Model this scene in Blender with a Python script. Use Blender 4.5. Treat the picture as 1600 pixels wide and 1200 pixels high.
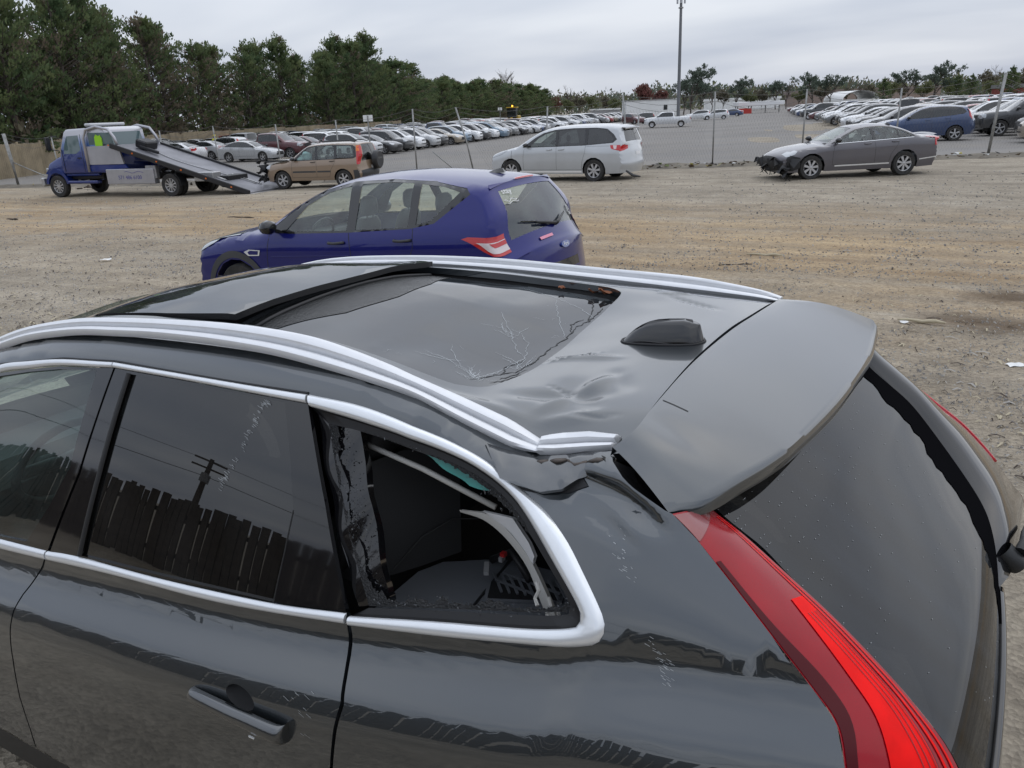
import bpy, bmesh, math, random, bisect
import numpy as np
from mathutils import Vector, Matrix, geometry, noise

random.seed(7)
rng = np.random.default_rng(7)
for _o in list(bpy.data.objects):
    bpy.data.objects.remove(_o)
scene = bpy.context.scene
COL = scene.collection

# ------------------------------------------------------------------ camera
CAM = Vector((.215, 1.885, 2.16))
YAW, PITCH, ROLL, FPX = math.radians(30.25), math.radians(18.95), math.radians(2.43), 1237.0
_d = Vector((math.sin(YAW)*math.cos(PITCH), -math.cos(YAW)*math.cos(PITCH), -math.sin(PITCH)))
_r0 = _d.cross(Vector((0, 0, 1))).normalized()
_u0 = _r0.cross(_d)
_r = _r0*math.cos(ROLL) - _u0*math.sin(ROLL)
_u = _u0*math.cos(ROLL) + _r0*math.sin(ROLL)
cd = bpy.data.cameras.new('camera')
cam = bpy.data.objects.new('camera', cd)
COL.objects.link(cam)
cam.matrix_world = Matrix((( _r.x, _u.x, -_d.x, CAM.x), (_r.y, _u.y, -_d.y, CAM.y), (_r.z, _u.z, -_d.z, CAM.z), (0, 0, 0, 1)))
cd.sensor_fit = 'HORIZONTAL'
cd.sensor_width = 36
cd.lens = 36*FPX/1600
cd.clip_start = .05
cd.clip_end = 3000
scene.camera = cam

# ------------------------------------------------------------------ sky, sun, exposure
SUN_EL, SUN_ROT = math.radians(52), math.radians(200)
w = bpy.data.worlds.new('World')
scene.world = w
w.use_nodes = True
nt = w.node_tree
nt.nodes.clear()
def N(tree, typ, **k):
    n = tree.nodes.new(typ)
    for a, b in k.items():
        if a.startswith('i_'):
            n.inputs[int(a[2:])].default_value = b
        else:
            setattr(n, a, b)
    return n
sky = N(nt, 'ShaderNodeTexSky', sky_type='NISHITA', sun_disc=False, sun_elevation=SUN_EL, sun_rotation=SUN_ROT, air_density=1.2, dust_density=2.5)
geo = N(nt, 'ShaderNodeTexCoord')
sep = N(nt, 'ShaderNodeSeparateXYZ')
nt.links.new(geo.outputs['Generated'], sep.inputs[0])
zc = N(nt, 'ShaderNodeMath', operation='MAXIMUM', i_1=.0); nt.links.new(sep.outputs[2], zc.inputs[0])
za = N(nt, 'ShaderNodeMath', operation='ADD', i_1=.16); nt.links.new(zc.outputs[0], za.inputs[0])
dx = N(nt, 'ShaderNodeMath', operation='DIVIDE'); nt.links.new(sep.outputs[0], dx.inputs[0]); nt.links.new(za.outputs[0], dx.inputs[1])
dy = N(nt, 'ShaderNodeMath', operation='DIVIDE'); nt.links.new(sep.outputs[1], dy.inputs[0]); nt.links.new(za.outputs[0], dy.inputs[1])
cb = N(nt, 'ShaderNodeCombineXYZ'); nt.links.new(dx.outputs[0], cb.inputs[0]); nt.links.new(dy.outputs[0], cb.inputs[1])
mp = N(nt, 'ShaderNodeMapping'); mp.inputs['Scale'].default_value = (.40, .62, 1); mp.inputs['Rotation'].default_value = (0, 0, .5)
nt.links.new(cb.outputs[0], mp.inputs[0])
n1 = N(nt, 'ShaderNodeTexNoise'); n1.inputs['Scale'].default_value = 1.5; n1.inputs['Detail'].default_value = 4; n1.inputs['Roughness'].default_value = .42; n1.inputs['Distortion'].default_value = .25
nt.links.new(mp.outputs[0], n1.inputs['Vector'])
cr = N(nt, 'ShaderNodeValToRGB')
cr.color_ramp.elements[0].position = .30; cr.color_ramp.elements[0].color = (4.7, 5.3, 6.6, 1)
cr.color_ramp.elements[1].position = .68; cr.color_ramp.elements[1].color = (7.9, 8.3, 9.1, 1)
nt.links.new(n1.outputs['Fac'], cr.inputs[0])
el = N(nt, 'ShaderNodeValToRGB')      # an overcast sky brightens towards the zenith
el.color_ramp.elements[0].position = 0; el.color_ramp.elements[0].color = (.88, .88, .88, 1)
el.color_ramp.elements[1].position = .9; el.color_ramp.elements[1].color = (1.45, 1.45, 1.43, 1)
nt.links.new(zc.outputs[0], el.inputs[0])
mu = N(nt, 'ShaderNodeMix', data_type='RGBA', blend_type='MULTIPLY'); mu.inputs[0].default_value = 1
nt.links.new(cr.outputs[0], mu.inputs[6]); nt.links.new(el.outputs[0], mu.inputs[7])
mx = N(nt, 'ShaderNodeMix', data_type='RGBA'); mx.inputs[0].default_value = .9
nt.links.new(sky.outputs[0], mx.inputs[6]); nt.links.new(mu.outputs[2], mx.inputs[7])
bg = N(nt, 'ShaderNodeBackground'); bg.inputs['Strength'].default_value = .1
nt.links.new(mx.outputs[2], bg.inputs[0])
wo = N(nt, 'ShaderNodeOutputWorld'); nt.links.new(bg.outputs[0], wo.inputs[0])

sd = bpy.data.lights.new('sun', 'SUN')
sd.energy = .6
sd.angle = math.radians(130)
sd.color = (1, .97, .93)
so = bpy.data.objects.new('sun', sd)
COL.objects.link(so)
so.rotation_euler = (math.pi/2 - SUN_EL, 0, math.radians(-20))

vs = scene.view_settings
vs.view_transform = 'Standard'
vs.look = 'None'
vs.exposure = .12
vs.gamma = 1
vs.use_curve_mapping = False
scene.cycles.use_denoising = True
scene.cycles.max_bounces = 8
scene.cycles.transparent_max_bounces = 24
scene.cycles.caustics_reflective = False
scene.cycles.caustics_refractive = False
scene.cycles.sample_clamp_indirect = 6

# ------------------------------------------------------------------ materials
MATS = {}
def mat(name, base=(.5, .5, .5), rough=.5, metal=0, coat=0, bump=None, var=None, spec=.5, coatr=.03, emit=None, objcol=False, dirt=None, coation=1.5):
    """principled material; var=(scale, amount) mottles the colour, bump=(scale, strength, distance)"""
    if name in MATS:
        return MATS[name]
    m = bpy.data.materials.new(name)
    m.use_nodes = True
    t = m.node_tree
    b = t.nodes['Principled BSDF']
    b.inputs['Base Color'].default_value = (*base, 1)
    b.inputs['Roughness'].default_value = rough
    b.inputs['Metallic'].default_value = metal
    b.inputs['Coat Weight'].default_value = coat
    b.inputs['Coat Roughness'].default_value = coatr
    b.inputs['Coat IOR'].default_value = coation
    b.inputs['Specular IOR Level'].default_value = spec
    if emit:
        b.inputs['Emission Color'].default_value = (*emit[0], 1)
        b.inputs['Emission Strength'].default_value = emit[1]
    tc = N(t, 'ShaderNodeTexCoord')
    colsock = None
    if objcol:
        oi = N(t, 'ShaderNodeObjectInfo')
        colsock = oi.outputs['Color']
    if var:
        nz = N(t, 'ShaderNodeTexNoise'); nz.inputs['Scale'].default_value = var[0]; nz.inputs['Detail'].default_value = 6
        t.links.new(tc.outputs['Object'], nz.inputs['Vector'])
        r = N(t, 'ShaderNodeValToRGB')
        a = var[1]
        r.color_ramp.elements[0].position = .3; r.color_ramp.elements[0].color = (1-a, 1-a, 1-a, 1)
        r.color_ramp.elements[1].position = .7; r.color_ramp.elements[1].color = (1+a, 1+a, 1+a, 1)
        t.links.new(nz.outputs['Fac'], r.inputs[0])
        mm = N(t, 'ShaderNodeMix', data_type='RGBA', blend_type='MULTIPLY'); mm.inputs[0].default_value = 1
        mm.inputs[6].default_value = (*base, 1)
        if colsock: t.links.new(colsock, mm.inputs[6])
        t.links.new(r.outputs[0], mm.inputs[7])
        colsock = mm.outputs[2]
    if dirt:      # (scale, amount, colour): dust lying in patches
        nz = N(t, 'ShaderNodeTexNoise'); nz.inputs['Scale'].default_value = dirt[0]; nz.inputs['Detail'].default_value = 8; nz.inputs['Roughness'].default_value = .65
        t.links.new(tc.outputs['Object'], nz.inputs['Vector'])
        mr = N(t, 'ShaderNodeMapRange'); mr.inputs[1].default_value = .4; mr.inputs[2].default_value = .75; mr.inputs[4].default_value = dirt[1]
        t.links.new(nz.outputs['Fac'], mr.inputs[0])
        mm = N(t, 'ShaderNodeMix', data_type='RGBA')
        mm.inputs[6].default_value = (*base, 1); mm.inputs[7].default_value = (*dirt[2], 1)
        if colsock: t.links.new(colsock, mm.inputs[6])
        t.links.new(mr.outputs[0], mm.inputs[0])
        colsock = mm.outputs[2]
        rr = N(t, 'ShaderNodeMapRange'); rr.inputs[3].default_value = rough; rr.inputs[4].default_value = min(1, rough+.5)
        t.links.new(mr.outputs[0], rr.inputs[0]); t.links.new(rr.outputs[0], b.inputs['Roughness'])
        if coat:
            cw = N(t, 'ShaderNodeMapRange'); cw.inputs[3].default_value = coatr; cw.inputs[4].default_value = coatr+.25
            t.links.new(mr.outputs[0], cw.inputs[0]); t.links.new(cw.outputs[0], b.inputs['Coat Roughness'])
    if colsock:
        t.links.new(colsock, b.inputs['Base Color'])
    if bump:
        nz = N(t, 'ShaderNodeTexNoise'); nz.inputs['Scale'].default_value = bump[0]; nz.inputs['Detail'].default_value = 5
        t.links.new(tc.outputs['Object'], nz.inputs['Vector'])
        bp = N(t, 'ShaderNodeBump'); bp.inputs['Strength'].default_value = bump[1]; bp.inputs['Distance'].default_value = bump[2]
        t.links.new(nz.outputs['Fac'], bp.inputs['Height'])
        t.links.new(bp.outputs[0], b.inputs['Normal'])
    MATS[name] = m
    return m

def glass(name, tint, refl=1.0, rough=.0, dirt=.0, ior=1.8, dust_sheen_col=(.3, .3, .3), stretch=None):
    """thin window pane: fresnel mirror over a tinted see-through sheet, a layer of dust or painted sheen"""
    if name in MATS:
        return MATS[name]
    m = bpy.data.materials.new(name); m.use_nodes = True
    t = m.node_tree; t.nodes.clear()
    tr = N(t, 'ShaderNodeBsdfTransparent'); tr.inputs[0].default_value = (*tint, 1)
    gl = N(t, 'ShaderNodeBsdfGlossy'); gl.inputs['Roughness'].default_value = rough; gl.inputs[0].default_value = (refl, refl, refl, 1)
    fr = N(t, 'ShaderNodeFresnel')
    gi = N(t, 'ShaderNodeNewGeometry'); im = N(t, 'ShaderNodeMix', data_type='FLOAT'); im.inputs[2].default_value = ior; im.inputs[3].default_value = 1/ior
    t.links.new(gi.outputs['Backfacing'], im.inputs[0]); t.links.new(im.outputs[0], fr.inputs[0])
    ms = N(t, 'ShaderNodeMixShader')
    t.links.new(fr.outputs[0], ms.inputs[0]); t.links.new(tr.outputs[0], ms.inputs[1]); t.links.new(gl.outputs[0], ms.inputs[2])
    out = N(t, 'ShaderNodeOutputMaterial')
    last = ms
    if dirt:  # diffuse layer
        df = N(t, 'ShaderNodeBsdfDiffuse'); df.inputs[0].default_value = (*dust_sheen_col, 1)
        tc = N(t, 'ShaderNodeTexCoord'); nz = N(t, 'ShaderNodeTexNoise'); nz.inputs['Scale'].default_value = 4; nz.inputs['Detail'].default_value = 8
        t.links.new(tc.outputs['Object'], nz.inputs['Vector'])
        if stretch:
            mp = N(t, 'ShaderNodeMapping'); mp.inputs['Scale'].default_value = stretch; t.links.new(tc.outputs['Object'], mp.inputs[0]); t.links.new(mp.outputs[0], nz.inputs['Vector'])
        mr = N(t, 'ShaderNodeMapRange'); mr.inputs[1].default_value = .35; mr.inputs[2].default_value = .8; mr.inputs[4].default_value = dirt
        t.links.new(nz.outputs['Fac'], mr.inputs[0])
        m2 = N(t, 'ShaderNodeMixShader')
        t.links.new(mr.outputs[0], m2.inputs[0]); t.links.new(ms.outputs[0], m2.inputs[1]); t.links.new(df.outputs[0], m2.inputs[2])
        last = m2
    t.links.new(last.outputs[0], out.inputs[0])
    MATS[name] = m
    return m

# ------------------------------------------------------------------ object and mesh helpers
def tag(o, label=None, cat=None, group=None, kind=None):
    if label: o['label'] = label
    if cat: o['category'] = cat
    if group: o['group'] = group
    if kind: o['kind'] = kind
    return o
def empty(name, loc=(0, 0, 0), rz=0, parent=None):
    o = bpy.data.objects.new(name, None)
    COL.objects.link(o)
    o.location = loc
    o.rotation_euler = (0, 0, rz)
    o.empty_display_size = .2
    if parent: o.parent = parent
    return o
def link(name, V, Fc, mats, parent=None, smooth=True, normals=None, mi=None, label=None):
    me = bpy.data.meshes.new(name)
    me.from_pydata([tuple(v) for v in V], [], [tuple(f) for f in Fc])
    for m in (mats if isinstance(mats, (list, tuple)) else [mats]):
        me.materials.append(m)
    if mi is not None:
        me.polygons.foreach_set('material_index', mi)
    me.polygons.foreach_set('use_smooth', [bool(smooth)]*len(me.polygons))
    me.update()
    if normals is not None:
        me.normals_split_custom_set_from_vertices([tuple(n) for n in normals])
    o = bpy.data.objects.new(name, me)
    COL.objects.link(o)
    if parent: o.parent = parent
    if label: o['label'] = label
    return o
class MB:
    """collects simple solids into one mesh"""
    def __init__(s): s.V = []; s.F = []; s.M = []
    def add(s, V, F, m=0):
        b = len(s.V); s.V += [tuple(v) for v in V]; s.F += [tuple(b+i for i in f) for f in F]; s.M += [m]*len(F)
        return s
    def box(s, c, d, rz=0, m=0, R=None, ch=0):
        x, y, z = d[0]/2, d[1]/2, d[2]/2
        if ch:      # chamfered along all edges through an inset octagon-like hull
            k = ch
            P = []
            for sx in (-1, 1):
                for sy in (-1, 1):
                    for sz in (-1, 1):
                        P += [(sx*(x-k), sy*(y-k), sz*z), (sx*(x-k), sy*y, sz*(z-k)), (sx*x, sy*(y-k), sz*(z-k))]
            bm = bmesh.new()
            for p in P: bm.verts.new(p)
            bmesh.ops.convex_hull(bm, input=bm.verts)
            bm.verts.index_update()
            V = [v.co.copy() for v in bm.verts]; F = [[v.index for v in f.verts] for f in bm.faces]
            bm.free()
        else:
            V = [Vector((a, b, g)) for a in (-x, x) for b in (-y, y) for g in (-z, z)]
            F = [(0, 1, 3, 2), (4, 6, 7, 5), (0, 4, 5, 1), (2, 3, 7, 6), (0, 2, 6, 4), (1, 5, 7, 3)]
        Rm = R if R is not None else Matrix.Rotation(rz, 3, 'Z')
        return s.add([Rm @ Vector(v) + Vector(c) for v in V], F, m)
    def tube(s, pts, r, n=6, m=0, cap=True):
        pts = [Vector(p) for p in pts]
        rs = r if isinstance(r, (list, tuple)) else [r]*len(pts)
        V = []; F = []
        up = Vector((0, 0, 1))
        for i, p in enumerate(pts):
            d = (pts[min(i+1, len(pts)-1)] - pts[max(i-1, 0)]).normalized()
            a = d.cross(up)
            if a.length < .05: a = d.cross(Vector((1, 0, 0)))
            a.normalize(); b = a.cross(d)
            for k in range(n):
                t = 2*math.pi*k/n
                V.append(p + (a*math.cos(t) + b*math.sin(t))*rs[i])
        for i in range(len(pts)-1):
            for k in range(n):
                F.append((i*n+k, i*n+(k+1) % n, (i+1)*n+(k+1) % n, (i+1)*n+k))
        if cap:
            F.append(tuple(range(n))[::-1]); F.append(tuple((len(pts)-1)*n+k for k in range(n)))
        return s.add(V, F, m)
    def lathe(s, prof, c, axis='Y', n=24, m=0):
        """prof: (radius, offset along axis)"""
        V = []; F = []
        for r, h in prof:
            for k in range(n):
                t = 2*math.pi*k/n
                a, b = r*math.cos(t), r*math.sin(t)
                V.append(Vector((a, h, b) if axis == 'Y' else (a, b, h) if axis == 'Z' else (h, a, b)) + Vector(c))
        for i in range(len(prof)-1):
            for k in range(n):
                F.append((i*n+k, i*n+(k+1) % n, (i+1)*n+(k+1) % n, (i+1)*n+k))
        return s.add(V, F, m)
    def loft(s, rows, m=0, closed=False):
        n = len(rows[0]); V = [p for r in rows for p in r]; F = []
        for i in range(len(rows)-1):
            for k in range(n if closed else n-1):
                F.append((i*n+k, i*n+(k+1) % n, (i+1)*n+(k+1) % n, (i+1)*n+k))
        return s.add(V, F, m)
    def prism(s, poly, h, axis='Z', c=(0, 0, 0), m=0):
        n = len(poly); V = []
        for t in (0, 1):
            for a, b in poly:
                V.append({'Z': (a, b, h[t]), 'Y': (a, h[t], b), 'X': (h[t], a, b)}[axis])
        F = [tuple(range(n))[::-1], tuple(range(n, 2*n))] + [(i, (i+1) % n, n+(i+1) % n, n+i) for i in range(n)]
        return s.add([Vector(v)+Vector(c) for v in V], F, m)
    def build(s, name, mats, parent=None, smooth=False, label=None):
        me_o = link(name, s.V, s.F, mats, parent, smooth, mi=s.M, label=label)
        return me_o
def fixn(o, ang=40):
    """make face normals consistent, smooth with sharp edges kept"""
    bm = bmesh.new(); bm.from_mesh(o.data)
    bmesh.ops.recalc_face_normals(bm, faces=bm.faces)
    for e in bm.edges:
        if len(e.link_faces) == 2 and e.calc_face_angle(0) > math.radians(ang): e.smooth = False
    for f in bm.faces: f.smooth = True
    bm.to_mesh(o.data); bm.free()
    return o

def resample(P, step=None, n=None, closed=False):
    P = [np.array(p, float) for p in P]
    if closed: P = P + [P[0]]
    L = [0]
    for a, b in zip(P, P[1:]): L.append(L[-1] + float(np.linalg.norm(b-a)))
    if n is None: n = max(2, int(math.ceil(L[-1]/step))+1)
    out = []
    j = 0
    for i in range(n - (1 if closed else 0)):
        t = L[-1]*i/(n-1)
        while j < len(P)-2 and L[j+1] < t: j += 1
        k = (t-L[j])/max(1e-9, L[j+1]-L[j])
        out.append(P[j]*(1-k)+P[j+1]*k)
    return out
def smoothline(P, n=8, closed=False):
    """Catmull-Rom through the points"""
    P = [np.array(p, float) for p in P]; m = len(P); out = []
    for i in range(m if closed else m-1):
        p1, p2 = P[i], P[(i+1) % m]
        p0 = P[i-1] if (i > 0 or closed) else p1*2-p2
        p3 = P[(i+2) % m] if (i < m-2 or closed) else p2*2-p1
        for k in range(n):
            t = k/n
            out.append(.5*((2*p1)+(p2-p0)*t+(2*p0-5*p1+4*p2-p3)*t*t+(3*p1-p0-3*p2+p3)*t**3))
    if not closed: out.append(P[-1])
    return out
def densify(P, step, closed=True):
    P = [np.array(p, float) for p in P]; out = []
    for i in range(len(P) if closed else len(P)-1):
        a, b = P[i], P[(i+1) % len(P)]
        k = max(1, int(math.ceil(np.linalg.norm(b-a)/step)))
        for j in range(k): out.append(a+(b-a)*j/k)
    if not closed: out.append(P[-1])
    return out
def inpoly(pts, poly):
    x, y = pts[:, 0], pts[:, 1]; c = np.zeros(len(pts), bool); n = len(poly); j = n-1
    for i in range(n):
        xi, yi = poly[i]; xj, yj = poly[j]
        if yi != yj:
            c ^= ((yi > y) != (yj > y)) & (x < (xj-xi)*(y-yi)/(yj-yi)+xi)
        j = i
    return c
def panel(name, outline, lift, mats, parent=None, holes=(), step=.04, rim=.0, flip=False, off=0, dense=(), label=None, rimmat=None, edge=None):
    """sheet cut to an outline in a surface's own (u, v) and laid onto it; rim folds its edges inwards"""
    edge = edge or step*.7
    loops = [densify(outline, edge)] + [densify(h, edge) for h in holes]
    B = [p for l in loops for p in l]
    Ba = np.array(B)
    lo, hi = Ba.min(0), Ba.max(0)
    def grid(lo, hi, st):
        gx = np.arange(lo[0]+st*.5, hi[0], st); gy = np.arange(lo[1]+st*.5, hi[1], st*.87)
        return np.array([(x + (st*.5 if j % 2 else 0), y) for j, y in enumerate(gy) for x in gx]).reshape(-1, 2)
    G = grid(lo, hi, step)
    boxes = []
    for (l2, h2, st2) in dense:
        l2 = np.maximum(np.array(l2), lo); h2 = np.minimum(np.array(h2), hi)
        if (h2 > l2).all():
            ins = ((G > l2) & (G < h2)).all(1) if len(G) else np.zeros(0, bool)
            G = np.vstack([G[~ins], grid(l2, h2, st2)])
    if len(G):
        k = inpoly(G, loops[0])
        for h in loops[1:]: k &= ~inpoly(G, h)
        G = G[k]
    if len(G):
        dm = np.full(len(G), 9.)
        for i in range(0, len(Ba), 400):
            dm = np.minimum(dm, np.sqrt(((G[:, None]-Ba[None, i:i+400])**2).sum(2)).min(1))
        G = G[dm > edge*.45]
    E = []; s = 0
    for l in loops:
        n = len(l); E += [(s+i, s+(i+1) % n) for i in range(n)]; s += n
    pts = [Vector((float(p[0]), float(p[1]))) for p in B] + [Vector((float(p[0]), float(p[1]))) for p in G]
    vc, ec, fc, ov, _, _ = geometry.delaunay_2d_cdt(pts, E, [], 0, 1e-6)
    V2 = np.array([(v.x, v.y) for v in vc])
    cen = np.array([V2[list(f)].mean(0) for f in fc])
    k = inpoly(cen, loops[0])
    for h in loops[1:]: k &= ~inpoly(cen, h)
    F = [tuple(f) for f, q in zip(fc, k) if q]
    h = .002
    P = []; Nn = []
    for u, v in V2:
        p = np.array(lift(u, v)); a = np.array(lift(u+h, v))-np.array(lift(u-h, v)); b = np.array(lift(u, v+h))-np.array(lift(u, v-h))
        n = np.cross(a, b); n /= (np.linalg.norm(n)+1e-12)
        if flip: n = -n
        P.append(p+n*off); Nn.append(n)
    if flip: F = [f[::-1] for f in F]
    mi = [0]*len(F)
    if rim:
        nb = {}
        for f in F:
            for i in range(3):
                e = (f[i], f[(i+1) % 3]); nb[e] = nb.get(e, 0)+1
        bd = [e for e in nb if (e[1], e[0]) not in nb]
        top = {}; low = {}
        for e in bd:
            for q in e:
                if q not in low:
                    top[q] = len(P); P.append(P[q].copy()); Nn.append(None)
                    low[q] = len(P); P.append(P[q]-Nn[q]*rim); Nn.append(None)
        for a, b in bd:
            F.append((top[b], top[a], low[a], low[b])); mi.append(1 if rimmat else 0)
            fn = np.cross(P[top[a]]-P[top[b]], P[low[a]]-P[top[b]]); fn /= (np.linalg.norm(fn)+1e-12)
            for q in (top[a], top[b], low[a], low[b]):
                Nn[q] = fn if Nn[q] is None else Nn[q]+fn
    ms = list(mats) if isinstance(mats, (list, tuple)) else [mats]
    if rimmat: ms.append(rimmat)
    used = sorted({i for f in F for i in f}); mp_ = {q: i for i, q in enumerate(used)}
    F = [tuple(mp_[i] for i in f) for f in F]
    Nv = [Nn[q]/(np.linalg.norm(Nn[q])+1e-12) for q in used]
    return link(name, [P[q] for q in used], F, ms, parent, True, normals=Nv, mi=mi, label=label)
def strip(name, A, B, lift, h, m, parent, n=60, prof=((0, 0), (.12, .75), (.35, 1), (.65, 1), (.88, .75), (1, 0)), flip=False, label=None, base=0):
    """moulding between two lines A and B of a surface, raised by h"""
    A = resample(A, n=n); B = resample(B, n=n); rows = []
    e = .002
    for a, b in zip(A, B):
        c = (a+b)/2
        du = np.array(lift(c[0]+e, c[1]))-np.array(lift(c[0]-e, c[1])); dv = np.array(lift(c[0], c[1]+e))-np.array(lift(c[0], c[1]-e))
        nn = np.cross(du, dv); nn /= np.linalg.norm(nn)
        if flip: nn = -nn
        pa, pb = np.array(lift(*a)), np.array(lift(*b))
        rows.append([pa*(1-t)+pb*t+nn*(h*k+base) for t, k in prof])
    mb = MB(); mb.loft(rows)
    mb.F.append(tuple(range(len(prof)))); mb.F.append(tuple(len(rows)*len(prof)-1-i for i in range(len(prof)))); mb.M += [0, 0]
    return fixn(mb.build(name, m, parent, True, label), 50)
def spl(T):
    xs = [p[0] for p in T]; ys = [p[1] for p in T]; n = len(xs)
    d = [(ys[i+1]-ys[i])/(xs[i+1]-xs[i]) for i in range(n-1)]
    m = [0]*n; m[0] = d[0]; m[-1] = d[-1]
    for i in range(1, n-1):
        if d[i-1]*d[i] <= 0: m[i] = 0
        else:
            h0 = xs[i]-xs[i-1]; h1 = xs[i+1]-xs[i]; w1 = 2*h1+h0; w2 = h1+2*h0
            m[i] = (w1+w2)/(w1/d[i-1]+w2/d[i])
    def f(x):
        if x <= xs[0]: return ys[0]+m[0]*(x-xs[0])
        if x >= xs[-1]: return ys[-1]+m[-1]*(x-xs[-1])
        i = bisect.bisect_right(xs, x)-1; h = xs[i+1]-xs[i]; t = (x-xs[i])/h
        return ys[i]*(1+2*t)*(1-t)**2+m[i]*h*t*(1-t)**2+ys[i+1]*t*t*(3-2*t)+m[i+1]*h*t*t*(t-1)
    return f

# ================================================================== the damaged grey SUV in front
yb=spl([(0,.72),(.3,.755),(.6,.785),(.8,.803),(1.1,.826),(1.5,.845),(2.0,.856),(2.6,.86),(3.4,.855),(4.0,.83),(4.4,.74),(4.63,.5)])
yt=spl([(.2,.585),(.4,.612),(.6,.637),(.9,.652),(1.3,.66),(2.2,.66),(2.7,.652),(3.1,.68),(3.6,.765),(4.0,.79),(4.4,.70),(4.63,.46)])
yr=spl([(.2,.52),(.4,.545),(.7,.565),(1.0,.58),(1.5,.59),(2.2,.59),(2.8,.585),(3.2,.65),(3.6,.74),(4.0,.76),(4.4,.66),(4.63,.42)])
zb=spl([(0,1.345),(.4,1.305),(.7,1.257),(.786,1.225),(.99,1.187),(1.258,1.143),(1.642,1.095),(2.005,1.060),(2.343,1.024),(2.593,.997),(3.0,.97),(3.6,.95),(4.2,.90),(4.63,.80)])
zrF=spl([(.2,1.535),(.4,1.555),(.7,1.592),(1.0,1.605),(1.4,1.620),(1.75,1.632),(2.2,1.62),(2.48,1.595),(2.81,1.528),(2.9,1.503),(3.1,1.395),(3.4,1.20),(3.62,1.075),(3.8,1.045),(4.2,.985),(4.45,.91),(4.63,.78)])
zrN=spl([(.2,1.535),(.4,1.548),(.6,1.552),(.75,1.535),(.883,1.506),(.968,1.516),(1.08,1.551),(1.2,1.592),(1.413,1.622),(1.75,1.632),(2.2,1.62),(2.48,1.595),(2.81,1.528),(2.9,1.503),(3.1,1.395),(3.4,1.20),(3.62,1.075),(3.8,1.045),(4.2,.985),(4.45,.91),(4.63,.78)])
flare=spl([(0,0),(.025,.003),(.06,.02),(.14,.08),(.2,.1),(.28,.105),(.5,.095),(.8,.06),(1.0,0)])
ztop=spl([(0,.085),(.7,.075),(1.0,.06),(1.3,.055),(2.2,.05),(2.8,.045),(4.7,.03)])
def Y(x,z,near=True):
    b=zb(x);r=(zrN if near else zrF)(x)
    t=zrF(x)-ztop(x)
    if near: t=min(t,r-.03)
    B=yb(x);T=yt(x);RR=yr(x)
    if z<=b: return B+flare(b-z)
    if z<=t:
        v=(z-b)/(t-b);return B+(T-B)*v+.022*v*(1-v)*4*.6
    w=(z-t)/(r-t)
    k=(T-B)/(t-b)  # slope continuity
    a=k*(r-t)-.0528*(r-t)/(t-b)
    # hermite from T slope a to RR
    e=RR-T
    if w>1: return RR+(w-1)*2*e
    m1=2.0*e
    a=max(a,-.03)
    return T*(1+2*w)*(1-w)**2+a*w*(1-w)**2+RR*w*w*(3-2*w)+m1*w*w*(w-1)
_ROWS=[-.78,-.34,.17,.5,.75]
_TX=[.45,.70,.85,1.0,1.14,1.4,1.65,1.9,2.2,2.5,2.85]
_TZ=[[1.575,1.597,1.602,1.606,1.609,1.62,1.632,1.636,1.630,1.607,1.535],
[1.58,1.602,1.599,1.590,1.577,1.618,1.655,1.675,1.672,1.640,1.560],
[1.57,1.596,1.585,1.568,1.552,1.603,1.655,1.683,1.682,1.645,1.563],
[1.56,1.585,1.573,1.557,1.545,1.597,1.648,1.673,1.668,1.632,1.553],
[1.55,1.574,1.558,1.546,1.545,1.598,1.636,1.65,1.643,1.615,1.535]]
_cs=[spl(list(zip(_TX,r))) for r in _TZ]
def Top(x,y):
    r=yr(x);t=y/r
    a=zrF(x)-.012;b=zrN(x)-.012
    if x<=2.6: vals=[c(x) for c in _cs]
    else:
        cr=.05 if x<3.5 else .05-.02*min(1,(x-3.5)/.3)
        g=[zrF(x)+cr*(1-q*q)-.012*abs(q) for q in _ROWS]
        k=min(1,(x-2.6)/.25)
        vals=[c(min(x,2.85))*(1-k)+q*k for c,q in zip(_cs,g)] if k<1 else g
    return spl(list(zip([-1]+_ROWS+[1],[a]+vals+[b])))(max(-1.05,min(1.05,t)))

def Yn(x, z):
    """near flank with its dents"""
    y = Y(x, z, True)
    if .45 < x < 1.05 and z > 1.38:      # the long crease in the D pillar
        def groove(ax, az, bx, bz, wd, dep, rise):
            dx, dz = bx-ax, bz-az; L = math.hypot(dx, dz)
            s = ((x-ax)*dx+(z-az)*dz)/L; q = (-(x-ax)*dz+(z-az)*dx)/L
            q += .012*math.sin(math.pi*max(0, min(1, s/L)))
            k = math.exp(-((s-L*.45)/(L*.50))**4); w_ = wd*(1.25-.75*max(0, min(1, s/L)))
            return k*(-dep*math.exp(-(q/w_)**2) + rise*math.exp(-((q+2.1*w_)/w_)**2))
        y += groove(.850, 1.489, .625, 1.449, .024, .033, .012) + groove(.862, 1.455, .665, 1.420, .024, .013, .006)
    if x < .75 and z < 1.4:              # soft hollow beside the lamp
        y += -.006*math.exp(-((x-.52)/.11)**2-((z-1.22)/.08)**2)
    return y
def LN(x, z): return (x, Yn(x, z), z)
def LF(x, z): return (x, -Y(x, z, False), z)
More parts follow.
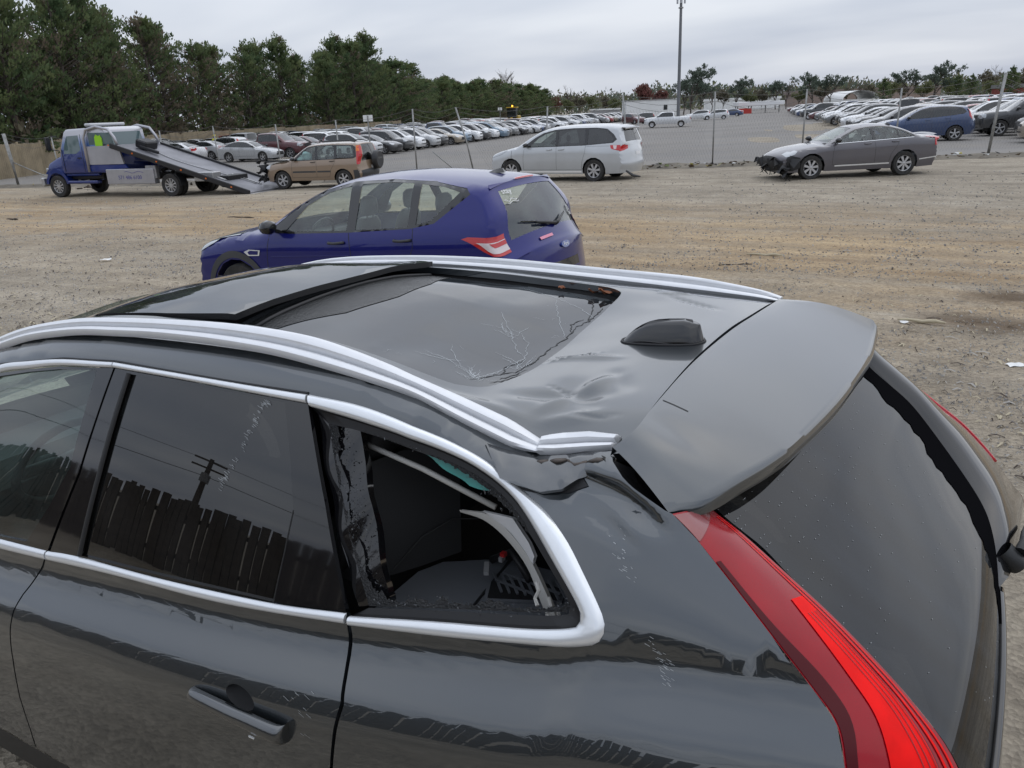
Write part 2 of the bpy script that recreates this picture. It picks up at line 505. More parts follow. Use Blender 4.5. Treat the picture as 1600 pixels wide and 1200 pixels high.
def TopD(x, y):
    z = Top(x, y)
    if .68 < x < 1.4:
        def crease(ax, ay, bx, by, wd, am, sh=0):
            dx, dy = bx-ax, by-ay; L = math.hypot(dx, dy)
            s = ((x-ax)*dx+(y-ay)*dy)/L; q = (-(x-ax)*dy+(y-ay)*dx)/L
            return am*math.exp(-((s-L/2)/(L*.5))**4)*math.exp(-(q/wd)**2)
        z += crease(1.10, .14, .93, .13, .014, .006) + crease(1.08, .40, .86, .36, .026, -.010) + crease(.98, .46, .88, .26, .022, .009)
        z += crease(.96, .50, .84, .45, .018, .007) + crease(.99, .30, .86, .44, .03, -.006) + crease(1.2, .47, .98, .50, .018, .005)
        z += crease(.98, -.42, .82, -.33, .012, -.006) + crease(1.03, -.45, .93, -.47, .01, .005)+ crease(.90, .22, .82, .34, .022, -.005) + crease(1.02, .33, .93, .37, .006, -.004) + crease(.93, .40, .86, .40, .005, .004) + crease(1.12, .17, 1.0, .10, .005, .003) + crease(.90, .47, .80, .46, .006, -.004)
        z += .003*noise.noise(Vector((x*7, y*7, 3)))*math.exp(-((x-1.0)/.2)**2)
    return z
def LT(x, y): return (x, y, TopD(x, y))

PAINT = mat('grey_metallic_paint', (.033, .041, .047), .34, .65, coat=1, coatr=.008, coation=1.95, dirt=(2.2, .05, (.15, .145, .135)))
PAINTC = mat('grey_metallic_paint_bare', (.034, .039, .043), .34, .65, coat=1, coatr=.012, coation=1.95)
BLACKG = mat('gloss_black', (.006, .006, .007), .06, coat=.6)
RUBBER = mat('black_rubber', (.010, .010, .011), .55)
PLAST = mat('dark_plastic', (.014, .015, .016), .45, bump=(300, .1, .001))
CHROME = mat('satin_chrome', (.86, .88, .90), .24, .55, dirt=(60, .06, (.4, .4, .4)))
SILVER = mat('silver_rail', (.80, .81, .83), .36, .3, dirt=(25, .12, (.45, .43, .40)))
PRIVACY = glass('privacy_glass', (.03, .033, .036), .95, dirt=.035)
CLEAR = glass('green_tint_glass', (.50, .66, .62), 1, dirt=.13, dust_sheen_col=(.20, .30, .30))  # teal layer paints sky sheen and see-through brightness onto the pane
CLEARW = glass('windshield_glass', (.62, .72, .69), 1, dirt=.02)
ROOFG = glass('sunroof_glass', (.02, .022, .024), .98, rough=.012, dirt=.22, ior=2.0, dust_sheen_col=(.22, .25, .28))  # bluish layer paints the sky's reflection into the glass colour
HATCHG = glass('hatch_glass', (.02, .022, .025), .95, rough=.008, dirt=.10, dust_sheen_col=(.15, .18, .22), stretch=(.5, 3.5, .5), ior=1.52)  # stretched bluish streaks are cloud reflections painted on the pane
BOARD = mat('load_cover_grey', (.14, .15, .165), .8, bump=(500, .3, .002))
CABIN = mat('cabin_black', (.010, .010, .011), .8)
TRIMW = mat('pale_pillar_trim', (.46, .45, .42), .6)
TEAL = mat('teal_film', (.02, .22, .19), .25)
RED = mat('red_lens', (.30, .003, .010), .16, coat=.12, spec=.3, var=(9, .12))
REDB = mat('bright_red_reflector', (.88, .006, .005), .5, spec=.12, var=(25, .10))
REDD = mat('dark_red_lens', (.07, .002, .005), .3, spec=.2)
TYRE = mat('tyre_rubber', (.018, .018, .018), .8, dirt=(12, .5, (.10, .09, .08)))
ALLOY = mat('alloy_rim', (.55, .55, .56), .35, .8, dirt=(14, .3, (.2, .18, .16)))
STEEL = mat('bare_steel', (.45, .45, .45), .4, .8)
LAMPW = mat('clear_lamp', (.42, .44, .46), .12, .2, coat=1)
PLATE = mat('plate_white', (.75, .75, .75), .5)
LEATHER = mat('dark_leather', (.022, .022, .023), .5)

# ------------------------------------------------ wheels
def wheel(c, r, wd, parent, side, rim_r=None, spokes=5, tyre=TYRE, alloy=ALLOY, dn_=None, n=28, steer=0, spoke_w=.16, twin=False):
    rim_r = rim_r or r*.68
    T = MB(); h = wd/2
    T.lathe([(rim_r*.98, -h*.9), (r*.93, -h), (r*.985, -h*.78), (r, -h*.4), (r, h*.4), (r*.985, h*.78), (r*.93, h), (rim_r*1.02, h*.9), (rim_r*.98, h*.75)], (0, 0, 0), n=n)
    W = empty('wheel', c, 0, parent)
    if side < 0: W.rotation_euler = (0, 0, math.pi+steer)
    else: W.rotation_euler = (0, 0, steer)
    o = T.build('tyre', tyre, W, True); fixn(o, 50)
    R = MB()
    R.lathe([(rim_r, h*.78), (rim_r*.96, h*.86), (rim_r*.92, h*.80), (rim_r*.90, h*.3), (rim_r*.3, h*.1), (.01, h*.1)], (0, 0, 0), n=n)
    R.lathe([(rim_r*.20, h*.5), (rim_r*.19, h*.74), (rim_r*.12, h*.80), (.005, h*.80)], (0, 0, 0), n=12)
    R.M = [1 if i >= 3*n and i < 5*n else 0 for i in range(len(R.F))]
    for k in range(spokes):
        a0 = 2*math.pi*k/spokes+.3
        for da in ((-.13, .13) if twin else (0,)):
            a = a0+da; d = Vector((math.cos(a), 0, math.sin(a))); q = Vector((-math.sin(a), 0, math.cos(a)))
            hw = rim_r*spoke_w*(.5 if twin else 1)
            P = [d*rim_r*.12-q*hw*.6, d*rim_r*.95-q*hw, d*rim_r*.95+q*hw, d*rim_r*.12+q*hw*.6]
            R.add([p+Vector((0, h*.76, 0)) for p in P]+[p+Vector((0, h*.45, 0)) for p in P], [(3, 2, 1, 0), (0, 1, 5, 4), (1, 2, 6, 5), (2, 3, 7, 6), (3, 0, 4, 7)])
    o = R.build('rim', [alloy, CABIN], W, False); fixn(o, 35)
    return W
# ------------------------------------------------ cabin
def seat(x, y, parent, z=.55, m=LEATHER, wd=.50, back=.62, tilt=.22, off=2.3, head=True):
    mb = MB(); mb.box((x+.22, y, z), (.50, wd, .16), ch=.05); o = mb.build('seat_cushion', m, parent, True); o.location.x -= off; fixn(o, 30)
    mb = MB(); R = Matrix.Rotation(-tilt, 3, 'Y')
    P = []
    for h_, w_ in ((0, .46), (.15, .50), (.4, .50), (.55, .44), (back, .30)):
        P.append([R @ Vector((.06*math.cos(t)*(1 if h_ < back else .6), wd*w_*math.sin(t)*(1-.12*abs(math.cos(t))), h_)) + Vector((x-.02, y, z+.05)) for t in np.linspace(0, 2*math.pi, 15)[:-1]])
    mb.loft(P, closed=True); mb.F.append(tuple(len(mb.V)-14+i for i in range(14))); mb.M.append(0)
    o = mb.build('seat_back', m, parent, True); o.location.x -= off; fixn(o, 60)
    if head:
        mb = MB(); c = R @ Vector((0, 0, back+.12)) + Vector((x-.02, y, z+.05)); P = []
        for h_, k in ((-.10, .55), (-.08, .9), (0, 1), (.07, .9), (.10, .5)):
            P.append([c+Vector((.055*k*math.cos(t), .135*k*math.sin(t), h_)) for t in np.linspace(0, 2*math.pi, 13)[:-1]])
        mb.loft(P, closed=True); mb.F.append(tuple(len(mb.V)-12+i for i in range(12))); mb.F.append(tuple(range(12))); mb.M += [0, 0]
        for s_ in (-.05, .05): mb.tube([c+Vector((0, s_, -.18)), c+Vector((0, s_, -.08))], .007, 5)
        o = mb.build('headrest', m, parent, True); o.location.x -= off; fixn(o, 60)
SUV = empty('damaged_suv', (2.3, 0, 0))
tag(SUV, 'dark grey SUV in front with buckled roof edge, cracked sunroof and broken rear side window', 'car')
def dn(o):
    """parts are written in yard coordinates; hang them on the car's empty"""
    o.location = (-2.3, 0, 0)
    return o
def S(*a, **k): return dn(panel(*a, **k))
def ST(*a, **k): return dn(strip(*a, **k))
def B_(mb, name, m, smooth=False, label=None, ang=None):
    o = mb.build(name, m, SUV, smooth, label)
    if ang: fixn(o, ang)
    return dn(o)

ARCH = lambda cx, r, a0, a1, n=14, cz=.36: [(cx+r*math.cos(math.radians(a0+(a1-a0)*i/n)), cz+r*math.sin(math.radians(a0+(a1-a0)*i/n))) for i in range(n+1)]
belt = [(2.596, 1.025), (2.345, 1.049), (2.200, 1.068), (1.817, 1.098), (1.483, 1.132), (1.262, 1.166)]
beltb = [(2.593, .997), (2.343, 1.024), (2.006, 1.061), (1.641, 1.090), (1.263, 1.143)]
q_outer = [(1.461, 1.575), (1.317, 1.570), (1.185, 1.551), (1.072, 1.522), (.965, 1.482), (.880, 1.443), (.803, 1.405), (.747, 1.358), (.700, 1.309), (.688, 1.282), (.697, 1.257), (.724, 1.243), (.786, 1.225), (.990, 1.187), (1.252, 1.143)]
q_inner = [(1.450, 1.552), (1.308, 1.541), (1.179, 1.526), (1.066, 1.501), (.993, 1.475), (.932, 1.447), (.885, 1.415), (.829, 1.373), (.776, 1.331), (.743, 1.301), (.737, 1.285), (.747, 1.269), (.838, 1.242), (1.048, 1.204), (1.254, 1.162)]
top_outer = [(2.743, 1.491), (2.578, 1.523), (2.388, 1.552), (2.150, 1.571), (1.831, 1.574), (1.466, 1.575)]
top_inner = [(2.732, 1.471), (2.560, 1.505), (2.400, 1.533), (2.148, 1.557), (1.827, 1.560), (1.461, 1.557)]
gapB = [(2.357, 1.021), (2.421, .918), (2.434, .877), (2.438, .825), (2.455, .725), (2.496, .569), (2.513, .43), (2.53, .35)]
tail_outer = [(.608, 1.474), (.559, 1.444), (.484, 1.390), (.409, 1.335), (.340, 1.275), (.296, 1.238), (.275, 1.194), (.255, 1.10), (.235, 1.0), (.205, .90)]

# quarter panel with the roof side above it; the rear window is an open hole
rear_edge = [(1.249, .851), (1.219, 1.009), (1.236, 1.067), (1.248, 1.141)]
ql = smoothline(q_outer, 5)
outl = list(tail_outer) + [(.12, .82), (.07, .65), (.08, .46), (.2, .33), (.54, .31)] + ARCH(.975, .40, 187, 48) + [(1.29, .775)] + rear_edge \
    + [tuple(p) for p in ql[::-1]] \
    + [(p[0], p[1]) for p in top_outer[::-1][1:]] + [(2.92, 1.425), (3.12, 1.285), (3.32, 1.13), (3.46, 1.02), (3.62, 1.07)] + [(x, zrN(x)) for x in np.arange(3.58, 1.46, -.05)] + [(x, zrN(x)) for x in np.arange(1.45, .74, -.03)] + [(.71, 1.518), (.669, 1.50), (.622, 1.478)]
S('body_side', outl, LN, PAINT, SUV, step=.035, rim=.015, flip=True, edge=.02, dense=[((.55, 1.36), (1.05, 1.54), .0085), ((.2, .98), (1.27, 1.27), .016)])
# window surround: black rubber recess, then the hole
ST('quarter_window_trim', smoothline(q_outer, 5), smoothline(q_inner, 5), LN, .010, CHROME, SUV, n=90, flip=True)
seal_in = [(1.400, 1.525), (1.308, 1.522), (1.179, 1.508), (1.066, 1.484), (.993, 1.458), (.940, 1.432), (.895, 1.403), (.842, 1.363), (.792, 1.324), (.770, 1.302), (.766, 1.290), (.775, 1.281), (.845, 1.262), (1.048, 1.222), (1.215, 1.186)]
ST('window_seal', smoothline(q_inner, 5), smoothline(seal_in, 5), LN, -.012, RUBBER, SUV, n=90, flip=True, prof=((0, 0), (.2, .7), (1, 1)))
rd = [(1.268, 1.16), (1.483, 1.127), (1.817, 1.093), (2.200, 1.063), (2.342, 1.040)] + gapB + [(1.60, .35)] + [(1.52, .44), (1.42, .60), (1.31, .765), (1.257, .851), (1.229, 1.009), (1.246, 1.067), (1.259, 1.141)]
HC = (1.512, .934)
cup = [(HC[0]+.046*math.cos(t), HC[1]+.024*math.sin(t)+.004*math.cos(t)) for t in np.linspace(0, 2*math.pi, 22)[:-1]]
S('rear_door', smoothline(rd, 1), LN, PAINT, SUV, holes=[cup], step=.035, rim=.02, flip=True, edge=.02, dense=[((1.2, .90), (2.45, 1.165), .014)])
fd = [(2.349, 1.040), (2.596, 1.018), (3.0, .985), (3.45, .955), (3.49, .80), (3.44, .5), (3.42, .35), (2.538, .35)] + [(x+.006, z) for x, z in gapB[::-1][1:]]
S('front_door', fd, LN, PAINT, SUV, step=.05, rim=.02, flip=True, edge=.025, dense=[((2.3, .84), (3.0, 1.05), .018)])
fen = [(3.457, .955), (3.47, 1.015)] + [(x, zrN(x)) for x in np.arange(3.62, 4.56, .06)] + [(4.58, .72), (4.57, .5), (4.45, .31), (4.16, .31)] + ARCH(3.75, .40, -7, 187) + [(3.35, .31), (3.426, .35), (3.446, .5), (3.496, .80)]
S('front_fender', fen, LN, PAINT, SUV, step=.05, rim=.02, flip=True, edge=.03)
S('sill', [(1.42, .22), (3.34, .22), (3.36, .343), (1.53, .343)], LN, PLAST, SUV, step=.06, flip=True)
# far flank
DLO = [(.78, 1.27), (1.25, 1.175), (2.35, 1.05), (3.0, 1.0), (3.42, 1.0), (3.10, 1.27), (2.74, 1.475), (2.15, 1.565), (1.46, 1.565), (1.18, 1.53), (.95, 1.44), (.80, 1.34)]
fo = list(tail_outer) + [(.12, .82), (.07, .65), (.08, .46), (.2, .33), (.54, .31)] + ARCH(.975, .40, 187, -7) + [(1.45, .25), (3.30, .25)] + ARCH(3.75, .40, 187, -7) + [(4.45, .31), (4.57, .5), (4.58, .72)] + [(x, zrF(x)) for x in np.arange(4.54, .62, -.06)]
S('far_side_panel', fo, LF, PAINT, SUV, holes=[DLO], step=.07, edge=.05, rim=.01)
S('far_rear_window', [(1.0, 1.24), (1.25, 1.175), (2.30, 1.055), (2.10, 1.565), (1.46, 1.565), (1.18, 1.53), (.95, 1.44), (.80, 1.34), (.78, 1.27)], LF, PRIVACY, SUV, step=.08, off=-.01)
S('far_front_window', [(2.40, 1.045), (3.0, 1.0), (3.40, 1.0), (3.10, 1.27), (2.74, 1.475), (2.20, 1.56)], LF, CLEAR, SUV, step=.08, off=-.01)

# door windows: gloss black frames round recessed panes
gB = [(2.340, 1.045), (2.227, 1.281), (2.150, 1.557)]
rfr = [(1.459, 1.556)] + [(1.827, 1.559), (2.145, 1.556)] + [(2.222, 1.281), (2.334, 1.048)] + [(2.200, 1.070), (1.817, 1.100), (1.483, 1.134), (1.264, 1.168), (1.357, 1.366)]
rgl = [(2.083, 1.550), (1.83, 1.553), (1.527, 1.551), (1.478, 1.44), (1.441, 1.331), (1.452, 1.24), (1.469, 1.137), (1.817, 1.106), (2.194, 1.073), (2.14, 1.30)]
S('rear_door_window_frame', rfr, LN, BLACKG, SUV, holes=[rgl], step=.05, rim=.012, flip=True, edge=.02, off=.001)
S('rear_door_window', rgl, LN, PRIVACY, SUV, step=.04, flip=True, off=-.007)
ffr = [(2.153, 1.556), (2.400, 1.531), (2.560, 1.503), (2.732, 1.469), (2.92, 1.40), (3.12, 1.26), (3.30, 1.11), (3.40, 1.0), (3.0, .995), (2.596, 1.027), (2.346, 1.049), (2.232, 1.281)]
fgl = [(2.221, 1.545), (2.40, 1.524), (2.56, 1.496), (2.732, 1.460), (2.90, 1.39), (3.08, 1.26), (3.22, 1.14), (3.32, 1.02), (3.0, 1.003), (2.596, 1.033), (2.453, 1.050), (2.352, 1.17), (2.272, 1.289)]
S('front_door_window_frame', ffr, LN, BLACKG, SUV, holes=[fgl], step=.05, rim=.012, flip=True, edge=.02, off=.001)
S('front_door_window', fgl, LN, CLEAR, SUV, step=.05, flip=True, off=-.007)
# rubber channel on the leading edge of the rear pane
ST('window_channel', [(2.094, 1.551), (2.148, 1.30), (2.205, 1.071)], [(2.078, 1.551), (2.131, 1.30), (2.187, 1.073)], LN, .005, RUBBER, SUV, n=24, flip=True)
ST('pillar_seam', [(1.4465, 1.34), (1.457, 1.24), (1.474, 1.135)], [(1.4425, 1.34), (1.453, 1.24), (1.470, 1.135)], LN, .002, RUBBER, SUV, n=12, flip=True)
for nm, a, b in (('belt_moulding', belt[1:], [(2.340, 1.0245)]+beltb[2:]), ('belt_moulding', [(3.40, .965), (3.0, .99), (2.596, 1.025), (2.3515, 1.0485)], [(3.40, .937), (3.0, .962), (2.593, .997), (2.3475, 1.0235)])):
    ST(nm, smoothline(a, 6), smoothline(b, 6), LN, .009, CHROME, SUV, n=60, flip=True)
ST('roof_moulding', smoothline([(2.150, 1.571), (1.831, 1.574), (1.4665, 1.575)], 6), smoothline([(2.148, 1.557), (1.827, 1.560), (1.462, 1.557)], 6), LN, .009, CHROME, SUV, n=40, flip=True)
ST('roof_moulding', smoothline([(3.42, 1.03), (3.12, 1.285), (2.92, 1.425), (2.743, 1.491), (2.578, 1.523), (2.388, 1.552), (2.1535, 1.571)], 6), smoothline([(3.40, 1.008), (3.10, 1.268), (2.91, 1.406), (2.732, 1.471), (2.560, 1.505), (2.400, 1.533), (2.1515, 1.557)], 6), LN, .009, CHROME, SUV, n=60, flip=True)
# dark gap above the mouldings
ST('roof_gutter', [(2.92, 1.429), (2.743, 1.496), (2.388, 1.557), (2.150, 1.576), (1.466, 1.580)], [(2.92, 1.424), (2.743, 1.491), (2.388, 1.552), (2.150, 1.571), (1.466, 1.575)], LN, .003, RUBBER, SUV, n=50, flip=True)

# door handle with its finger cup
rows = []
for k, dep in ((1, 0), (.9, -.016), (.6, -.028), (.15, -.032)):
    rows.append([Vector((HC[0]+(u-HC[0])*k, Yn(u, v)+dep, HC[1]+(v-HC[1])*k)) for u, v in cup])
mb = MB(); mb.loft(rows, closed=True); B_(mb, 'handle_cup', CABIN, True)
hp = [(1.662, .897, 0), (1.655, .902, .010), (1.62, .908, .017), (1.55, .911, .021), (1.47, .910, .022), (1.41, .907, .022), (1.375, .904, .018), (1.366, .902, .006), (1.366, .902, -.004)]
rows = []
for i, (x, z, o) in enumerate(smoothline(hp, 3)):
    hw = .019 + .005*math.sin(min(1, max(0, (1.5-x)/.13))*math.pi/2)
    th = .017
    y = Yn(x, z)+o
    rows.append([Vector((x, y+th*math.cos(t), z+hw*math.sin(t))) for t in np.linspace(0, 2*math.pi, 13)[:-1]])
mb = MB(); mb.loft(rows, closed=True); mb.F.append(tuple(range(12))); mb.F.append(tuple(len(mb.V)-1-i for i in range(12))); mb.M += [0, 0]
B_(mb, 'door_handle', PAINTC, True, ang=60)
mb = MB(); mb.box((1.44, Yn(1.44, .890)+.036, .888), (.016, .003, .004)); B_(mb, 'keyhole_cover', CHROME)

# ------------------------------------------------ roof
near_e = [(x, yr(x)-.001) for x in np.arange(.76, 2.88, .05)]
far_e = [(x, -yr(x)+.001) for x in np.arange(2.86, .70, -.05)]
seam = [(.690, -.555), (.708, -.31), (.727, -.12), (.738, .16), (.735, .42), (.735, .56)]
open_ = [(1.87, .449), (1.666, .440), (1.495, .432), (1.358, .432), (1.247, .420), (1.209, .407), (1.161, .378), (1.136, .304), (1.122, .208), (1.120, .068), (1.129, -.105), (1.132, -.287), (1.136, -.389), (1.161, -.432), (1.243, -.462), (1.50, -.466), (1.87, -.460), (2.20, -.452), (2.50, -.432), (2.62, -.40), (2.68, -.2), (2.70, 0), (2.68, .2), (2.62, .40), (2.50, .436), (2.20, .452)]
S('roof_panel', near_e + far_e + smoothline(seam, 5), LT, PAINT, SUV, holes=[smoothline(open_, 3, True)], step=.035, rim=.022, edge=.02, dense=[((.70, .08), (1.3, .60), .012), ((.72, -.55), (1.15, -.25), .016)])
# fixed-looking front glass, tilted up at its rear edge
def ins(P, k):
    c = np.mean(np.array(P), 0); return [tuple(c+(np.array(p)-c)*k) for p in P]
fp = [(1.915, .444), (2.20, .444), (2.48, .428), (2.605, .395), (2.665, .2), (2.685, 0), (2.665, -.2), (2.605, -.395), (2.48, -.424), (2.20, -.444), (1.885, -.446), (1.83, -.30), (1.82, 0), (1.86, .28)]
fpp = [(1.915, .444)] + [tuple(p) for p in smoothline(fp[1:10], 3)] + [(1.885, -.446), (1.897, -.2), (1.90, 0), (1.905, .2)]
def LFG(x, y):
    k = max(0, min(1, (2.45-x)/.5)); return (x, y, Top(x, y)+.003+(.020-.020*(1-(y/.45)**2))*k*k)
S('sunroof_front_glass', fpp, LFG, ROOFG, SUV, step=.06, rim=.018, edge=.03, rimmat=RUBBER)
rp = [(1.96, .430), (1.666, .430), (1.495, .422), (1.362, .420), (1.255, .409), (1.215, .396), (1.172, .368), (1.148, .298), (1.134, .205), (1.132, .068), (1.141, -.105), (1.144, -.287), (1.150, -.378), (1.175, -.41), (1.25, -.432), (1.50, -.440), (1.96, -.436)]
def LRG(x, y):
    sag = -.010-.014*math.exp(-((x-1.35)/.25)**2)*math.exp(-((y-.1)/.3)**2) - .02*max(0, min(1, (x-1.5)/.4))
    far = max(0, min(1, (-.1-y)/.33)); near = max(0, min(1, (y-.2)/.23))
    return (x, y, Top(x, y)+sag-.018*far*max(0, min(1, (1.9-x)/.3)) + .006*near*max(0, min(1, (1.7-x)/.3)) + .0025*noise.noise(Vector((x*5, y*5, 0))))
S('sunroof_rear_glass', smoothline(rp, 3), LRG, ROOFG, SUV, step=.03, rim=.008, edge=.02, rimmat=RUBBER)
# sunroof well below the glass
well = ins(open_, 1.02)
rows = [[Vector((u, v, Top(u, v)-.020)) for u, v in well], [Vector((u, v, Top(u, v)-.07)) for u, v in ins(open_, .97)]]
mb = MB(); mb.loft(rows, closed=True); mb.F.append(tuple(range(len(well), 2*len(well)))); mb.M.append(0)
B_(mb, 'sunroof_well', CABIN)
# gritty ceramic band along the front of the rear glass
FRIT = mat('wet_black_frit', (.012, .013, .013), .25, bump=(120, .9, .006))
S('ceramic_band', [(1.93, .42), (1.825, .425), (1.72, .22), (1.70, .0), (1.72, -.2), (1.80, -.43), (1.93, -.43)], lambda x, y: (x, y, LRG(x, y)[2]+.0015), FRIT, SUV, step=.03, edge=.03)
mb = MB(); mb.tube([Vector(LRG(1.90-.02*abs(t), .42*t))+Vector((0, 0, .004)) for t in np.linspace(-1, 1, 14)], .006, 6); B_(mb, 'sunroof_seal', RUBBER, True)
# cracks: white bruised lines and open black ones on the glass
def crackmesh(lines, wdt, off, mtl, name):
    mb = MB()
    for L in lines:
        L = densify(L, .012, False)
        P = []
        for i, (u, v) in enumerate(L):
            if 0 < i < len(L)-1: u += random.uniform(-.004, .004); v += random.uniform(-.004, .004)
            P.append(np.array((u, v)))
        rows = []
        for i, p in enumerate(P):
            d = P[min(i+1, len(P)-1)]-P[max(0, i-1)]; d = d/(np.linalg.norm(d)+1e-9); n = np.array((-d[1], d[0]))*wdt*random.uniform(.3, 1)*(.3+min(i, len(P)-1-i, 3)/4)
            rows.append([Vector(LRG(*(p+n)))+Vector((0, 0, off)), Vector(LRG(*(p-n)))+Vector((0, 0, off))])
        mb.loft(rows)
    o = mb.build(name, mtl, SUV); o['kind'] = 'stuff'; return dn(o)
WCR = mat('crushed_glass_white', (.62, .66, .68), .5)
imp = [(1.225, .335), (1.17, .19), (1.175, -.03), (1.155, -.24), (1.30, .02)]
wl = []
for i in range(34):
    c = imp[0] if i < 20 else imp[1] if i < 28 else imp[4]; a = random.uniform(1.4, 4.9); L = random.uniform(.03, .10); p = [np.array(c)+np.array((random.uniform(-.015, .015), random.uniform(-.015, .015)))]
    for k in range(4):
        a += random.uniform(-.4, .4); p.append(p[-1]+np.array((-math.cos(a)*L/4*.8, -abs(math.sin(a))*L/4)))
    wl.append(p)
wl += [[(1.225, .335), (1.30, .285), (1.37, .215), (1.385, .19)], [(1.225, .335), (1.21, .24), (1.20, .12), (1.24, .03), (1.30, -.03)], [(1.20, .12), (1.24, .09), (1.33, -.02), (1.40, -.10)], [(1.17, .19), (1.22, .15), (1.28, .14)], [(1.17, -.06), (1.26, -.2), (1.33, -.33)], [(1.155, -.24), (1.24, -.30), (1.36, -.36), (1.5, -.39)], [(1.30, .25), (1.36, .30), (1.42, .31)], [(1.25, .30), (1.35, .28), (1.40, .29)]]
for i in range(26):
    u, v = random.uniform(1.15, 1.5), random.uniform(-.4, .38); a = random.uniform(0, 6.3); l = random.uniform(.01, .035); wl.append([(u, v), (u+l*math.cos(a), v+l*math.sin(a))])
wl = [[(max(1.155, p[0]), max(-.40, min(.385, p[1]))) for p in L] for L in wl]
crackmesh(wl, .00045, .0015, WCR, 'white_cracks')
crackmesh([[(1.232, .345), (1.205, .27), (1.17, .21), (1.166, .12), (1.172, .03), (1.165, -.06), (1.178, -.15), (1.162, -.24), (1.17, -.33)], [(1.19, .25), (1.215, .20), (1.195, .14)], [(1.17, -.10), (1.20, -.16), (1.185, -.22)], [(1.18, .29), (1.165, .24), (1.155, .19)], [(1.16, -.2), (1.19, -.3), (1.22, -.37), (1.3, -.41)], [(1.185, .33), (1.165, .29), (1.152, .23)]], .0028, .001, RUBBER, 'open_cracks')
# two curled brown leaves caught in the far rear corner
LEAF = mat('brown_leaf', (.20, .065, .022), .7)
for i, (x, y, s) in enumerate(((1.245, -.425, .018), (1.205, -.425, .022), (1.36, -.43, .012))):
    z = LRG(x, y)[2]+.012
    bm = bmesh.new(); bmesh.ops.create_grid(bm, x_segments=4, y_segments=4, size=s)
    for v in bm.verts:
        v.co.x *= 1-.35*abs(v.co.y)/s; v.co.z = 18*v.co.x**2+.5*abs(v.co.y)+random.uniform(-.003, .003)
    me = bpy.data.meshes.new('dead_leaf'); bm.to_mesh(me); bm.free(); me.materials.append(LEAF)
    o = bpy.data.objects.new('dead_leaf', me); COL.objects.link(o); o.location = (x, y, z); o.rotation_euler = (random.uniform(.1, .5), random.uniform(-.4, .4), random.uniform(0, 6))
    tag(o, ['curled brown leaf standing tallest in the sunroof corner, on the front side', 'broad brown leaf at the far rear corner of the cracked sunroof', 'small flat brown leaf on the far sunroof channel, away from the other leaves'][i], 'leaf', 'dead leaves in the sunroof')

# ------------------------------------------------ roof rails
def rail(low, top, name, side, mtl=SILVER, prof=None):
    low = resample(low, n=110); top = resample(top, n=110); rows = []
    for i, (a, b) in enumerate(zip(low, top)):
        nn = np.array((0, side*.55, .83)); e = min(1, i/5, (len(low)-1-i)/2.5)
        rows.append([a*(1-t)+b*t+nn*h*(.3+.7*e) for t, h in prof or ((0, -.012), (0, .004), (.08, .010), (.28, .010), (.36, .006), (.40, -.004), (.46, -.004), (.50, .006), (.58, .014), (.80, .016), (.95, .011), (1, .002), (1, -.022))])
    mb = MB(); mb.loft(rows); k = 13
    mb.F.append(tuple(range(k))); mb.F.append(tuple(len(mb.V)-1-i for i in range(k))); mb.M += [0, 0]
    return B_(mb, name, mtl, True, ang=42)
lowN = [(x, yr(x)+.025, z) for x, z in ((3.02, 1.445), (2.90, 1.503), (2.810, 1.528), (2.65, 1.572), (2.484, 1.603), (2.35, 1.622), (2.211, 1.633), (2.04, 1.645), (1.870, 1.650), (1.72, 1.650), (1.582, 1.645), (1.413, 1.628), (1.30, 1.612), (1.197, 1.593), (1.08, 1.552), (.968, 1.516))]
topN = [(x, yr(x)-.025, z) for x, z in ((3.04, 1.455), (2.892, 1.526), (2.722, 1.580), (2.487, 1.628), (2.277, 1.654), (1.923, 1.678), (1.718, 1.684), (1.535, 1.679), (1.409, 1.661), (1.295, 1.635), (1.231, 1.616), (1.109, 1.583), (.995, 1.549))]
lowN2 = [tuple(p) for p in smoothline(lowN, 4)] + [(.913, .600, 1.512)]
topN2 = [tuple(p) for p in smoothline(topN, 4)] + [(.930, .550, 1.517)]
rail(lowN2, topN2, 'roof_rail', 1)
rail([(.916, .602, 1.513), (.88, .588, 1.512), (.847, .575, 1.515), (.766, .560, 1.530)], [(.930, .549, 1.517), (.905, .544, 1.525), (.88, .539, 1.531), (.825, .530, 1.540), (.762, .525, 1.541)], 'bent_rail_end', 1)
lowF = [(x, -yr(x)+.030, zrF(x)+d) for x, d in ((3.02, .0), (2.8, .0), (2.5, .002), (2.1, .0), (1.7, -.004), (1.3, .0), (1.0, .0), (.85, .0), (.74, .0), (.690, -.001))]
topF = [(x, -yr(x)-.016, zrF(x)+d) for x, d in ((3.02, .005), (2.8, .014), (2.5, .020), (2.1, .020), (1.7, .022), (1.3, .026), (1.0, .030), (.85, .022), (.74, .012), (.682, .002))]
rail(smoothline(lowF, 4), smoothline(topF, 4), 'roof_rail', 1, prof=((0, -.012), (0, .002), (.1, .005), (.30, .004), (.36, -.010), (.52, -.012), (.60, -.010), (.66, .002), (.74, .006), (.86, .007), (.97, .003), (1, 0), (1, -.02)))

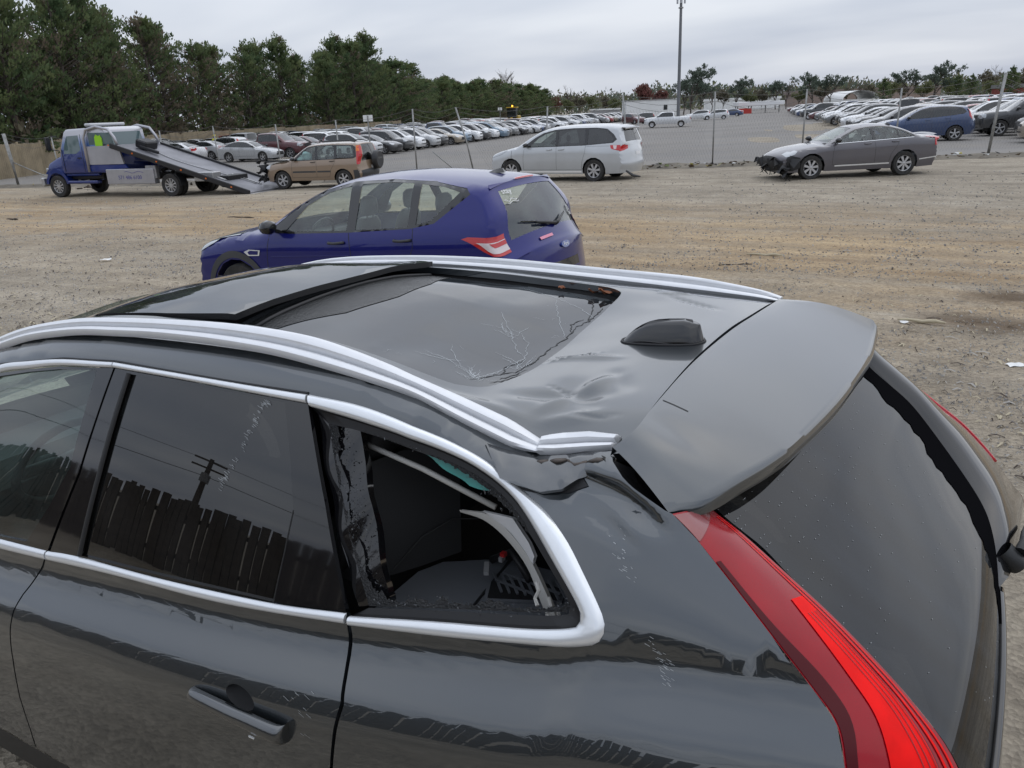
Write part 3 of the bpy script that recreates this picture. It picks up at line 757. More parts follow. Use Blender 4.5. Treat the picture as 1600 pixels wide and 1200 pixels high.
# crumpled flap of roof edge under the rail kink
fl = [(1.019, .625, 1.523), (.968, .612, 1.510), (.904, .606, 1.506), (.843, .588, 1.514), (.766, .574, 1.530), (.750, .582, 1.520), (.757, .602, 1.503), (.806, .634, 1.488), (.829, .660, 1.473), (.867, .678, 1.468), (.914, .682, 1.474), (.955, .680, 1.480)]
bm = bmesh.new()
vs_ = [bm.verts.new(p) for p in fl]
f = bm.faces.new(vs_)
bmesh.ops.triangulate(bm, faces=[f])
bmesh.ops.subdivide_edges(bm, edges=bm.edges, cuts=4, use_grid_fill=True)
rim_ = {v for e in bm.edges if len(e.link_faces) == 1 for v in e.verts}
for v in bm.verts:
    q = noise.noise(v.co*26)*.007+noise.noise(v.co*60)*.003
    if v in rim_: q *= .5
    v.co += Vector((0, .75, .5))*(q + (0 if v in rim_ else .006))
ex = bmesh.ops.extrude_face_region(bm, geom=list(bm.faces))
for g in ex['geom']:
    if isinstance(g, bmesh.types.BMVert): g.co += Vector((.0, -.012, -.010))
bmesh.ops.recalc_face_normals(bm, faces=bm.faces)
me = bpy.data.meshes.new('crumpled_roof_edge'); bm.to_mesh(me); bm.free(); me.materials.append(PAINTC)
me.polygons.foreach_set('use_smooth', [True]*len(me.polygons))
o = bpy.data.objects.new('crumpled_roof_edge', me); COL.objects.link(o); o.parent = SUV; dn(o); fixn(o, 55)
mb = MB()      # torn bare metal lip
tl = [(.757, .600, 1.523), (.80, .604, 1.512), (.845, .604, 1.508), (.88, .610, 1.501), (.905, .620, 1.499)]
for i, (a, b) in enumerate(zip(tl, tl[1:])):
    mb.tube([a, ((a[0]+b[0])/2, (a[1]+b[1])/2+random.uniform(.004, .01), (a[2]+b[2])/2+random.uniform(-.006, .004)), b], [.004, .006, .003], 5)
B_(mb, 'torn_metal_lip', mat('torn_metal', (.10, .085, .075), .5, .6), True)
S('flap_shadow', [(.80, 1.487), (.83, 1.471), (.87, 1.466), (.92, 1.470), (.95, 1.474), (.93, 1.460), (.87, 1.456), (.82, 1.462), (.785, 1.478)], lambda x, z: (x, Yn(x, z)+.003, z), RUBBER, SUV, step=.02, flip=True, edge=.015)  # dark sheet painted in as the shadow below the crumpled lip

# ------------------------------------------------ shark fin aerial
fb = [(.972, .0), (.955, .022), (.90, .034), (.83, .038), (.775, .030), (.755, .010)]
fb = fb + [(x, -y) for x, y in fb[::-1][:-1]]
rows = []
for h in np.linspace(0, 1, 9):
    row = []
    for x, y in smoothline(fb, 3, True):
        u = (.972-x)/.217
        top = .058*(1-(1-min(1, u/.72))**3.2)*(1 if u < .8 else 1-(u-.8)*.9)
        zz = Top(x, y)-.003+h*max(.004, top)
        k = 1-.72*h**2.2
        xs = x + (-.012*h*(1-u) if u > .5 else -.0*h)
        row.append(Vector((xs + h*.012*(1 if u > .85 else 0), y*k, zz)))
    rows.append(row)
mb = MB(); mb.loft(rows, closed=True); n_ = len(rows[0]); mb.F.append(tuple(len(mb.V)-n_+i for i in range(n_))); mb.M.append(0)
B_(mb, 'shark_fin_aerial', BLACKG, True, ang=60)
mb = MB(); mb.tube([Vector((x, y*1.05, Top(x, y)+.001)) for x, y in smoothline(fb, 3, True)]+[Vector((fb[0][0], 0, Top(.972, 0)+.001))], .004, 5); B_(mb, 'aerial_gasket', RUBBER, True)

# ------------------------------------------------ spoiler
r0 = [(.752, .596, 1.550), (.722, .56, 1.577), (.729, .42, 1.583), (.733, .16, 1.594), (.722, -.12, 1.599), (.703, -.31, 1.600), (.684, -.52, 1.597), (.682, -.555, 1.591)]
U = [(.619, .655, 1.470), (.570, .600, 1.487), (.523, .510, 1.498), (.484, .400, 1.502), (.461, .300, 1.503), (.419, -.02, 1.508), (.402, -.33, 1.512), (.410, -.50, 1.527), (.421, -.555, 1.549)]
Lp = [(.622, .652, 1.462), (.566, .610, 1.456), (.521, .510, 1.464), (.489, .420, 1.467), (.460, .290, 1.468), (.419, .0, 1.471), (.400, -.34, 1.473), (.401, -.48, 1.490), (.404, -.555, 1.509)]
M_ = 60
A0, U0, L0 = (resample([tuple(p) for p in smoothline(q, 6)], n=M_) for q in (r0, U, Lp))
rows = []
rows.append([p+np.array((.004, 0, -.02)) for p in A0]); rows.append([p+np.array((-.001, 0, -.001)) for p in A0])
for k in (.04, .15, .3, .45, .6, .75, .88, .96, 1.0):
    row = []
    for i, (a, b) in enumerate(zip(A0, U0)):
        p = a*(1-k)+b*k; c = i/(M_-1)
        p = p+np.array((0, .010*math.sin(math.pi*k)*max(0, 1-c*9), .016*math.sin(math.pi*k)))
        p[2] += -.012*math.exp(-((c-.115)/.025)**2)*math.sin(math.pi*min(1, k*1.2))*.5
        row.append(p)
    rows.append(row)
rows.append([p*.5+q*.5+np.array((-.004, 0, .002)) for p, q in zip(U0, L0)]); rows.append([p for p in L0]); rows.append([p+np.array((.02, 0, -.006)) for p in L0]); rows.append([p+np.array((.12, -.02 if p[1] > .3 else 0, -.02)) for p in L0])
mb = MB(); mb.loft(rows); sp = B_(mb, 'spoiler', PAINT, True, ang=50)
mb = MB()      # short seam running back from the near corner
q_ = [rows[r_][c_] for r_, c_ in ((2, 11), (3, 11), (4, 11))]; mb.loft([[p+np.array((0, .0015, .0008)), p+np.array((0, -.0015, .0008))] for p in q_]); B_(mb, 'spoiler_seam', RUBBER)
mb = MB(); mb.loft([[(.74, .57, 1.55), (.60, .655, 1.45)], [(.74, -.56, 1.56), (.42, -.56, 1.46)], [(.55, -.50, 1.40), (.55, -.5, 1.40)]]); B_(mb, 'spoiler_underside', RUBBER)
mb = MB(); mb.loft([[(.772, .603, 1.532), (.735, .628, 1.512), (.69, .648, 1.492), (.635, .668, 1.458)], [(.72, .57, 1.50), (.70, .59, 1.48), (.65, .61, 1.45), (.60, .63, 1.42)], [(.72, .3, 1.36), (.68, .3, 1.34), (.62, .3, 1.32), (.56, .3, 1.30)]]); B_(mb, 'pillar_gap', RUBBER)

# ------------------------------------------------ tail lamps and hatch glass
TOp = [np.array(LN(x, z)) for x, z in tail_outer]
TIp = [(.575, .548, 1.440), (.560, .55, 1.430), (.505, .56, 1.403), (.418, .575, 1.349), (.344, .59, 1.304), (.270, .61, 1.255), (.196, .63, 1.198), (.125, .66, 1.132), (.075, .70, 1.03), (.055, .74, .93), (.07, .77, .86)]
def lamp(A, Bq, name, m, t0, t1, s0, s1, off=0, bulge=.012, side=1, n=50, k=9):
    A = resample(smoothline(A, 5), n=120); Bq = resample(smoothline(Bq, 5), n=120); rows = []
    for i in range(n):
        s = s0+(s1-s0)*i/(n-1); j = s*118.99; a = A[int(j)]*(1-j % 1)+A[int(j)+1]*(j % 1); b = Bq[int(j)]*(1-j % 1)+Bq[int(j)+1]*(j % 1)
        tt0 = t0(s) if callable(t0) else t0; tt1 = t1(s) if callable(t1) else t1; row = []
        for q in range(k):
            t = tt0+(tt1-tt0)*q/(k-1)
            p = a*(1-t)+b*t + np.array((-.55, .5, .45))*(bulge*4*t*(1-t)+off)
            row.append(p*np.array((1, side, 1)))
        rows.append(row)
    mb = MB(); mb.loft(rows)
    return mb
LAMP = dn(lamp(TOp, TIp, 'tail_lamp', None, 0, 1, .0, 1).build('tail_lamp', RED, SUV, True)); fixn(LAMP, 60)
def sub(mb, name, m, parent=LAMP):
    o = mb.build(name, m, parent, True); return fixn(o, 60)
sub(lamp(TOp, TIp, '', None, lambda s: .62-.55*max(0, (s-.26))**.8, lambda s: .84-.12*max(0, s-.3), .262, .98, .0022, n=60), 'lit_strip', REDB)
sub(lamp(TOp, TIp, '', None, lambda s: .015, lambda s: .09+.10*math.exp(-((s-.45)/.12)**2), .14, .98, .0018), 'dark_edge', REDD)
sub(lamp(TOp, TIp, '', None, .86, .885, .03, .98, .002), 'lens_ridge', REDB)
sub(lamp(TOp, TIp, '', None, .93, .95, .03, .98, .002), 'lens_ridge', REDB)
sub(lamp(TOp, TIp, '', None, .0, lambda s: max(.02, 1-(s/.085)), .004, .083, .003), 'corner_lens', mat('brown_red_lens', (.20, .012, .015), .15, coat=1))
for k_ in (.66, .72, .78, .815):
    sub(lamp(TOp, TIp, '', None, k_, k_+.010, .30, .98, .0032), 'lens_rib', RED)
FT = [(.442, -.600, 1.464), (.405, -.610, 1.433), (.358, -.620, 1.394), (.302, -.630, 1.346), (.228, -.645, 1.286), (.163, -.660, 1.234), (.106, -.680, 1.174), (.055, -.690, 1.115), (.005, -.710, 1.044), (-.036, -.730, .986), (-.04, -.76, .90)]
FO = [(p[0]+.10, p[1]-.015, p[2]-.13) for p in FT]
o = lamp([tuple((p[0], -p[1], p[2])) for p in FO], [tuple((p[0], -p[1], p[2])) for p in FT], '', None, 0, 1, 0, 1, bulge=.01, side=-1).build('tail_lamp', RED, SUV, True); dn(fixn(o, 60))
mb = MB(); mb.tube([p for p in smoothline(FT[1:8], 4)], .0045, 6); B_(mb, 'far_lamp_edge', mat('red_lens_edge', (.6, .006, .02), .2, coat=1), True)
GR = [(0.432, -0.430, 1.477), (0.405, -0.430, 1.443), (0.350, -0.430, 1.399), (0.288, -0.420, 1.351), (0.208, -0.400, 1.264), (0.132, -0.340, 1.189), (0.093, -0.280, 1.154), (0.073, -0.210, 1.135), (0.058, -0.120, 1.108), (0.047, -0.040, 1.062)]
GL = [(.590, .540, 1.452), (.531, .545, 1.414), (.470, .552, 1.380), (.414, .57, 1.343), (.342, .585, 1.299), (.268, .605, 1.249), (.194, .625, 1.193), (.123, .655, 1.128), (.072, .69, 1.03)]
a = resample(smoothline(GL, 4), n=40); b = resample(smoothline(GR, 4), n=40); rows = []
for p, q in zip(a, b):
    rows.append([p*(1-t)+q*t+np.array((-.62, 0, .62))*.018*(4*t*(1-t)) for t in np.linspace(0, 1, 30)])
rows_g = rows
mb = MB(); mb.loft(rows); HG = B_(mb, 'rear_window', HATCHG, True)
band = []
for i in range(40):
    p = b[i]; band.append([rows[i][k]*(1-f)+rows[i][k+1]*f+np.array((-.7, 0, .7))*.0015 for k, f in ((int(26.6-4.2*i/39), .2+.5*abs(math.sin(i*1.3))), (27, .2), (28, .2), (28, .99))])
mb = MB(); mb.loft(band); o = mb.build('glass_border', mat('black_glass_border', (.006, .006, .007), 1, spec=0), HG, True)
f_ = resample(smoothline(FT, 4), n=40); rows2 = []
for p, q in zip(b, f_):
    rows2.append([p*(1-t)+q*t+np.array((-.5, -.1, .6))*.040*math.sin(math.pi*t**.55) for t in np.linspace(0, 1, 14)])
mb = MB(); mb.loft(rows2); B_(mb, 'hatch_edge_panel', BLACKG, True)
# lower tailgate, bumper, underside
bt = [rows[-1][k] for k in range(30)]
mb = MB(); mb.tube([p+np.array((-.004, 0, 0)) for p in bt], .008, 8); B_(mb, 'lower_glass_edge', SILVER if False else BLACKG, True)
rw = []
for dz, dxx in ((0, .0), (.03, -.012), (.12, -.022), (.25, -.02), (.36, .0), (.42, .03)):
    rw.append([Vector((p[0]+dxx, p[1]*1.08 if abs(p[1]) > .3 else p[1], p[2]-dz)) for p in bt])
mb = MB(); mb.loft(rw); B_(mb, 'tailgate', PAINT, True, ang=50)
def bumper(x0, sgn, z0, z1, name, m, parent=SUV, w0=.80):
    rw = []
    for z, k in ((z0, .10), (z0+.06, .02), ((z0+z1)/2, 0), (z1-.05, .015), (z1, .07)):
        rw.append([Vector((x0+sgn*(-k-.16*(abs(t)**3)), w0*t, z)) for t in np.linspace(-1, 1, 25)])
    mb = MB(); mb.loft(rw); return B_(mb, name, m, True)
bumper(-.01, -1, .32, .66, 'rear_bumper', PAINT)
bumper(4.64, 1, .28, .80, 'front_bumper', PAINT, w0=.78)
mb = MB(); mb.box((2.3, 0, .30), (3.9, 1.5, .14)); mb.box((2.35, 0, .45), (2.0, 1.55, .10)); B_(mb, 'floor_pan', CABIN)
S('hood', [(3.63, -.735), (3.63, .735), (3.8, .745), (4.2, .70), (4.45, .62), (4.56, .50), (4.60, .0), (4.56, -.50), (4.45, -.62), (4.2, -.70), (3.8, -.745)], lambda x, y: (x, y, Top(x, y)+.012), PAINT, SUV, step=.08)
S('windshield', [(2.89, -.575), (2.89, .575), (3.2, .64), (3.57, .72), (3.57, -.72), (3.2, -.64)], lambda x, y: (x, y, Top(x, y)+.01), CLEARW, SUV, step=.08)
# rear wiper
mb = MB(); mb.lathe([(.0, -.040), (.020, -.038), (.026, -.028), (.028, 0), (.028, .02)], (0, 0, 0), axis='X', n=14)
Rw = Matrix.Rotation(-math.radians(40), 3, 'Y')
mb.V = [tuple(Rw @ Vector(v)+Vector((0.031, -.15, 1.093))) for v in mb.V]
mb.tube([(0.006, -.15, 1.110), (-0.004, -.18, 1.125), (-0.009, -.26, 1.110), (-0.024, -.40, 1.060)], [.016, .015, .012, .009], 8)
B_(mb, 'rear_wiper', PLAST, True, ang=50)

for cx, cy, sd_ in ((.975, .80, 1), (3.75, .80, 1), (.975, -.80, -1), (3.75, -.80, -1)):
    wheel((cx-2.3, cy, .36), .36, .235, SUV, sd_, twin=True)

for y in (.38, -.38):
    seat(2.55, y, SUV); seat(1.62, y, SUV, z=.60)
mb = MB()
t = np.linspace(0, 2*math.pi, 25)
Rs = Matrix.Rotation(-.5, 3, 'Y')
mb.tube([Rs @ Vector((0, .185*math.cos(q), .185*math.sin(q)))+Vector((3.03, .38, 1.00)) for q in t], .016, 8, cap=False)
mb.tube([Rs @ Vector((0, -.17, .02))+Vector((3.03, .38, 1.0)), Vector((3.05, .38, 1.0)), Rs @ Vector((0, .17, .02))+Vector((3.03, .38, 1.0))], .022, 6)
mb.tube([Vector((3.05, .38, 1.0)), Vector((3.35, .38, .9))], .035, 8)
B_(mb, 'steering_wheel', LEATHER, True)
mb = MB(); mb.box((3.38, 0, .88), (.45, 1.36, .26), ch=.08); B_(mb, 'dashboard', PLAST, ang=30)
# cabin lining seen through the broken window: ledge over the wheel, vent, seat edge, headlining
mb = MB()
mb.prism([(.70, .36), (.70, .76), (1.306, .76), (1.306, .52), (1.275, .455), (1.16, .385), (1.11, .37), (.90, .37)], (.70, 1.08)); B_(mb, 'cargo_side_ledge', BOARD)
mb = MB(); mb.box((1.113, .475, 1.0815), (.006, .215, .003), rz=.10); B_(mb, 'ledge_joint', RUBBER)
gq = [(1.112, .487), (1.024, .430), (.944, .442), (.932, .487), (1.085, .550)]
mb = MB(); mb.prism([(1.12, .492), (1.026, .420), (.935, .433), (.922, .490), (1.088, .562)], (1.0805, 1.086)); G_ = B_(mb, 'vent_frame', BOARD)
mb = MB(); mb.prism(gq, (1.0862, 1.0872)); o = mb.build('vent_opening', CABIN, G_)
for i in range(9):
    k = i/8; a = Vector((1.112, .487, 0)).lerp(Vector((1.024, .430, 0)), 0); x0 = 1.095-.155*k
    mb = MB(); mb.box((x0, .445+.035*(1-k)+.005, 1.0895), (.006, .085, .005), rz=.75); o = mb.build('vent_slat', BOARD, G_)
for i in range(2):
    mb = MB(); mb.box((1.02, .455+.035*i, 1.0905), (.17, .005, .005), rz=-.12); mb.build('vent_rib', BOARD, G_)
mb = MB(); mb.box((.95, 0, .72), (.9, 1.2, .04)); mb.box((1.44, 0, .85), (.10, 1.30, .50), R=Matrix.Rotation(-.15, 3, 'Y')); B_(mb, 'cargo_floor', CABIN)
mb = MB(); mb.loft([[(1.36, .60, 1.09), (1.30, .50, 1.09), (1.24, .42, 1.10)], [(1.42, .60, 1.25), (1.34, .48, 1.27), (1.26, .38, 1.24)], [(1.44, .58, 1.36), (1.36, .46, 1.38), (1.28, .34, 1.33)]]); B_(mb, 'seat_bolster', LEATHER, True)
mb = MB(); mb.tube([(1.345, .575, 1.10), (1.30, .50, 1.17), (1.26, .42, 1.19), (1.22, .36, 1.17)], .0018, 5); B_(mb, 'seat_stitching', mat('stitching', (.05, .05, .05), .8))
mb = MB(); mb.box((1.115, .50, 1.13), (.012, .045, .010), rz=.5); mb.box((1.095, .46, 1.14), (.010, .016, .012)); BK = B_(mb, 'belt_buckle', mat('buckle_grey', (.35, .35, .35), .4))
mb = MB(); mb.box((1.093, .455, 1.150), (.012, .014, .010)); mb.build('release_button', mat('button_red', (.5, .02, .02), .4), BK)
mb = MB(); mb.tube([(1.15, .42, 1.10), (1.09, .42, 1.14), (1.02, .46, 1.10)], .010, 6); B_(mb, 'belt_webbing', LEATHER, True)
mb = MB(); mb.tube([(1.372, .627, 1.472), (1.182, .628, 1.434), (1.000, .628, 1.381)], .0065, 8); B_(mb, 'headlining_edge', TRIMW, True)
hl = [(1.38, 1.46, .62), (1.38, 1.52, .60)]
mb = MB(); mb.loft([[(3.0, .56, 1.43), (2.4, .58, 1.555), (1.7, .58, 1.58), (1.2, .58, 1.53), (.95, .56, 1.45), (.75, .5, 1.42)], [(3.0, 0, 1.45), (2.4, 0, 1.58), (1.7, 0, 1.59), (1.2, 0, 1.48), (.95, 0, 1.48), (.75, 0, 1.45)], [(3.0, -.56, 1.43), (2.4, -.58, 1.555), (1.7, -.58, 1.58), (1.2, -.58, 1.53), (.95, -.56, 1.5), (.75, -.5, 1.45)]]); B_(mb, 'headlining', CABIN, True)
def band3(out, inn, m, name, th=.006, bul=.006):
    out = resample(out, n=24); inn = resample(inn, n=24); rows = []
    for a, b in zip(out, inn):
        rows.append([a, a+np.array((0, .006, .004)), (a+b)/2+np.array((0, bul, bul)), b+np.array((0, .003, 0)), b-np.array((0, th, 0)), a-np.array((0, th, 0))])
    mb = MB(); mb.loft(rows, closed=True); return B_(mb, name, m, True, ang=50)
tz = lambda P: [(x, .62+.10*max(0, (1.05-x)/.2)**1.5*.6, z) for x, z in P]
band3(smoothline([(1.087, .63, 1.354), (1.011, .63, 1.360), (.957, .64, 1.335), (.905, .655, 1.297), (.866, .67, 1.248), (.826, .69, 1.196), (.800, .71, 1.215)][:6], 4),
      smoothline([(1.087, .63, 1.352), (1.026, .63, 1.346), (.965, .64, 1.318), (.912, .655, 1.275), (.880, .67, 1.225), (.845, .69, 1.180)], 4), TRIMW, 'pillar_trim')
band3([(1.03, .632, 1.366), (.95, .64, 1.372), (.905, .655, 1.333), (.888, .665, 1.312)], [(1.01, .632, 1.359), (.953, .64, 1.333), (.910, .655, 1.302), (.893, .665, 1.295)], mat('white_trim', (.62, .62, .62), .6), 'broken_trim_piece')
mb = MB()
for x, z in ((.86, 1.29), (.835, 1.262), (.815, 1.235)):
    mb.tube([(x, .715, z), (x-.012, .73, z-.006), (x-.006, .735, z-.022), (x-.016, .745, z-.03)], .004, 5)
B_(mb, 'trim_clips', TRIMW)
S('side_airbag_edge', [(1.239, 1.528), (1.170, 1.512), (1.092, 1.486), (1.017, 1.461), (.976, 1.441), (.970, 1.433), (1.039, 1.438), (1.134, 1.479), (1.218, 1.510)], lambda x, z: (x, Yn(x, z)-.035+.004*math.sin(x*70), z), TEAL, SUV, step=.015, flip=True, edge=.012)
# black inner pillar beside the hole
S('inner_pillar', [(1.455, 1.545), (1.40, 1.53), (1.323, 1.528), (1.30, 1.47), (1.25, 1.373), (1.184, 1.225), (1.17, 1.19), (1.25, 1.17), (1.32, 1.29), (1.39, 1.42)], lambda x, z: (x, Yn(x, z)-.026-.004*math.sin(x*40+z*30), z), BLACKG, SUV, step=.02, flip=True, edge=.02, rim=.02)
# shattered glass still held by the seal: a ragged rim plus loose crumbs
SH = mat('shattered_glass', (.012, .013, .015), .22, bump=(260, 1.0, .012), spec=.7)
def ragged(P, amp, st=.006, seed=3):
    r = random.Random(seed); out = []
    for p in densify(P, st, False): out.append((p[0]+r.uniform(-amp, amp), p[1]+r.uniform(-amp, amp)))
    return out
top_in = [(1.323, 1.521), (1.235, 1.511), (1.138, 1.498), (1.077, 1.480), (1.016, 1.457), (.972, 1.436), (.922, 1.410), (.885, 1.387)]
bot_in = [(.758, 1.299), (.775, 1.294), (.812, 1.279), (.864, 1.264), (.934, 1.263), (.967, 1.248), (1.017, 1.239), (1.038, 1.246), (1.057, 1.227), (1.107, 1.229), (1.136, 1.212), (1.170, 1.212), (1.184, 1.222)]
ring_out = [tuple(p) for p in seal_in]
LS = lambda x, z: (x, Yn(x, z)-.013, z)
sh1 = ragged(top_in, .0025, seed=1) + [(.895, 1.403), (.940, 1.432), (.993, 1.458), (1.066, 1.484), (1.179, 1.508), (1.308, 1.522)]
S('glass_remnant', sh1, LS, SH, SUV, step=.012, flip=True, edge=.006)
sh2 = [(.766, 1.290), (.775, 1.281), (.845, 1.262), (1.048, 1.222), (1.215, 1.186)] + ragged(bot_in[::-1], .004, seed=2)
S('glass_remnant', sh2, LS, SH, SUV, step=.012, flip=True, edge=.006)
sh3 = [(1.215, 1.186), (1.30, 1.33), (1.400, 1.520), (1.375, 1.520)] + ragged([(1.37, 1.515), (1.355, 1.48), (1.362, 1.45), (1.335, 1.42), (1.34, 1.39), (1.30, 1.35), (1.305, 1.33), (1.262, 1.285), (1.25, 1.26), (1.225, 1.24), (1.205, 1.222), (1.184, 1.215)], .004, seed=5)
S('glass_remnant', sh3, LS, SH, SUV, step=.012, flip=True, edge=.006)
mb = MB()
CR1 = mat('glass_crumb', (.05, .055, .06), .08, spec=.9)
def crumb(x, z, o, s):
    c = Vector((x, Yn(x, z)-o, z)); P = [c+Vector((random.uniform(-s, s), random.uniform(0, s), random.uniform(-s, s))) for _ in range(4)]
    mb.add(P, [(0, 1, 2), (0, 2, 3), (0, 3, 1), (1, 3, 2)])
for i in range(700):
    t = random.random(); q = random.random()
    if q < .38: a = Vector((1.215, 1.19)); b = Vector((1.40, 1.52)); p = a.lerp(b, t); p.x -= random.uniform(-.005, .05)
    elif q < .75:
        k = bot_in[int(t*(len(bot_in)-1))]; p = Vector((k[0]+random.uniform(-.02, .02), k[1]+random.uniform(-.022, .004)))
    else:
        k = top_in[int(t*(len(top_in)-1))]; p = Vector((k[0]+random.uniform(-.03, .03), k[1]+random.uniform(0, .018)))
    crumb(p.x, p.y, .014, random.uniform(.0015, .0035))
o = mb.build('glass_crumbs', CR1, SUV); o['kind'] = 'stuff'; dn(o)

# fine scuffs left on glass and paint
SCF = mat('scuff_white', (.42, .44, .45), .7)
def scuffs(path, n, spread, L, name, seed, off=.0):
    r = random.Random(seed); mb = MB()
    for k in range(n):
        t = r.random()*(len(path)-1); a = path[int(t)]; b = path[min(len(path)-1, int(t)+1)]; f = t % 1
        x, z = a[0]+(b[0]-a[0])*f+r.gauss(0, spread), a[1]+(b[1]-a[1])*f+r.gauss(0, spread); l = L*r.uniform(.3, 1); w_ = r.uniform(.0004, .0009)
        P = [(x-l, z-l*.3), (x+l, z+l*.3), (x+l, z+l*.3+w_), (x-l, z-l*.3+w_)]
        mb.add([(u, Yn(u, v)+off, v) for u, v in P], [(0, 1, 2, 3)])
    o = mb.build(name, SCF, SUV); o['kind'] = 'stuff'; dn(o)
scuffs([(1.578, 1.546), (1.601, 1.528), (1.618, 1.480), (1.640, 1.435), (1.66, 1.39), (1.69, 1.345)], 90, .004, .006, 'glass_scuffs', 4, -.0055)
scuffs([(.70, 1.43), (.685, 1.40), (.655, 1.375)], 26, .008, .004, 'paint_scuffs', 5, .001)
scuffs([(.60, 1.28), (.575, 1.25), (.565, 1.22)], 40, .006, .005, 'paint_scuffs', 6, .001)
scuffs([(1.30, .99), (1.36, .97), (1.30, .90)], 12, .012, .010, 'paint_scuffs', 7, .001)

r = random.Random(9); mb = MB()      # dust specks on the rear glass
for k in range(260):
    i = min(37, int(abs(r.gauss(0, 15)))); t = r.random()**1.3*.75; j = t*29; a = rows_g[i][int(j)]; p = Vector(a*(1-j % 1)+rows_g[i][int(j)+1]*(j % 1))+Vector((-.001, 0, .001)); e = r.uniform(.0006, .0014)
    mb.add([p+Vector((0, -e, 0)), p+Vector((-e*.6, 0, -e*.7)), p+Vector((0, e, 0)), p+Vector((e*.6, 0, e*.7))], [(0, 1, 2, 3)])
o = mb.build('glass_specks', SCF, SUV); o['kind'] = 'stuff'; dn(o)

# ================================================================== cars built from a side profile
def cdt(outline, holes, step, edge):
    loops = [densify(outline, edge)] + [densify(h, edge) for h in holes]
    B = [p for l in loops for p in l]; Ba = np.array(B); lo, hi = Ba.min(0), Ba.max(0)
    gx = np.arange(lo[0]+step*.5, hi[0], step); gy = np.arange(lo[1]+step*.5, hi[1], step*.87)
    G = np.array([(x+(step*.5 if j % 2 else 0), y) for j, y in enumerate(gy) for x in gx]).reshape(-1, 2)
    k = inpoly(G, loops[0])
    for h in loops[1:]: k &= ~inpoly(G, h)
    G = G[k]
    if len(G):
        dm = np.sqrt(((G[:, None]-Ba[None])**2).sum(2)).min(1); G = G[dm > edge*.45]
    E = []; s = 0
    for l in loops:
        n = len(l); E += [(s+i, s+(i+1) % n) for i in range(n)]; s += n
    vc, _, fc, _, _, _ = geometry.delaunay_2d_cdt([Vector((float(p[0]), float(p[1]))) for p in list(B)+list(G)], E, [], 0, 1e-6)
    V = np.array([(v.x, v.y) for v in vc]); cen = np.array([V[list(f)].mean(0) for f in fc])
    k = inpoly(cen, loops[0])
    for h in loops[1:]: k &= ~inpoly(cen, h)
    return V, [tuple(f) for f, q in zip(fc, k) if q]

PAINT_OBJ = mat('car_paint', (.5, .5, .5), .35, .25, coat=1, objcol=True, dirt=(1.6, .14, (.20, .18, .15)))
LOTGLASS = mat('dark_window', (.012, .015, .016), .05, coat=.5)
SEEGLASS = glass('light_green_glass', (.84, .93, .90), 1, dirt=.16, dust_sheen_col=(.42, .52, .48))  # pale green layer paints reflected sky and see-through light on the panes
TINTGLASS = glass('tinted_glass', (.10, .115, .12), 1, dirt=.05)
ORANGE = mat('amber_lens', (.75, .16, .02), .25, coat=.6)
REDL = mat('car_tail_red', (.50, .010, .014), .2, coat=.8)
GREYPL = mat('grey_plastic', (.045, .046, .048), .6)
DAMAGE = mat('exposed_black_parts', (.013, .013, .014), .6)
PAPER = mat('paper_white', (.78, .78, .76), .8)

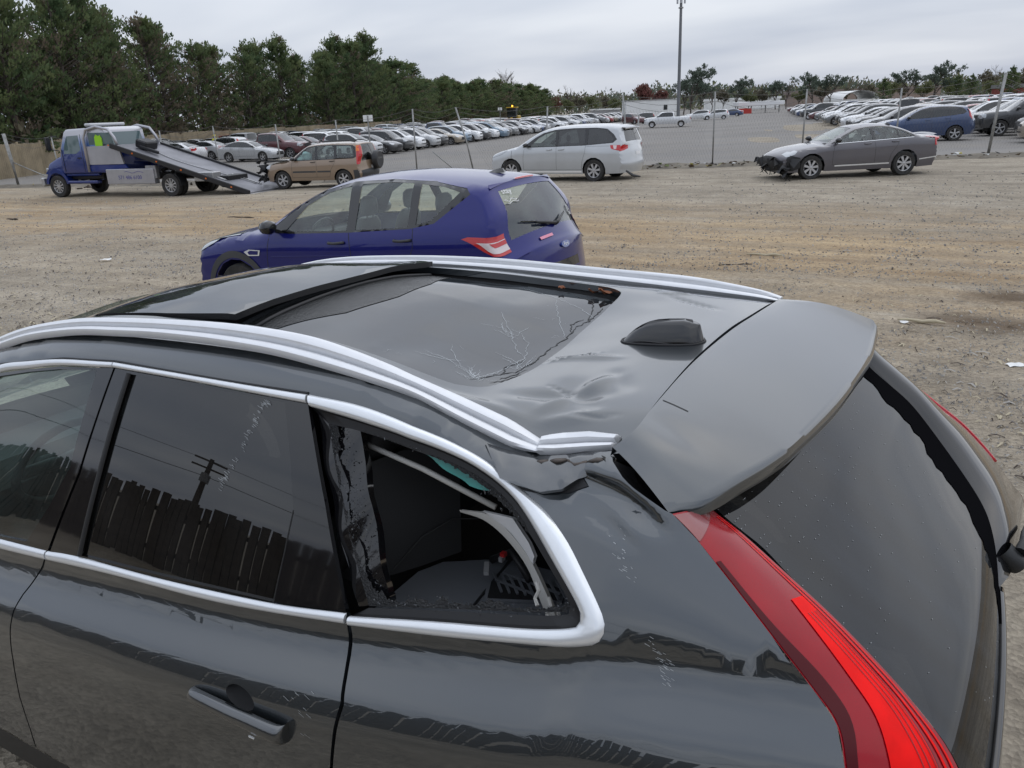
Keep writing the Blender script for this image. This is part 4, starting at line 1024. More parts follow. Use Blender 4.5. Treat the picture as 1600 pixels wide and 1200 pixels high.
def make_car(name, spec, glassm=LOTGLASS, rearglass=None, detail=1, color=(.5, .5, .5), paint=None, wheels=True, spokes=5, twin=False, seats=False, extra=None):
    paint = paint or PAINT_OBJ
    rearglass = rearglass or glassm
    L, W, H = spec['L'], spec['W'], spec['H']; hx = L/2
    root = empty(name)
    st = {2: .055, 1: .10, 0: .22}[detail]
    P = np.array(smoothline(spec['prof'], {2: 5, 1: 3, 0: 2}[detail])); P = np.column_stack([hx-P[:, 0], P[:, 1]])
    n = len(P)
    T = np.zeros_like(P); T[1:-1] = P[2:]-P[:-2]; T[0] = P[1]-P[0]; T[-1] = P[-1]-P[-2]
    T /= np.linalg.norm(T, axis=1)[:, None]+1e-9
    Nn = np.column_stack([-T[:, 1], T[:, 0]])*-1.0     # outward in the side view
    bx = [hx-p[0] for p in spec['belt']]; bz = [p[1] for p in spec['belt']]
    o_ = np.argsort(bx); bx = np.array(bx)[o_]; bz = np.array(bz)[o_]
    zbelt = lambda x: np.interp(x, bx, bz)
    up = P[:, 1] > zbelt(P[:, 0])+.06
    drop = np.where(up, .055, .045*np.abs(Nn[:, 1])+spec.get('nose', .19)*np.abs(Nn[:, 0]))
    for _ in range(3): drop[1:-1] = (drop[2:]+2*drop[1:-1]+drop[:-2])/4
    Eg = P-Nn*drop[:, None]
    Eg[0, 1] = P[0, 1]; Eg[-1, 1] = P[-1, 1]
    rr = spec.get('round', .07); roofh = spec['roofh']
    zroof = P[:, 1].max()
    def Yv(V):
        x, z = V[:, 0], V[:, 1]; b = zbelt(x)
        w = W/2*(1-.05*np.abs(x/hx)**5) - .01
        tum = (W/2-.045-roofh)/(zroof-np.mean(bz))
        dz = b-z
        below = w-.035*np.clip(1-dz/.16, 0, 1)**1.5 - .085*np.clip((dz-.38)/.5, 0, 1.3)**1.6
        above = w-.035-(z-b)*tum
        y = np.where(dz > 0, below, above)
        A = Eg[:-1]; Bq = Eg[1:]; d = np.full(len(V), 9.)
        for a, c in zip(A, Bq):
            ab = c-a; t = np.clip(((V-a)@ab)/(ab@ab+1e-12), 0, 1); d = np.minimum(d, np.linalg.norm(V-(a+t[:, None]*ab), axis=1))
        q = np.clip(1-d/rr, 0, 1)
        return y-rr*(1-np.sqrt(np.maximum(0, 1-q*q)))
    r = spec['r']; zb0 = spec.get('zb', .27)
    xf, xr_ = hx-spec['wf'], hx-spec['wr']
    ar = r+.055
    def arch(cx):
        a0 = math.asin(max(-1, min(1, (zb0-r)/ar)))
        return [(cx+ar*math.cos(t), r+ar*math.sin(t)) for t in np.linspace(math.pi-a0, a0, 10 if detail else 7)]
    # side outline runs nose -> tail along the top, back along the sill
    out = [tuple(p) for p in Eg] + arch(xr_) + arch(xf)
    dlo = [(hx-x, z) for x, z in spec['dlo']]
    ed = st*.8
    V2, F2 = cdt(out, [dlo], st, ed)
    ys = Yv(V2)
    mb = MB()
    mb.add([(x, y, z) for (x, z), y in zip(V2, ys)], F2); mb.add([(x, -y, z) for (x, z), y in zip(V2, ys)], [f[::-1] for f in F2])
    # wrap strip over the top with window openings
    Ed = np.array(densify([tuple(p) for p in Eg], ed, False))
    Cd = []; acc = []
    # map densified edge points back on to the centre line
    k = 0
    for i in range(n-1):
        m_ = max(1, int(math.ceil(np.linalg.norm(Eg[i+1]-Eg[i])/ed)))
        for j in range(m_): Cd.append(P[i]+(P[i+1]-P[i])*j/m_)
    Cd.append(P[-1]); Cd = np.array(Cd)
    ye = Yv(Ed)
    cols = np.linspace(-1, 1, {2: 23, 1: 13, 0: 7}[detail])
    def sp(i, t, o=0.0):
        c, e = Cd[i], Ed[i]; k = abs(t)**2.3; p = c*(1-k)+e*k; v = c-e; l = np.linalg.norm(v)+1e-9
        return (p[0]+v[0]/l*o, ye[i]*t, p[1]+v[1]/l*o)
    mid = int(np.argmax(Cd[:, 1]))
    def zone(a, b, rear):
        return [i for i in range(len(Cd)) if a <= hx-Cd[i, 0] <= b and (i > mid) == rear and (up_i[i])]
    up_i = Cd[:, 1] > zbelt(Cd[:, 0])-.05
    zw = zone(*spec['ws'], False); zr_ = zone(*spec['bl'], True)
    tg = .86
    def skip(i, j):
        tm = (cols[j]+cols[j+1])/2
        return abs(tm) < tg and ((i in zw and i+1 in zw) or (i in zr_ and i+1 in zr_))
    nb = len(cols); V = [sp(i, t) for i in range(len(Cd)) for t in cols]
    Fs = [(i*nb+j, (i+1)*nb+j, (i+1)*nb+j+1, i*nb+j+1) for i in range(len(Cd)-1) for j in range(nb-1) if not skip(i, j)]
    mb.add(V, Fs)
    body = mb.build('body', paint, root, True)
    bm = bmesh.new(); bm.from_mesh(body.data); bmesh.ops.remove_doubles(bm, verts=bm.verts, dist=.004); bm.to_mesh(body.data); bm.free()
    fixn(body, 38); body.color = (*color, 1)
    def gl(z, nm, m):
        if len(z) < 2: return
        c2 = np.linspace(-tg-.05, tg+.05, 11 if detail else 5); g = MB(); g.loft([[sp(i, t, -.004) for t in c2] for i in z]); o = g.build(nm, m, root, True); fixn(o); return o
    wsO = gl(zw, 'windshield', glassm); bl = gl(zr_, 'rear_window', rearglass)
    Ep = [tuple(p) for p in Eg]
    def clip(V, F):
        ok = inpoly(V, Ep); return V, [f for f in F if ok[list(f)].all()]
    def side(poly, nm, m, off=0., step=None, sides=(1, -1), label=None, parent=None):
        s_ = step or st; V, F = clip(*cdt([(hx-x, z) for x, z in poly], [], s_, s_*.8)); y = Yv(V)+off
        res = []
        for sg in sides:
            o = link(nm, [(a, sg*b, c) for (a, c), b in zip(V, y)], F if sg > 0 else [f[::-1] for f in F], m, parent or root, True, label=label); fixn(o); res.append(o)
        return res
    # black frames, then every pane
    V3, F3 = cdt(dlo, [[(hx-x, z) for x, z in w] for w in spec['win']], st, ed)
    y3 = Yv(V3)-.004; f_ = MB(); f_.add([(a, b, c) for (a, c), b in zip(V3, y3)], F3); f_.add([(a, -b, c) for (a, c), b in zip(V3, y3)], [q[::-1] for q in F3]); f_.build('window_frame', BLACKG, root, True)
    for i, wv in enumerate(spec['win']): side(wv, 'side_window', rearglass if i >= spec.get('tint_from', 9) else glassm, -.010)
    # lamps: a patch on the flank joined with a patch round the corner
    def wraprow(i, xs, tf, rear, off, sg, k1=7, k2=6):
        i0 = min(len(Cd)-2, int(i)); f = i-i0
        e = Ed[i0]*(1-f)+Ed[i0+1]*f
        X = np.linspace(xs, e[0], k1); V = np.column_stack([X, np.full(k1, e[1])]); y = Yv(V)+off
        row = [Vector((a, sg*b, e[1])) for a, b in zip(X, y)][:-1]
        for t in np.linspace(1, tf, k2): row.append(Vector(sp(i0, sg*t, off)).lerp(Vector(sp(i0+1, sg*t, off)), f))
        return row
    def lamp_(poly, srange, t0, t1, nm, m, off=.006, rear=False):
        zs = [p[1] for p in poly]; z0, z1 = min(zs), max(zs)
        P = [(hx-x, z) for x, z in poly]
        ids = [i for i in range(len(Ed)-1) if (i > mid) == rear]
        for sg in (1, -1):
            rows = []
            for z in np.linspace(z0+.004, z1-.004, 9 if detail == 2 else 5):
                xs_ = [a[0]+(b[0]-a[0])*(z-a[1])/(b[1]-a[1]) for a, b in zip(P, P[1:]+P[:1]) if (a[1]-z)*(b[1]-z) <= 0 and a[1] != b[1]]
                c = [i for i in ids if (Ed[i, 1]-z)*(Ed[i+1, 1]-z) <= 0 and abs(Ed[i, 0]) > hx-1.3]
                if not xs_ or not c: continue
                i = c[-1] if not rear else c[0]; f = (z-Ed[i, 1])/(Ed[i+1, 1]-Ed[i, 1]+1e-9)
                xs = max(xs_) if rear else min(xs_)
                if rear: xs = max(xs, Ed[i, 0]+.01)
                else: xs = min(xs, Ed[i, 0]-.01)
                tz = t0(z) if callable(t0) else (t0 if srange[0] <= z <= srange[1] else 1-(1-t0)*.4)
                rows.append(wraprow(i+f, xs, tz, rear, off, sg))
            if len(rows) > 1:
                g = MB(); g.loft(rows); o = g.build(nm, m, root, True); fixn(o, 60)
    if 'head' in spec: lamp_(spec['head'][0], spec['head'][1], spec['head'][2], 1.0, 'headlight', LAMPW)
    if 'tail' in spec: lamp_(spec['tail'][0], spec['tail'][1], spec['tail'][2], 1.0, 'tail_light', REDL, rear=True)
    def patch(z0, z1, t0, t1, nm, m, rear=False, off=.006, label=None, k=5):
        idx = [i for i in range(len(Cd)) if z0 <= Cd[i, 1] <= z1 and (i > mid) == rear and abs(Cd[i, 0]) > hx-1.2]
        if len(idx) < 2: return
        g = MB(); g.loft([[sp(i, t, off) for t in np.linspace(t0, t1, k)] for i in idx]); o = g.build(nm, m, root, True, label); fixn(o, 60); return o
    if spec.get('grille'): patch(*spec['grille'], -.5, .5, 'grille', DAMAGE)
    patch(.38, .52, -.6, .6, 'bumper_intake', DAMAGE)
    if spec.get('plate') is not None: patch(.60 if spec.get('plate', .8) < .7 else spec.get('plate', .8)-.06, spec.get('plate', .8)+.08, -.2, .2, 'licence_plate', PLATE, True)
    if detail:
        for seam_ in spec.get('seams', ()):
            q = np.array(densify([(hx-x, z) for x, z in seam_], .06, False)); y = Yv(q)
            for sg in (1, -1):
                g = MB(); g.loft([[(a-.004, sg*(b+.001), c), (a+.004, sg*(b+.001), c)] if abs(q[-1][1]-q[0][1]) > .2 else [(a, sg*(b+.001), c-.004), (a, sg*(b+.001), c+.004)] for (a, c), b in zip(q, y)]); g.build('door_seam', RUBBER, root)
        for hxp, hz in spec.get('handles', ()):
            yv = Yv(np.array([(hx-hxp, hz)]))[0]
            for sg in (1, -1):
                g = MB(); pts = [(hx-hxp+d, sg*(yv+o), hz+.01*(d < 0)) for d, o in ((.10, .0), (.085, .028), (0, .036), (-.085, .028), (-.10, 0))]; g.tube(pts, .014, 6); o = g.build('door_handle', spec.get('handlem', paint), root, True); o.color = (*color, 1)
        if spec.get('clad'):
            for poly in spec['clad']: side(poly, 'body_cladding', GREYPL, .006)
    mxp, mz = spec['mirror']; yv = Yv(np.array([(hx-mxp, mz)]))[0]
    for sg in (1, -1):
        g = MB(); c = Vector((hx-mxp, sg*(yv+.13), mz+.06)); rows = []
        for a, k in ((-.06, .55), (-.03, .95), (.02, 1), (.07, .75), (.10, .35)):
            rows.append([c+Vector((a, .10*k*math.cos(t), .075*k*math.sin(t))) for t in np.linspace(0, 2*math.pi, 9 if detail else 6)[:-1]])
        kk = len(rows[0]); g.loft(rows, closed=True); g.F += [tuple(range(kk)), tuple(len(g.V)-1-i for i in range(kk))]; g.M += [0, 0]
        g.tube([(hx-mxp, sg*(yv-.01), mz), (hx-mxp, sg*(yv+.08), mz+.03)], .025, 5)
        o = g.build('door_mirror', spec.get('mirrorm', BLACKG), root, True); fixn(o, 50)
    # arch liners, floor, wheels
    g = MB(); g.box((0, 0, zb0+.06), (L*.80, W*.62, .14)); g.box((0, 0, zb0+.20), (L*.36, W*.84, .10))
    for cx in (xf, xr_): g.box((cx, 0, r+.10), (ar*1.9, W*.56, .5))
    g.build('floor_pan', CABIN, root)
    if wheels:
        for cx in (xf, xr_):
            for sg in (1, -1):
                if detail: wheel((cx, sg*(W/2-.125-.01), r), r, .22, root, sg, rim_r=spec.get('rim', r*.66), spokes=spokes, twin=twin, n=28 if detail == 2 else 20, spoke_w=spec.get('spw', .16))
                else:
                    g = MB(); g.lathe([(r*.6, -.1), (r*.97, -.1), (r, 0), (r*.97, .1), (r*.62, .1)], (cx, sg*(W/2-.12), r), n=10); g.lathe([(r*.62, sg*.08), (r*.5, sg*.06), (.01, sg*.09)], (cx, sg*(W/2-.12), r), n=10, m=1); g.build('wheel', [TYRE, ALLOY], root, True)
    if seats:
        for y in (.37, -.37):
            seat(hx-spec['seat'][0], y, root, z=.52, off=0); seat(hx-spec['seat'][1], y, root, z=.56, off=0)
        g = MB(); t = np.linspace(0, 2*math.pi, 20); Rs = Matrix.Rotation(-.45, 3, 'Y'); c = Vector((hx-spec['seat'][0]+.52, .37, .98))
        g.tube([Rs @ Vector((0, .18*math.cos(q), .18*math.sin(q)))+c for q in t], .016, 6, cap=False); g.tube([c, c+Vector((.35, 0, -.12))], .03, 6); g.tube([Rs @ Vector((0, -.17, 0))+c, Rs @ Vector((0, .17, 0))+c], .018, 5)
        g.build('steering_wheel', LEATHER, root, True)
        g = MB(); g.box((hx-spec['seat'][0]+.80, 0, .86), (.40, W*.74, .22), ch=.06); o = g.build('dashboard', PLAST, root); fixn(o, 30)
    ctx = dict(zw=zw, zr_=zr_, root=root, side=side, patch=patch, sp=sp, Yv=Yv, hx=hx, Cd=Cd, wsO=wsO, bl=bl, body=body, mid=mid, lamp=lamp_, paint=paint, color=color)
    if extra: extra(ctx)
    return root, ctx

SPEC = {}
SPEC['hatch'] = dict(L=4.52, W=1.84, H=1.68, roofh=.56, r=.345, wf=.87, wr=3.56, zb=.27,
    prof=[(.07, .25), (.0, .42), (.01, .62), (.06, .78), (.25, .92), (.60, 1.01), (1.0, 1.07), (1.22, 1.10), (1.65, 1.36), (2.05, 1.54), (2.45, 1.61), (2.95, 1.635), (3.4, 1.62), (3.8, 1.59), (4.02, 1.555), (4.06, 1.51), (4.25, 1.26), (4.40, 1.03), (4.46, .95), (4.49, .78), (4.52, .55), (4.46, .30)],
    belt=[(0, .80), (1.2, 1.0), (1.6, 1.03), (2.6, 1.08), (3.6, 1.15), (4.1, 1.18), (4.52, 1.12)],
    dlo=[(1.36, 1.045), (1.75, 1.32), (2.05, 1.47), (2.4, 1.555), (2.9, 1.58), (3.4, 1.565), (3.80, 1.51), (3.86, 1.46), (3.52, 1.20), (3.25, 1.145), (2.5, 1.085), (1.7, 1.045)],
    win=[[(1.62, 1.065), (1.86, 1.32), (2.12, 1.45), (2.40, 1.52), (2.46, 1.10)], [(2.57, 1.11), (2.53, 1.535), (2.9, 1.555), (3.18, 1.548), (3.22, 1.155)], [(3.31, 1.18), (3.28, 1.54), (3.55, 1.52), (3.74, 1.475), (3.48, 1.225)]],
    ws=(1.25, 2.12), bl=(4.07, 4.40), mirror=(1.52, 1.06), plate=.80, seat=(2.20, 3.15),
    head=([(.28, .80), (.14, .84), (.30, .96), (.62, 1.00), (.50, .90)], (.74, .90), .70), tail=([(3.86, 1.075), (4.0, 1.055), (4.22, .95), (4.43, .93), (4.43, 1.02), (4.30, 1.09), (4.1, 1.10)], (.95, 1.06), .78),
    grille=(.66, .80), handles=[(2.35, .98), (3.18, 1.035)], seams=[[(2.50, 1.08), (2.53, .9), (2.53, .45)], [(3.29, 1.15), (3.30, .98), (3.22, .78), (3.05, .60), (3.0, .42)], [(1.40, 1.03), (1.36, .75), (1.36, .42)], [(1.38, .43), (3.0, .43)]])
SPEC['sedan'] = dict(L=4.84, W=1.83, H=1.445, roofh=.52, r=.335, wf=.95, wr=3.68, zb=.22,
    prof=[(.10, .22), (.02, .36), (.0, .52), (.05, .66), (.20, .76), (.62, .88), (1.1, .95), (1.40, .985), (1.85, 1.21), (2.25, 1.375), (2.6, 1.43), (2.95, 1.445), (3.35, 1.41), (3.75, 1.29), (4.12, 1.125), (4.25, 1.095), (4.62, 1.075), (4.74, 1.055), (4.79, .95), (4.83, .72), (4.84, .48), (4.78, .25)],
    belt=[(0, .68), (1.3, .93), (1.7, .95), (2.8, .985), (3.8, 1.02), (4.84, 1.0)],
    dlo=[(1.52, .965), (1.9, 1.16), (2.25, 1.305), (2.55, 1.355), (2.95, 1.375), (3.25, 1.35), (3.6, 1.25), (3.92, 1.10), (3.92, 1.055), (3.4, 1.03), (2.5, .99)],
    win=[[(1.72, .985), (2.0, 1.16), (2.28, 1.285), (2.55, 1.335), (2.66, 1.34), (2.70, 1.01)], [(2.79, 1.015), (2.76, 1.345), (2.98, 1.35), (3.25, 1.32), (3.42, 1.265), (3.45, 1.045)], [(3.50, 1.055), (3.48, 1.25), (3.66, 1.18), (3.82, 1.085)]],
    ws=(1.45, 2.22), bl=(3.42, 4.12), mirror=(1.66, .99), plate=.80, seat=(2.35, 3.15),
    head=([(.22, .64), (.13, .70), (.30, .765), (.55, .80), (.45, .71)], (.62, .74), .70), tail=([(4.52, .80), (4.52, 1.0), (4.62, 1.04), (4.72, 1.0), (4.75, .82)], (.82, .98), .62),
    grille=(.50, .66), handles=[(2.55, .92), (3.35, .95)], seams=[[(2.745, 1.0), (2.78, .8), (2.78, .38)], [(3.47, 1.03), (3.42, .85), (3.25, .62), (3.2, .38)], [(1.60, .95), (1.55, .7), (1.55, .38)], [(1.56, .385), (3.2, .385)]])
SPEC['minivan'] = dict(L=5.15, W=2.0, H=1.74, roofh=.66, r=.345, wf=.98, wr=3.98, zb=.24,
    prof=[(.08, .22), (.0, .45), (.03, .68), (.18, .86), (.55, 1.0), (1.0, 1.10), (1.18, 1.14), (1.65, 1.42), (2.05, 1.61), (2.5, 1.70), (3.2, 1.74), (4.0, 1.735), (4.55, 1.70), (4.78, 1.66), (4.83, 1.58), (4.93, 1.30), (5.02, 1.08), (5.08, .92), (5.12, .70), (5.15, .5), (5.08, .26)],
    belt=[(0, .74), (1.2, 1.03), (2.0, 1.06), (3.6, 1.08), (3.9, 1.02), (5.15, 1.02)],
    dlo=[(1.42, 1.07), (1.85, 1.36), (2.15, 1.51), (2.55, 1.60), (3.2, 1.635), (4.0, 1.63), (4.35, 1.59), (4.60, 1.42), (4.72, 1.27), (4.60, 1.17), (3.7, 1.11), (2.6, 1.085)],
    win=[[(1.68, 1.10), (2.0, 1.36), (2.25, 1.48), (2.60, 1.56), (2.62, 1.11)], [(2.72, 1.115), (2.70, 1.575), (3.2, 1.605), (3.62, 1.605), (3.66, 1.135)], [(3.75, 1.145), (3.72, 1.605), (4.0, 1.60), (4.30, 1.56), (4.52, 1.40), (4.62, 1.27), (4.54, 1.19)]], tint_from=1,
    ws=(1.22, 2.12), bl=(4.82, 4.97), mirror=(1.62, 1.09), plate=.84, seat=(2.30, 3.3),
    head=([(.22, .74), (.14, .80), (.40, .93), (.85, 1.0), (.62, .86)], (.70, .84), .66), tail=([(4.56, 1.0), (4.52, 1.11), (4.80, 1.11), (4.96, 1.06), (4.98, .92), (4.86, .93)], (.94, 1.08), .66),
    grille=(.56, .72), handles=[(2.42, 1.0), (2.85, 1.0)], seams=[[(2.67, 1.10), (2.68, .8), (2.66, .36)], [(3.70, 1.12), (3.68, .9), (3.58, .6), (3.55, .36)], [(1.50, 1.05), (1.46, .75), (1.46, .36)], [(1.47, .365), (3.55, .365)], [(3.72, 1.08), (4.5, 1.08)]])
SPEC['boxsuv'] = dict(L=4.42, W=1.78, H=1.68, roofh=.60, r=.335, wf=.87, wr=3.49, zb=.30,
    prof=[(.06, .28), (.0, .48), (.02, .72), (.10, .88), (.45, .99), (.95, 1.04), (1.15, 1.07), (1.5, 1.32), (1.85, 1.55), (2.15, 1.64), (3.0, 1.68), (3.8, 1.665), (4.14, 1.63), (4.20, 1.55), (4.28, 1.25), (4.33, 1.0), (4.36, .75), (4.42, .55), (4.38, .32)],
    belt=[(0, .78), (1.15, .98), (4.42, 1.04)],
    dlo=[(1.34, 1.03), (1.72, 1.36), (1.98, 1.52), (2.4, 1.575), (3.2, 1.59), (3.9, 1.56), (4.02, 1.48), (4.07, 1.14), (3.95, 1.08), (2.5, 1.05)],
    win=[[(1.52, 1.06), (1.84, 1.37), (2.05, 1.50), (2.32, 1.54), (2.34, 1.075)], [(2.44, 1.08), (2.42, 1.545), (3.12, 1.555), (3.15, 1.09)], [(3.26, 1.12), (3.24, 1.54), (3.82, 1.52), (3.92, 1.46), (3.96, 1.16), (3.88, 1.12)]],
    ws=(1.20, 1.92), bl=(4.19, 4.33), mirror=(1.45, 1.05), plate=.72, seat=(2.1, 3.0),
    head=([(.16, .72), (.12, .86), (.40, .94), (.36, .76)], (.74, .88), .66), tail=([(4.10, .86), (4.05, 1.55), (4.16, 1.55), (4.28, 1.0), (4.26, .86)], (.90, 1.5), .88),
    grille=(.66, .82), handles=[(2.25, .98), (3.06, 1.0)], handlem=GREYPL, seams=[[(2.39, 1.05), (2.40, .8), (2.38, .42)], [(3.19, 1.07), (3.18, .95), (3.0, .68), (2.92, .42)], [(1.36, 1.02), (1.32, .7), (1.32, .42)], [(1.33, .425), (2.92, .425)]],
    clad=[[(1.36, .60), (1.36, .66), (2.36, .66), (2.36, .60)], [(2.42, .60), (2.42, .66), (3.0, .66), (2.97, .60)]])
SPEC['suv'] = dict(SPEC['hatch'], L=4.53, H=1.65, handlem=None)
SPEC['suv'].pop('handlem')
SPEC['suv']['tail'] = ([(4.10, 1.02), (4.06, 1.42), (4.14, 1.46), (4.28, 1.16), (4.40, 1.02), (4.3, .98)], (1.0, 1.42), .84)
SPEC['suv']['dlo'] = [(1.36, 1.045), (1.75, 1.32), (2.05, 1.47), (2.4, 1.555), (2.9, 1.58), (3.4, 1.565), (3.80, 1.50), (3.98, 1.32), (3.86, 1.22), (3.25, 1.145), (2.5, 1.085), (1.7, 1.045)]
SPEC['suv']['win'] = [SPEC['hatch']['win'][0], SPEC['hatch']['win'][1], [(3.31, 1.18), (3.28, 1.54), (3.55, 1.52), (3.76, 1.46), (3.90, 1.32), (3.82, 1.24)]]
SPEC['suv']['bl'] = (4.17, 4.38)
SPEC['pickup'] = dict(L=5.8, W=1.98, H=1.88, roofh=.64, r=.39, wf=1.0, wr=4.55, zb=.42, round=.05, nose=.14,
    prof=[(.06, .42), (.0, .6), (.0, .95), (.06, 1.10), (.5, 1.20), (1.2, 1.25), (1.35, 1.27), (1.75, 1.56), (2.05, 1.78), (2.4, 1.86), (3.0, 1.88), (3.55, 1.85), (3.68, 1.78), (3.76, 1.45), (3.79, 1.30), (3.86, 1.275), (4.6, 1.275), (5.5, 1.275), (5.72, 1.27), (5.77, 1.20), (5.79, .9), (5.8, .62), (5.74, .48)],
    belt=[(0, 1.0), (1.3, 1.20), (5.8, 1.22)],
    dlo=[(1.62, 1.25), (2.0, 1.57), (2.25, 1.74), (2.7, 1.78), (3.4, 1.77), (3.55, 1.70), (3.60, 1.30), (3.4, 1.26)],
    win=[[(1.78, 1.28), (2.08, 1.56), (2.30, 1.71), (2.62, 1.74), (2.64, 1.28)], [(2.74, 1.28), (2.72, 1.745), (3.36, 1.735), (3.46, 1.68), (3.50, 1.31)]],
    ws=(1.38, 2.12), bl=(3.66, 3.78), mirror=(1.72, 1.27), plate=.66, seat=(2.4, 3.2),
    head=([(.10, .86), (.06, 1.06), (.34, 1.10), (.34, .90)], (.88, 1.06), .68), tail=([(5.62, .88), (5.62, 1.20), (5.74, 1.20), (5.76, .88)], (.88, 1.2), .84),
    grille=(.78, 1.06), handles=[(2.5, 1.14), (3.3, 1.14)], seams=[[(2.69, 1.26), (2.70, .9), (2.68, .56)], [(3.62, 1.26), (3.66, .9), (3.6, .56)], [(1.64, 1.24), (1.6, .8), (1.6, .56)], [(3.79, 1.25), (3.79, .55)]])
def copy_tree(o, parent=None):
    c = o.copy(); COL.objects.link(c); c.parent = parent
    for k in o.children: copy_tree(k, c)
    return c
def paint_car(root, col):
    for k in root.children_recursive:
        if k.name.split('.')[0] in ('body', 'door_handle'): k.color = (*col, 1)

# ================================================================== the yard
def GZ(x, y):
    """the yard falls away gently towards the tow truck"""
    t = min(1, max(0, (x-8)/22)); return -.45*t*t*(3-2*t)
def see(px, py, z=None):
    """point of the yard seen along one line of sight"""
    v = _d + _r*((px-800)/FPX) - _u*((py-600)/FPX); zz = 0
    for _ in range(30):
        p = CAM + v*((zz-CAM.z)/v.z); zz = .5*zz+.5*GZ(p.x, p.y)
    return p
def inview(x, y, z=1, m=60):
    v = Vector((x, y, z))-CAM; dd = v.dot(_d)
    if dd < 1: return None
    px, py = 800+FPX*v.dot(_r)/dd, 600-FPX*v.dot(_u)/dd
    return (px, py, dd) if -m < px < 1600+m else None

def ground_mat():
    m = bpy.data.materials.new('gravel_and_clay'); m.use_nodes = True
    t = m.node_tree; b = t.nodes['Principled BSDF']; b.inputs['Roughness'].default_value = .92; b.inputs['Specular IOR Level'].default_value = .25
    tc = N(t, 'ShaderNodeTexCoord'); P = tc.outputs['Object']
    def noise_(sc, det=8, rough=.6, scale3=None, dist=0):
        n = N(t, 'ShaderNodeTexNoise'); n.inputs['Scale'].default_value = sc; n.inputs['Detail'].default_value = det; n.inputs['Roughness'].default_value = rough; n.inputs['Distortion'].default_value = dist
        if scale3:
            mp = N(t, 'ShaderNodeMapping'); mp.inputs['Scale'].default_value = scale3; mp.inputs['Rotation'].default_value = (0, 0, -.22); t.links.new(P, mp.inputs[0]); t.links.new(mp.outputs[0], n.inputs['Vector'])
        else: t.links.new(P, n.inputs['Vector'])
        return n.outputs['Fac']
    def ramp(f, a, b_, c0=(0, 0, 0, 1), c1=(1, 1, 1, 1)):
        r = N(t, 'ShaderNodeValToRGB'); r.color_ramp.elements[0].position = a; r.color_ramp.elements[1].position = b_; r.color_ramp.elements[0].color = c0; r.color_ramp.elements[1].color = c1
        t.links.new(f, r.inputs[0]); return r.outputs[0]
    def mix(f, a, b_, bt='MIX', fv=None):
        n = N(t, 'ShaderNodeMix', data_type='RGBA', blend_type=bt)
        if fv is not None: n.inputs[0].default_value = fv
        else: t.links.new(f, n.inputs[0])
        for k, q in ((6, a), (7, b_)):
            if isinstance(q, tuple): n.inputs[k].default_value = (*q, 1)
            else: t.links.new(q, n.inputs[k])
        return n.outputs[2]
    # distance down the yard decides gravel, clay track, gravel again
    sp = N(t, 'ShaderNodeSeparateXYZ'); t.links.new(P, sp.inputs[0])
    wob = N(t, 'ShaderNodeMath', operation='MULTIPLY_ADD', i_1=5.0, i_2=-2.5); t.links.new(noise_(.22, 4, .6, (.5, 1.2, 1)), wob.inputs[0])
    ax = N(t, 'ShaderNodeMath', operation='MULTIPLY_ADD', i_1=.10); t.links.new(sp.outputs[0], ax.inputs[0]); t.links.new(sp.outputs[1], ax.inputs[2])
    yy = N(t, 'ShaderNodeMath', operation='ADD'); t.links.new(ax.outputs[0], yy.inputs[0]); t.links.new(wob.outputs[0], yy.inputs[1])
    mr = N(t, 'ShaderNodeMapRange'); mr.inputs[1].default_value = -26; mr.inputs[2].default_value = 0; t.links.new(yy.outputs[0], mr.inputs[0])
    cr = N(t, 'ShaderNodeValToRGB'); E = cr.color_ramp.elements
    E[0].position = 0; E[0].color = (0, 0, 0, 1); E[1].position = 1; E[1].color = (0, 0, 0, 1)
    for p, v in ((.34, .05), (.46, .62), (.56, 1), (.66, .85), (.74, .32), (.86, .10)):
        e = E.new(p); e.color = (v, v, v, 1)
    t.links.new(mr.outputs[0], cr.inputs[0])
    grey = mix(ramp(noise_(1.1, 9, .7), .35, .68), (.275, .240, .190), (.395, .352, .288))
    clay = mix(ramp(noise_(.8, 9, .65, (.35, 1.6, 1)), .32, .66), (.315, .225, .135), (.44, .335, .21))
    nb = N(t, 'ShaderNodeMath', operation='MULTIPLY'); t.links.new(cr.outputs[0], nb.inputs[0]); t.links.new(ramp(noise_(.6, 8, .65, (.5, 1.5, 1)), .28, .56), nb.inputs[1])
    c = mix(nb.outputs[0], grey, clay)
    # coarse stone speckle and darker damp patches
    vo = N(t, 'ShaderNodeTexVoronoi'); vo.inputs['Scale'].default_value = 42; vo.inputs['Randomness'].default_value = 1; t.links.new(P, vo.inputs['Vector'])
    st = N(t, 'ShaderNodeSeparateColor'); t.links.new(vo.outputs['Color'], st.inputs[0])
    c = mix(None, c, ramp(st.outputs[0], .0, 1, (.62, .60, .58, 1), (1.36, 1.34, 1.30, 1)), 'MULTIPLY', .55)
    vo2 = N(t, 'ShaderNodeTexVoronoi'); vo2.inputs['Scale'].default_value = 9; t.links.new(P, vo2.inputs['Vector'])
    st2 = N(t, 'ShaderNodeSeparateColor'); t.links.new(vo2.outputs['Color'], st2.inputs[0])
    c = mix(None, c, ramp(st2.outputs[1], .1, .95, (.82, .80, .78, 1), (1.16, 1.15, 1.13, 1)), 'MULTIPLY', .35)
    c = mix(None, c, ramp(noise_(.35, 8, .7, (.6, 1.4, 1)), .3, .62, (.80, .80, .80, 1), (1.12, 1.12, 1.12, 1)), 'MULTIPLY', 1)
    c = mix(ramp(noise_(.45, 7, .7, (.5, 1.3, 1), 1.5), .66, .73), c, (.115, .085, .055))
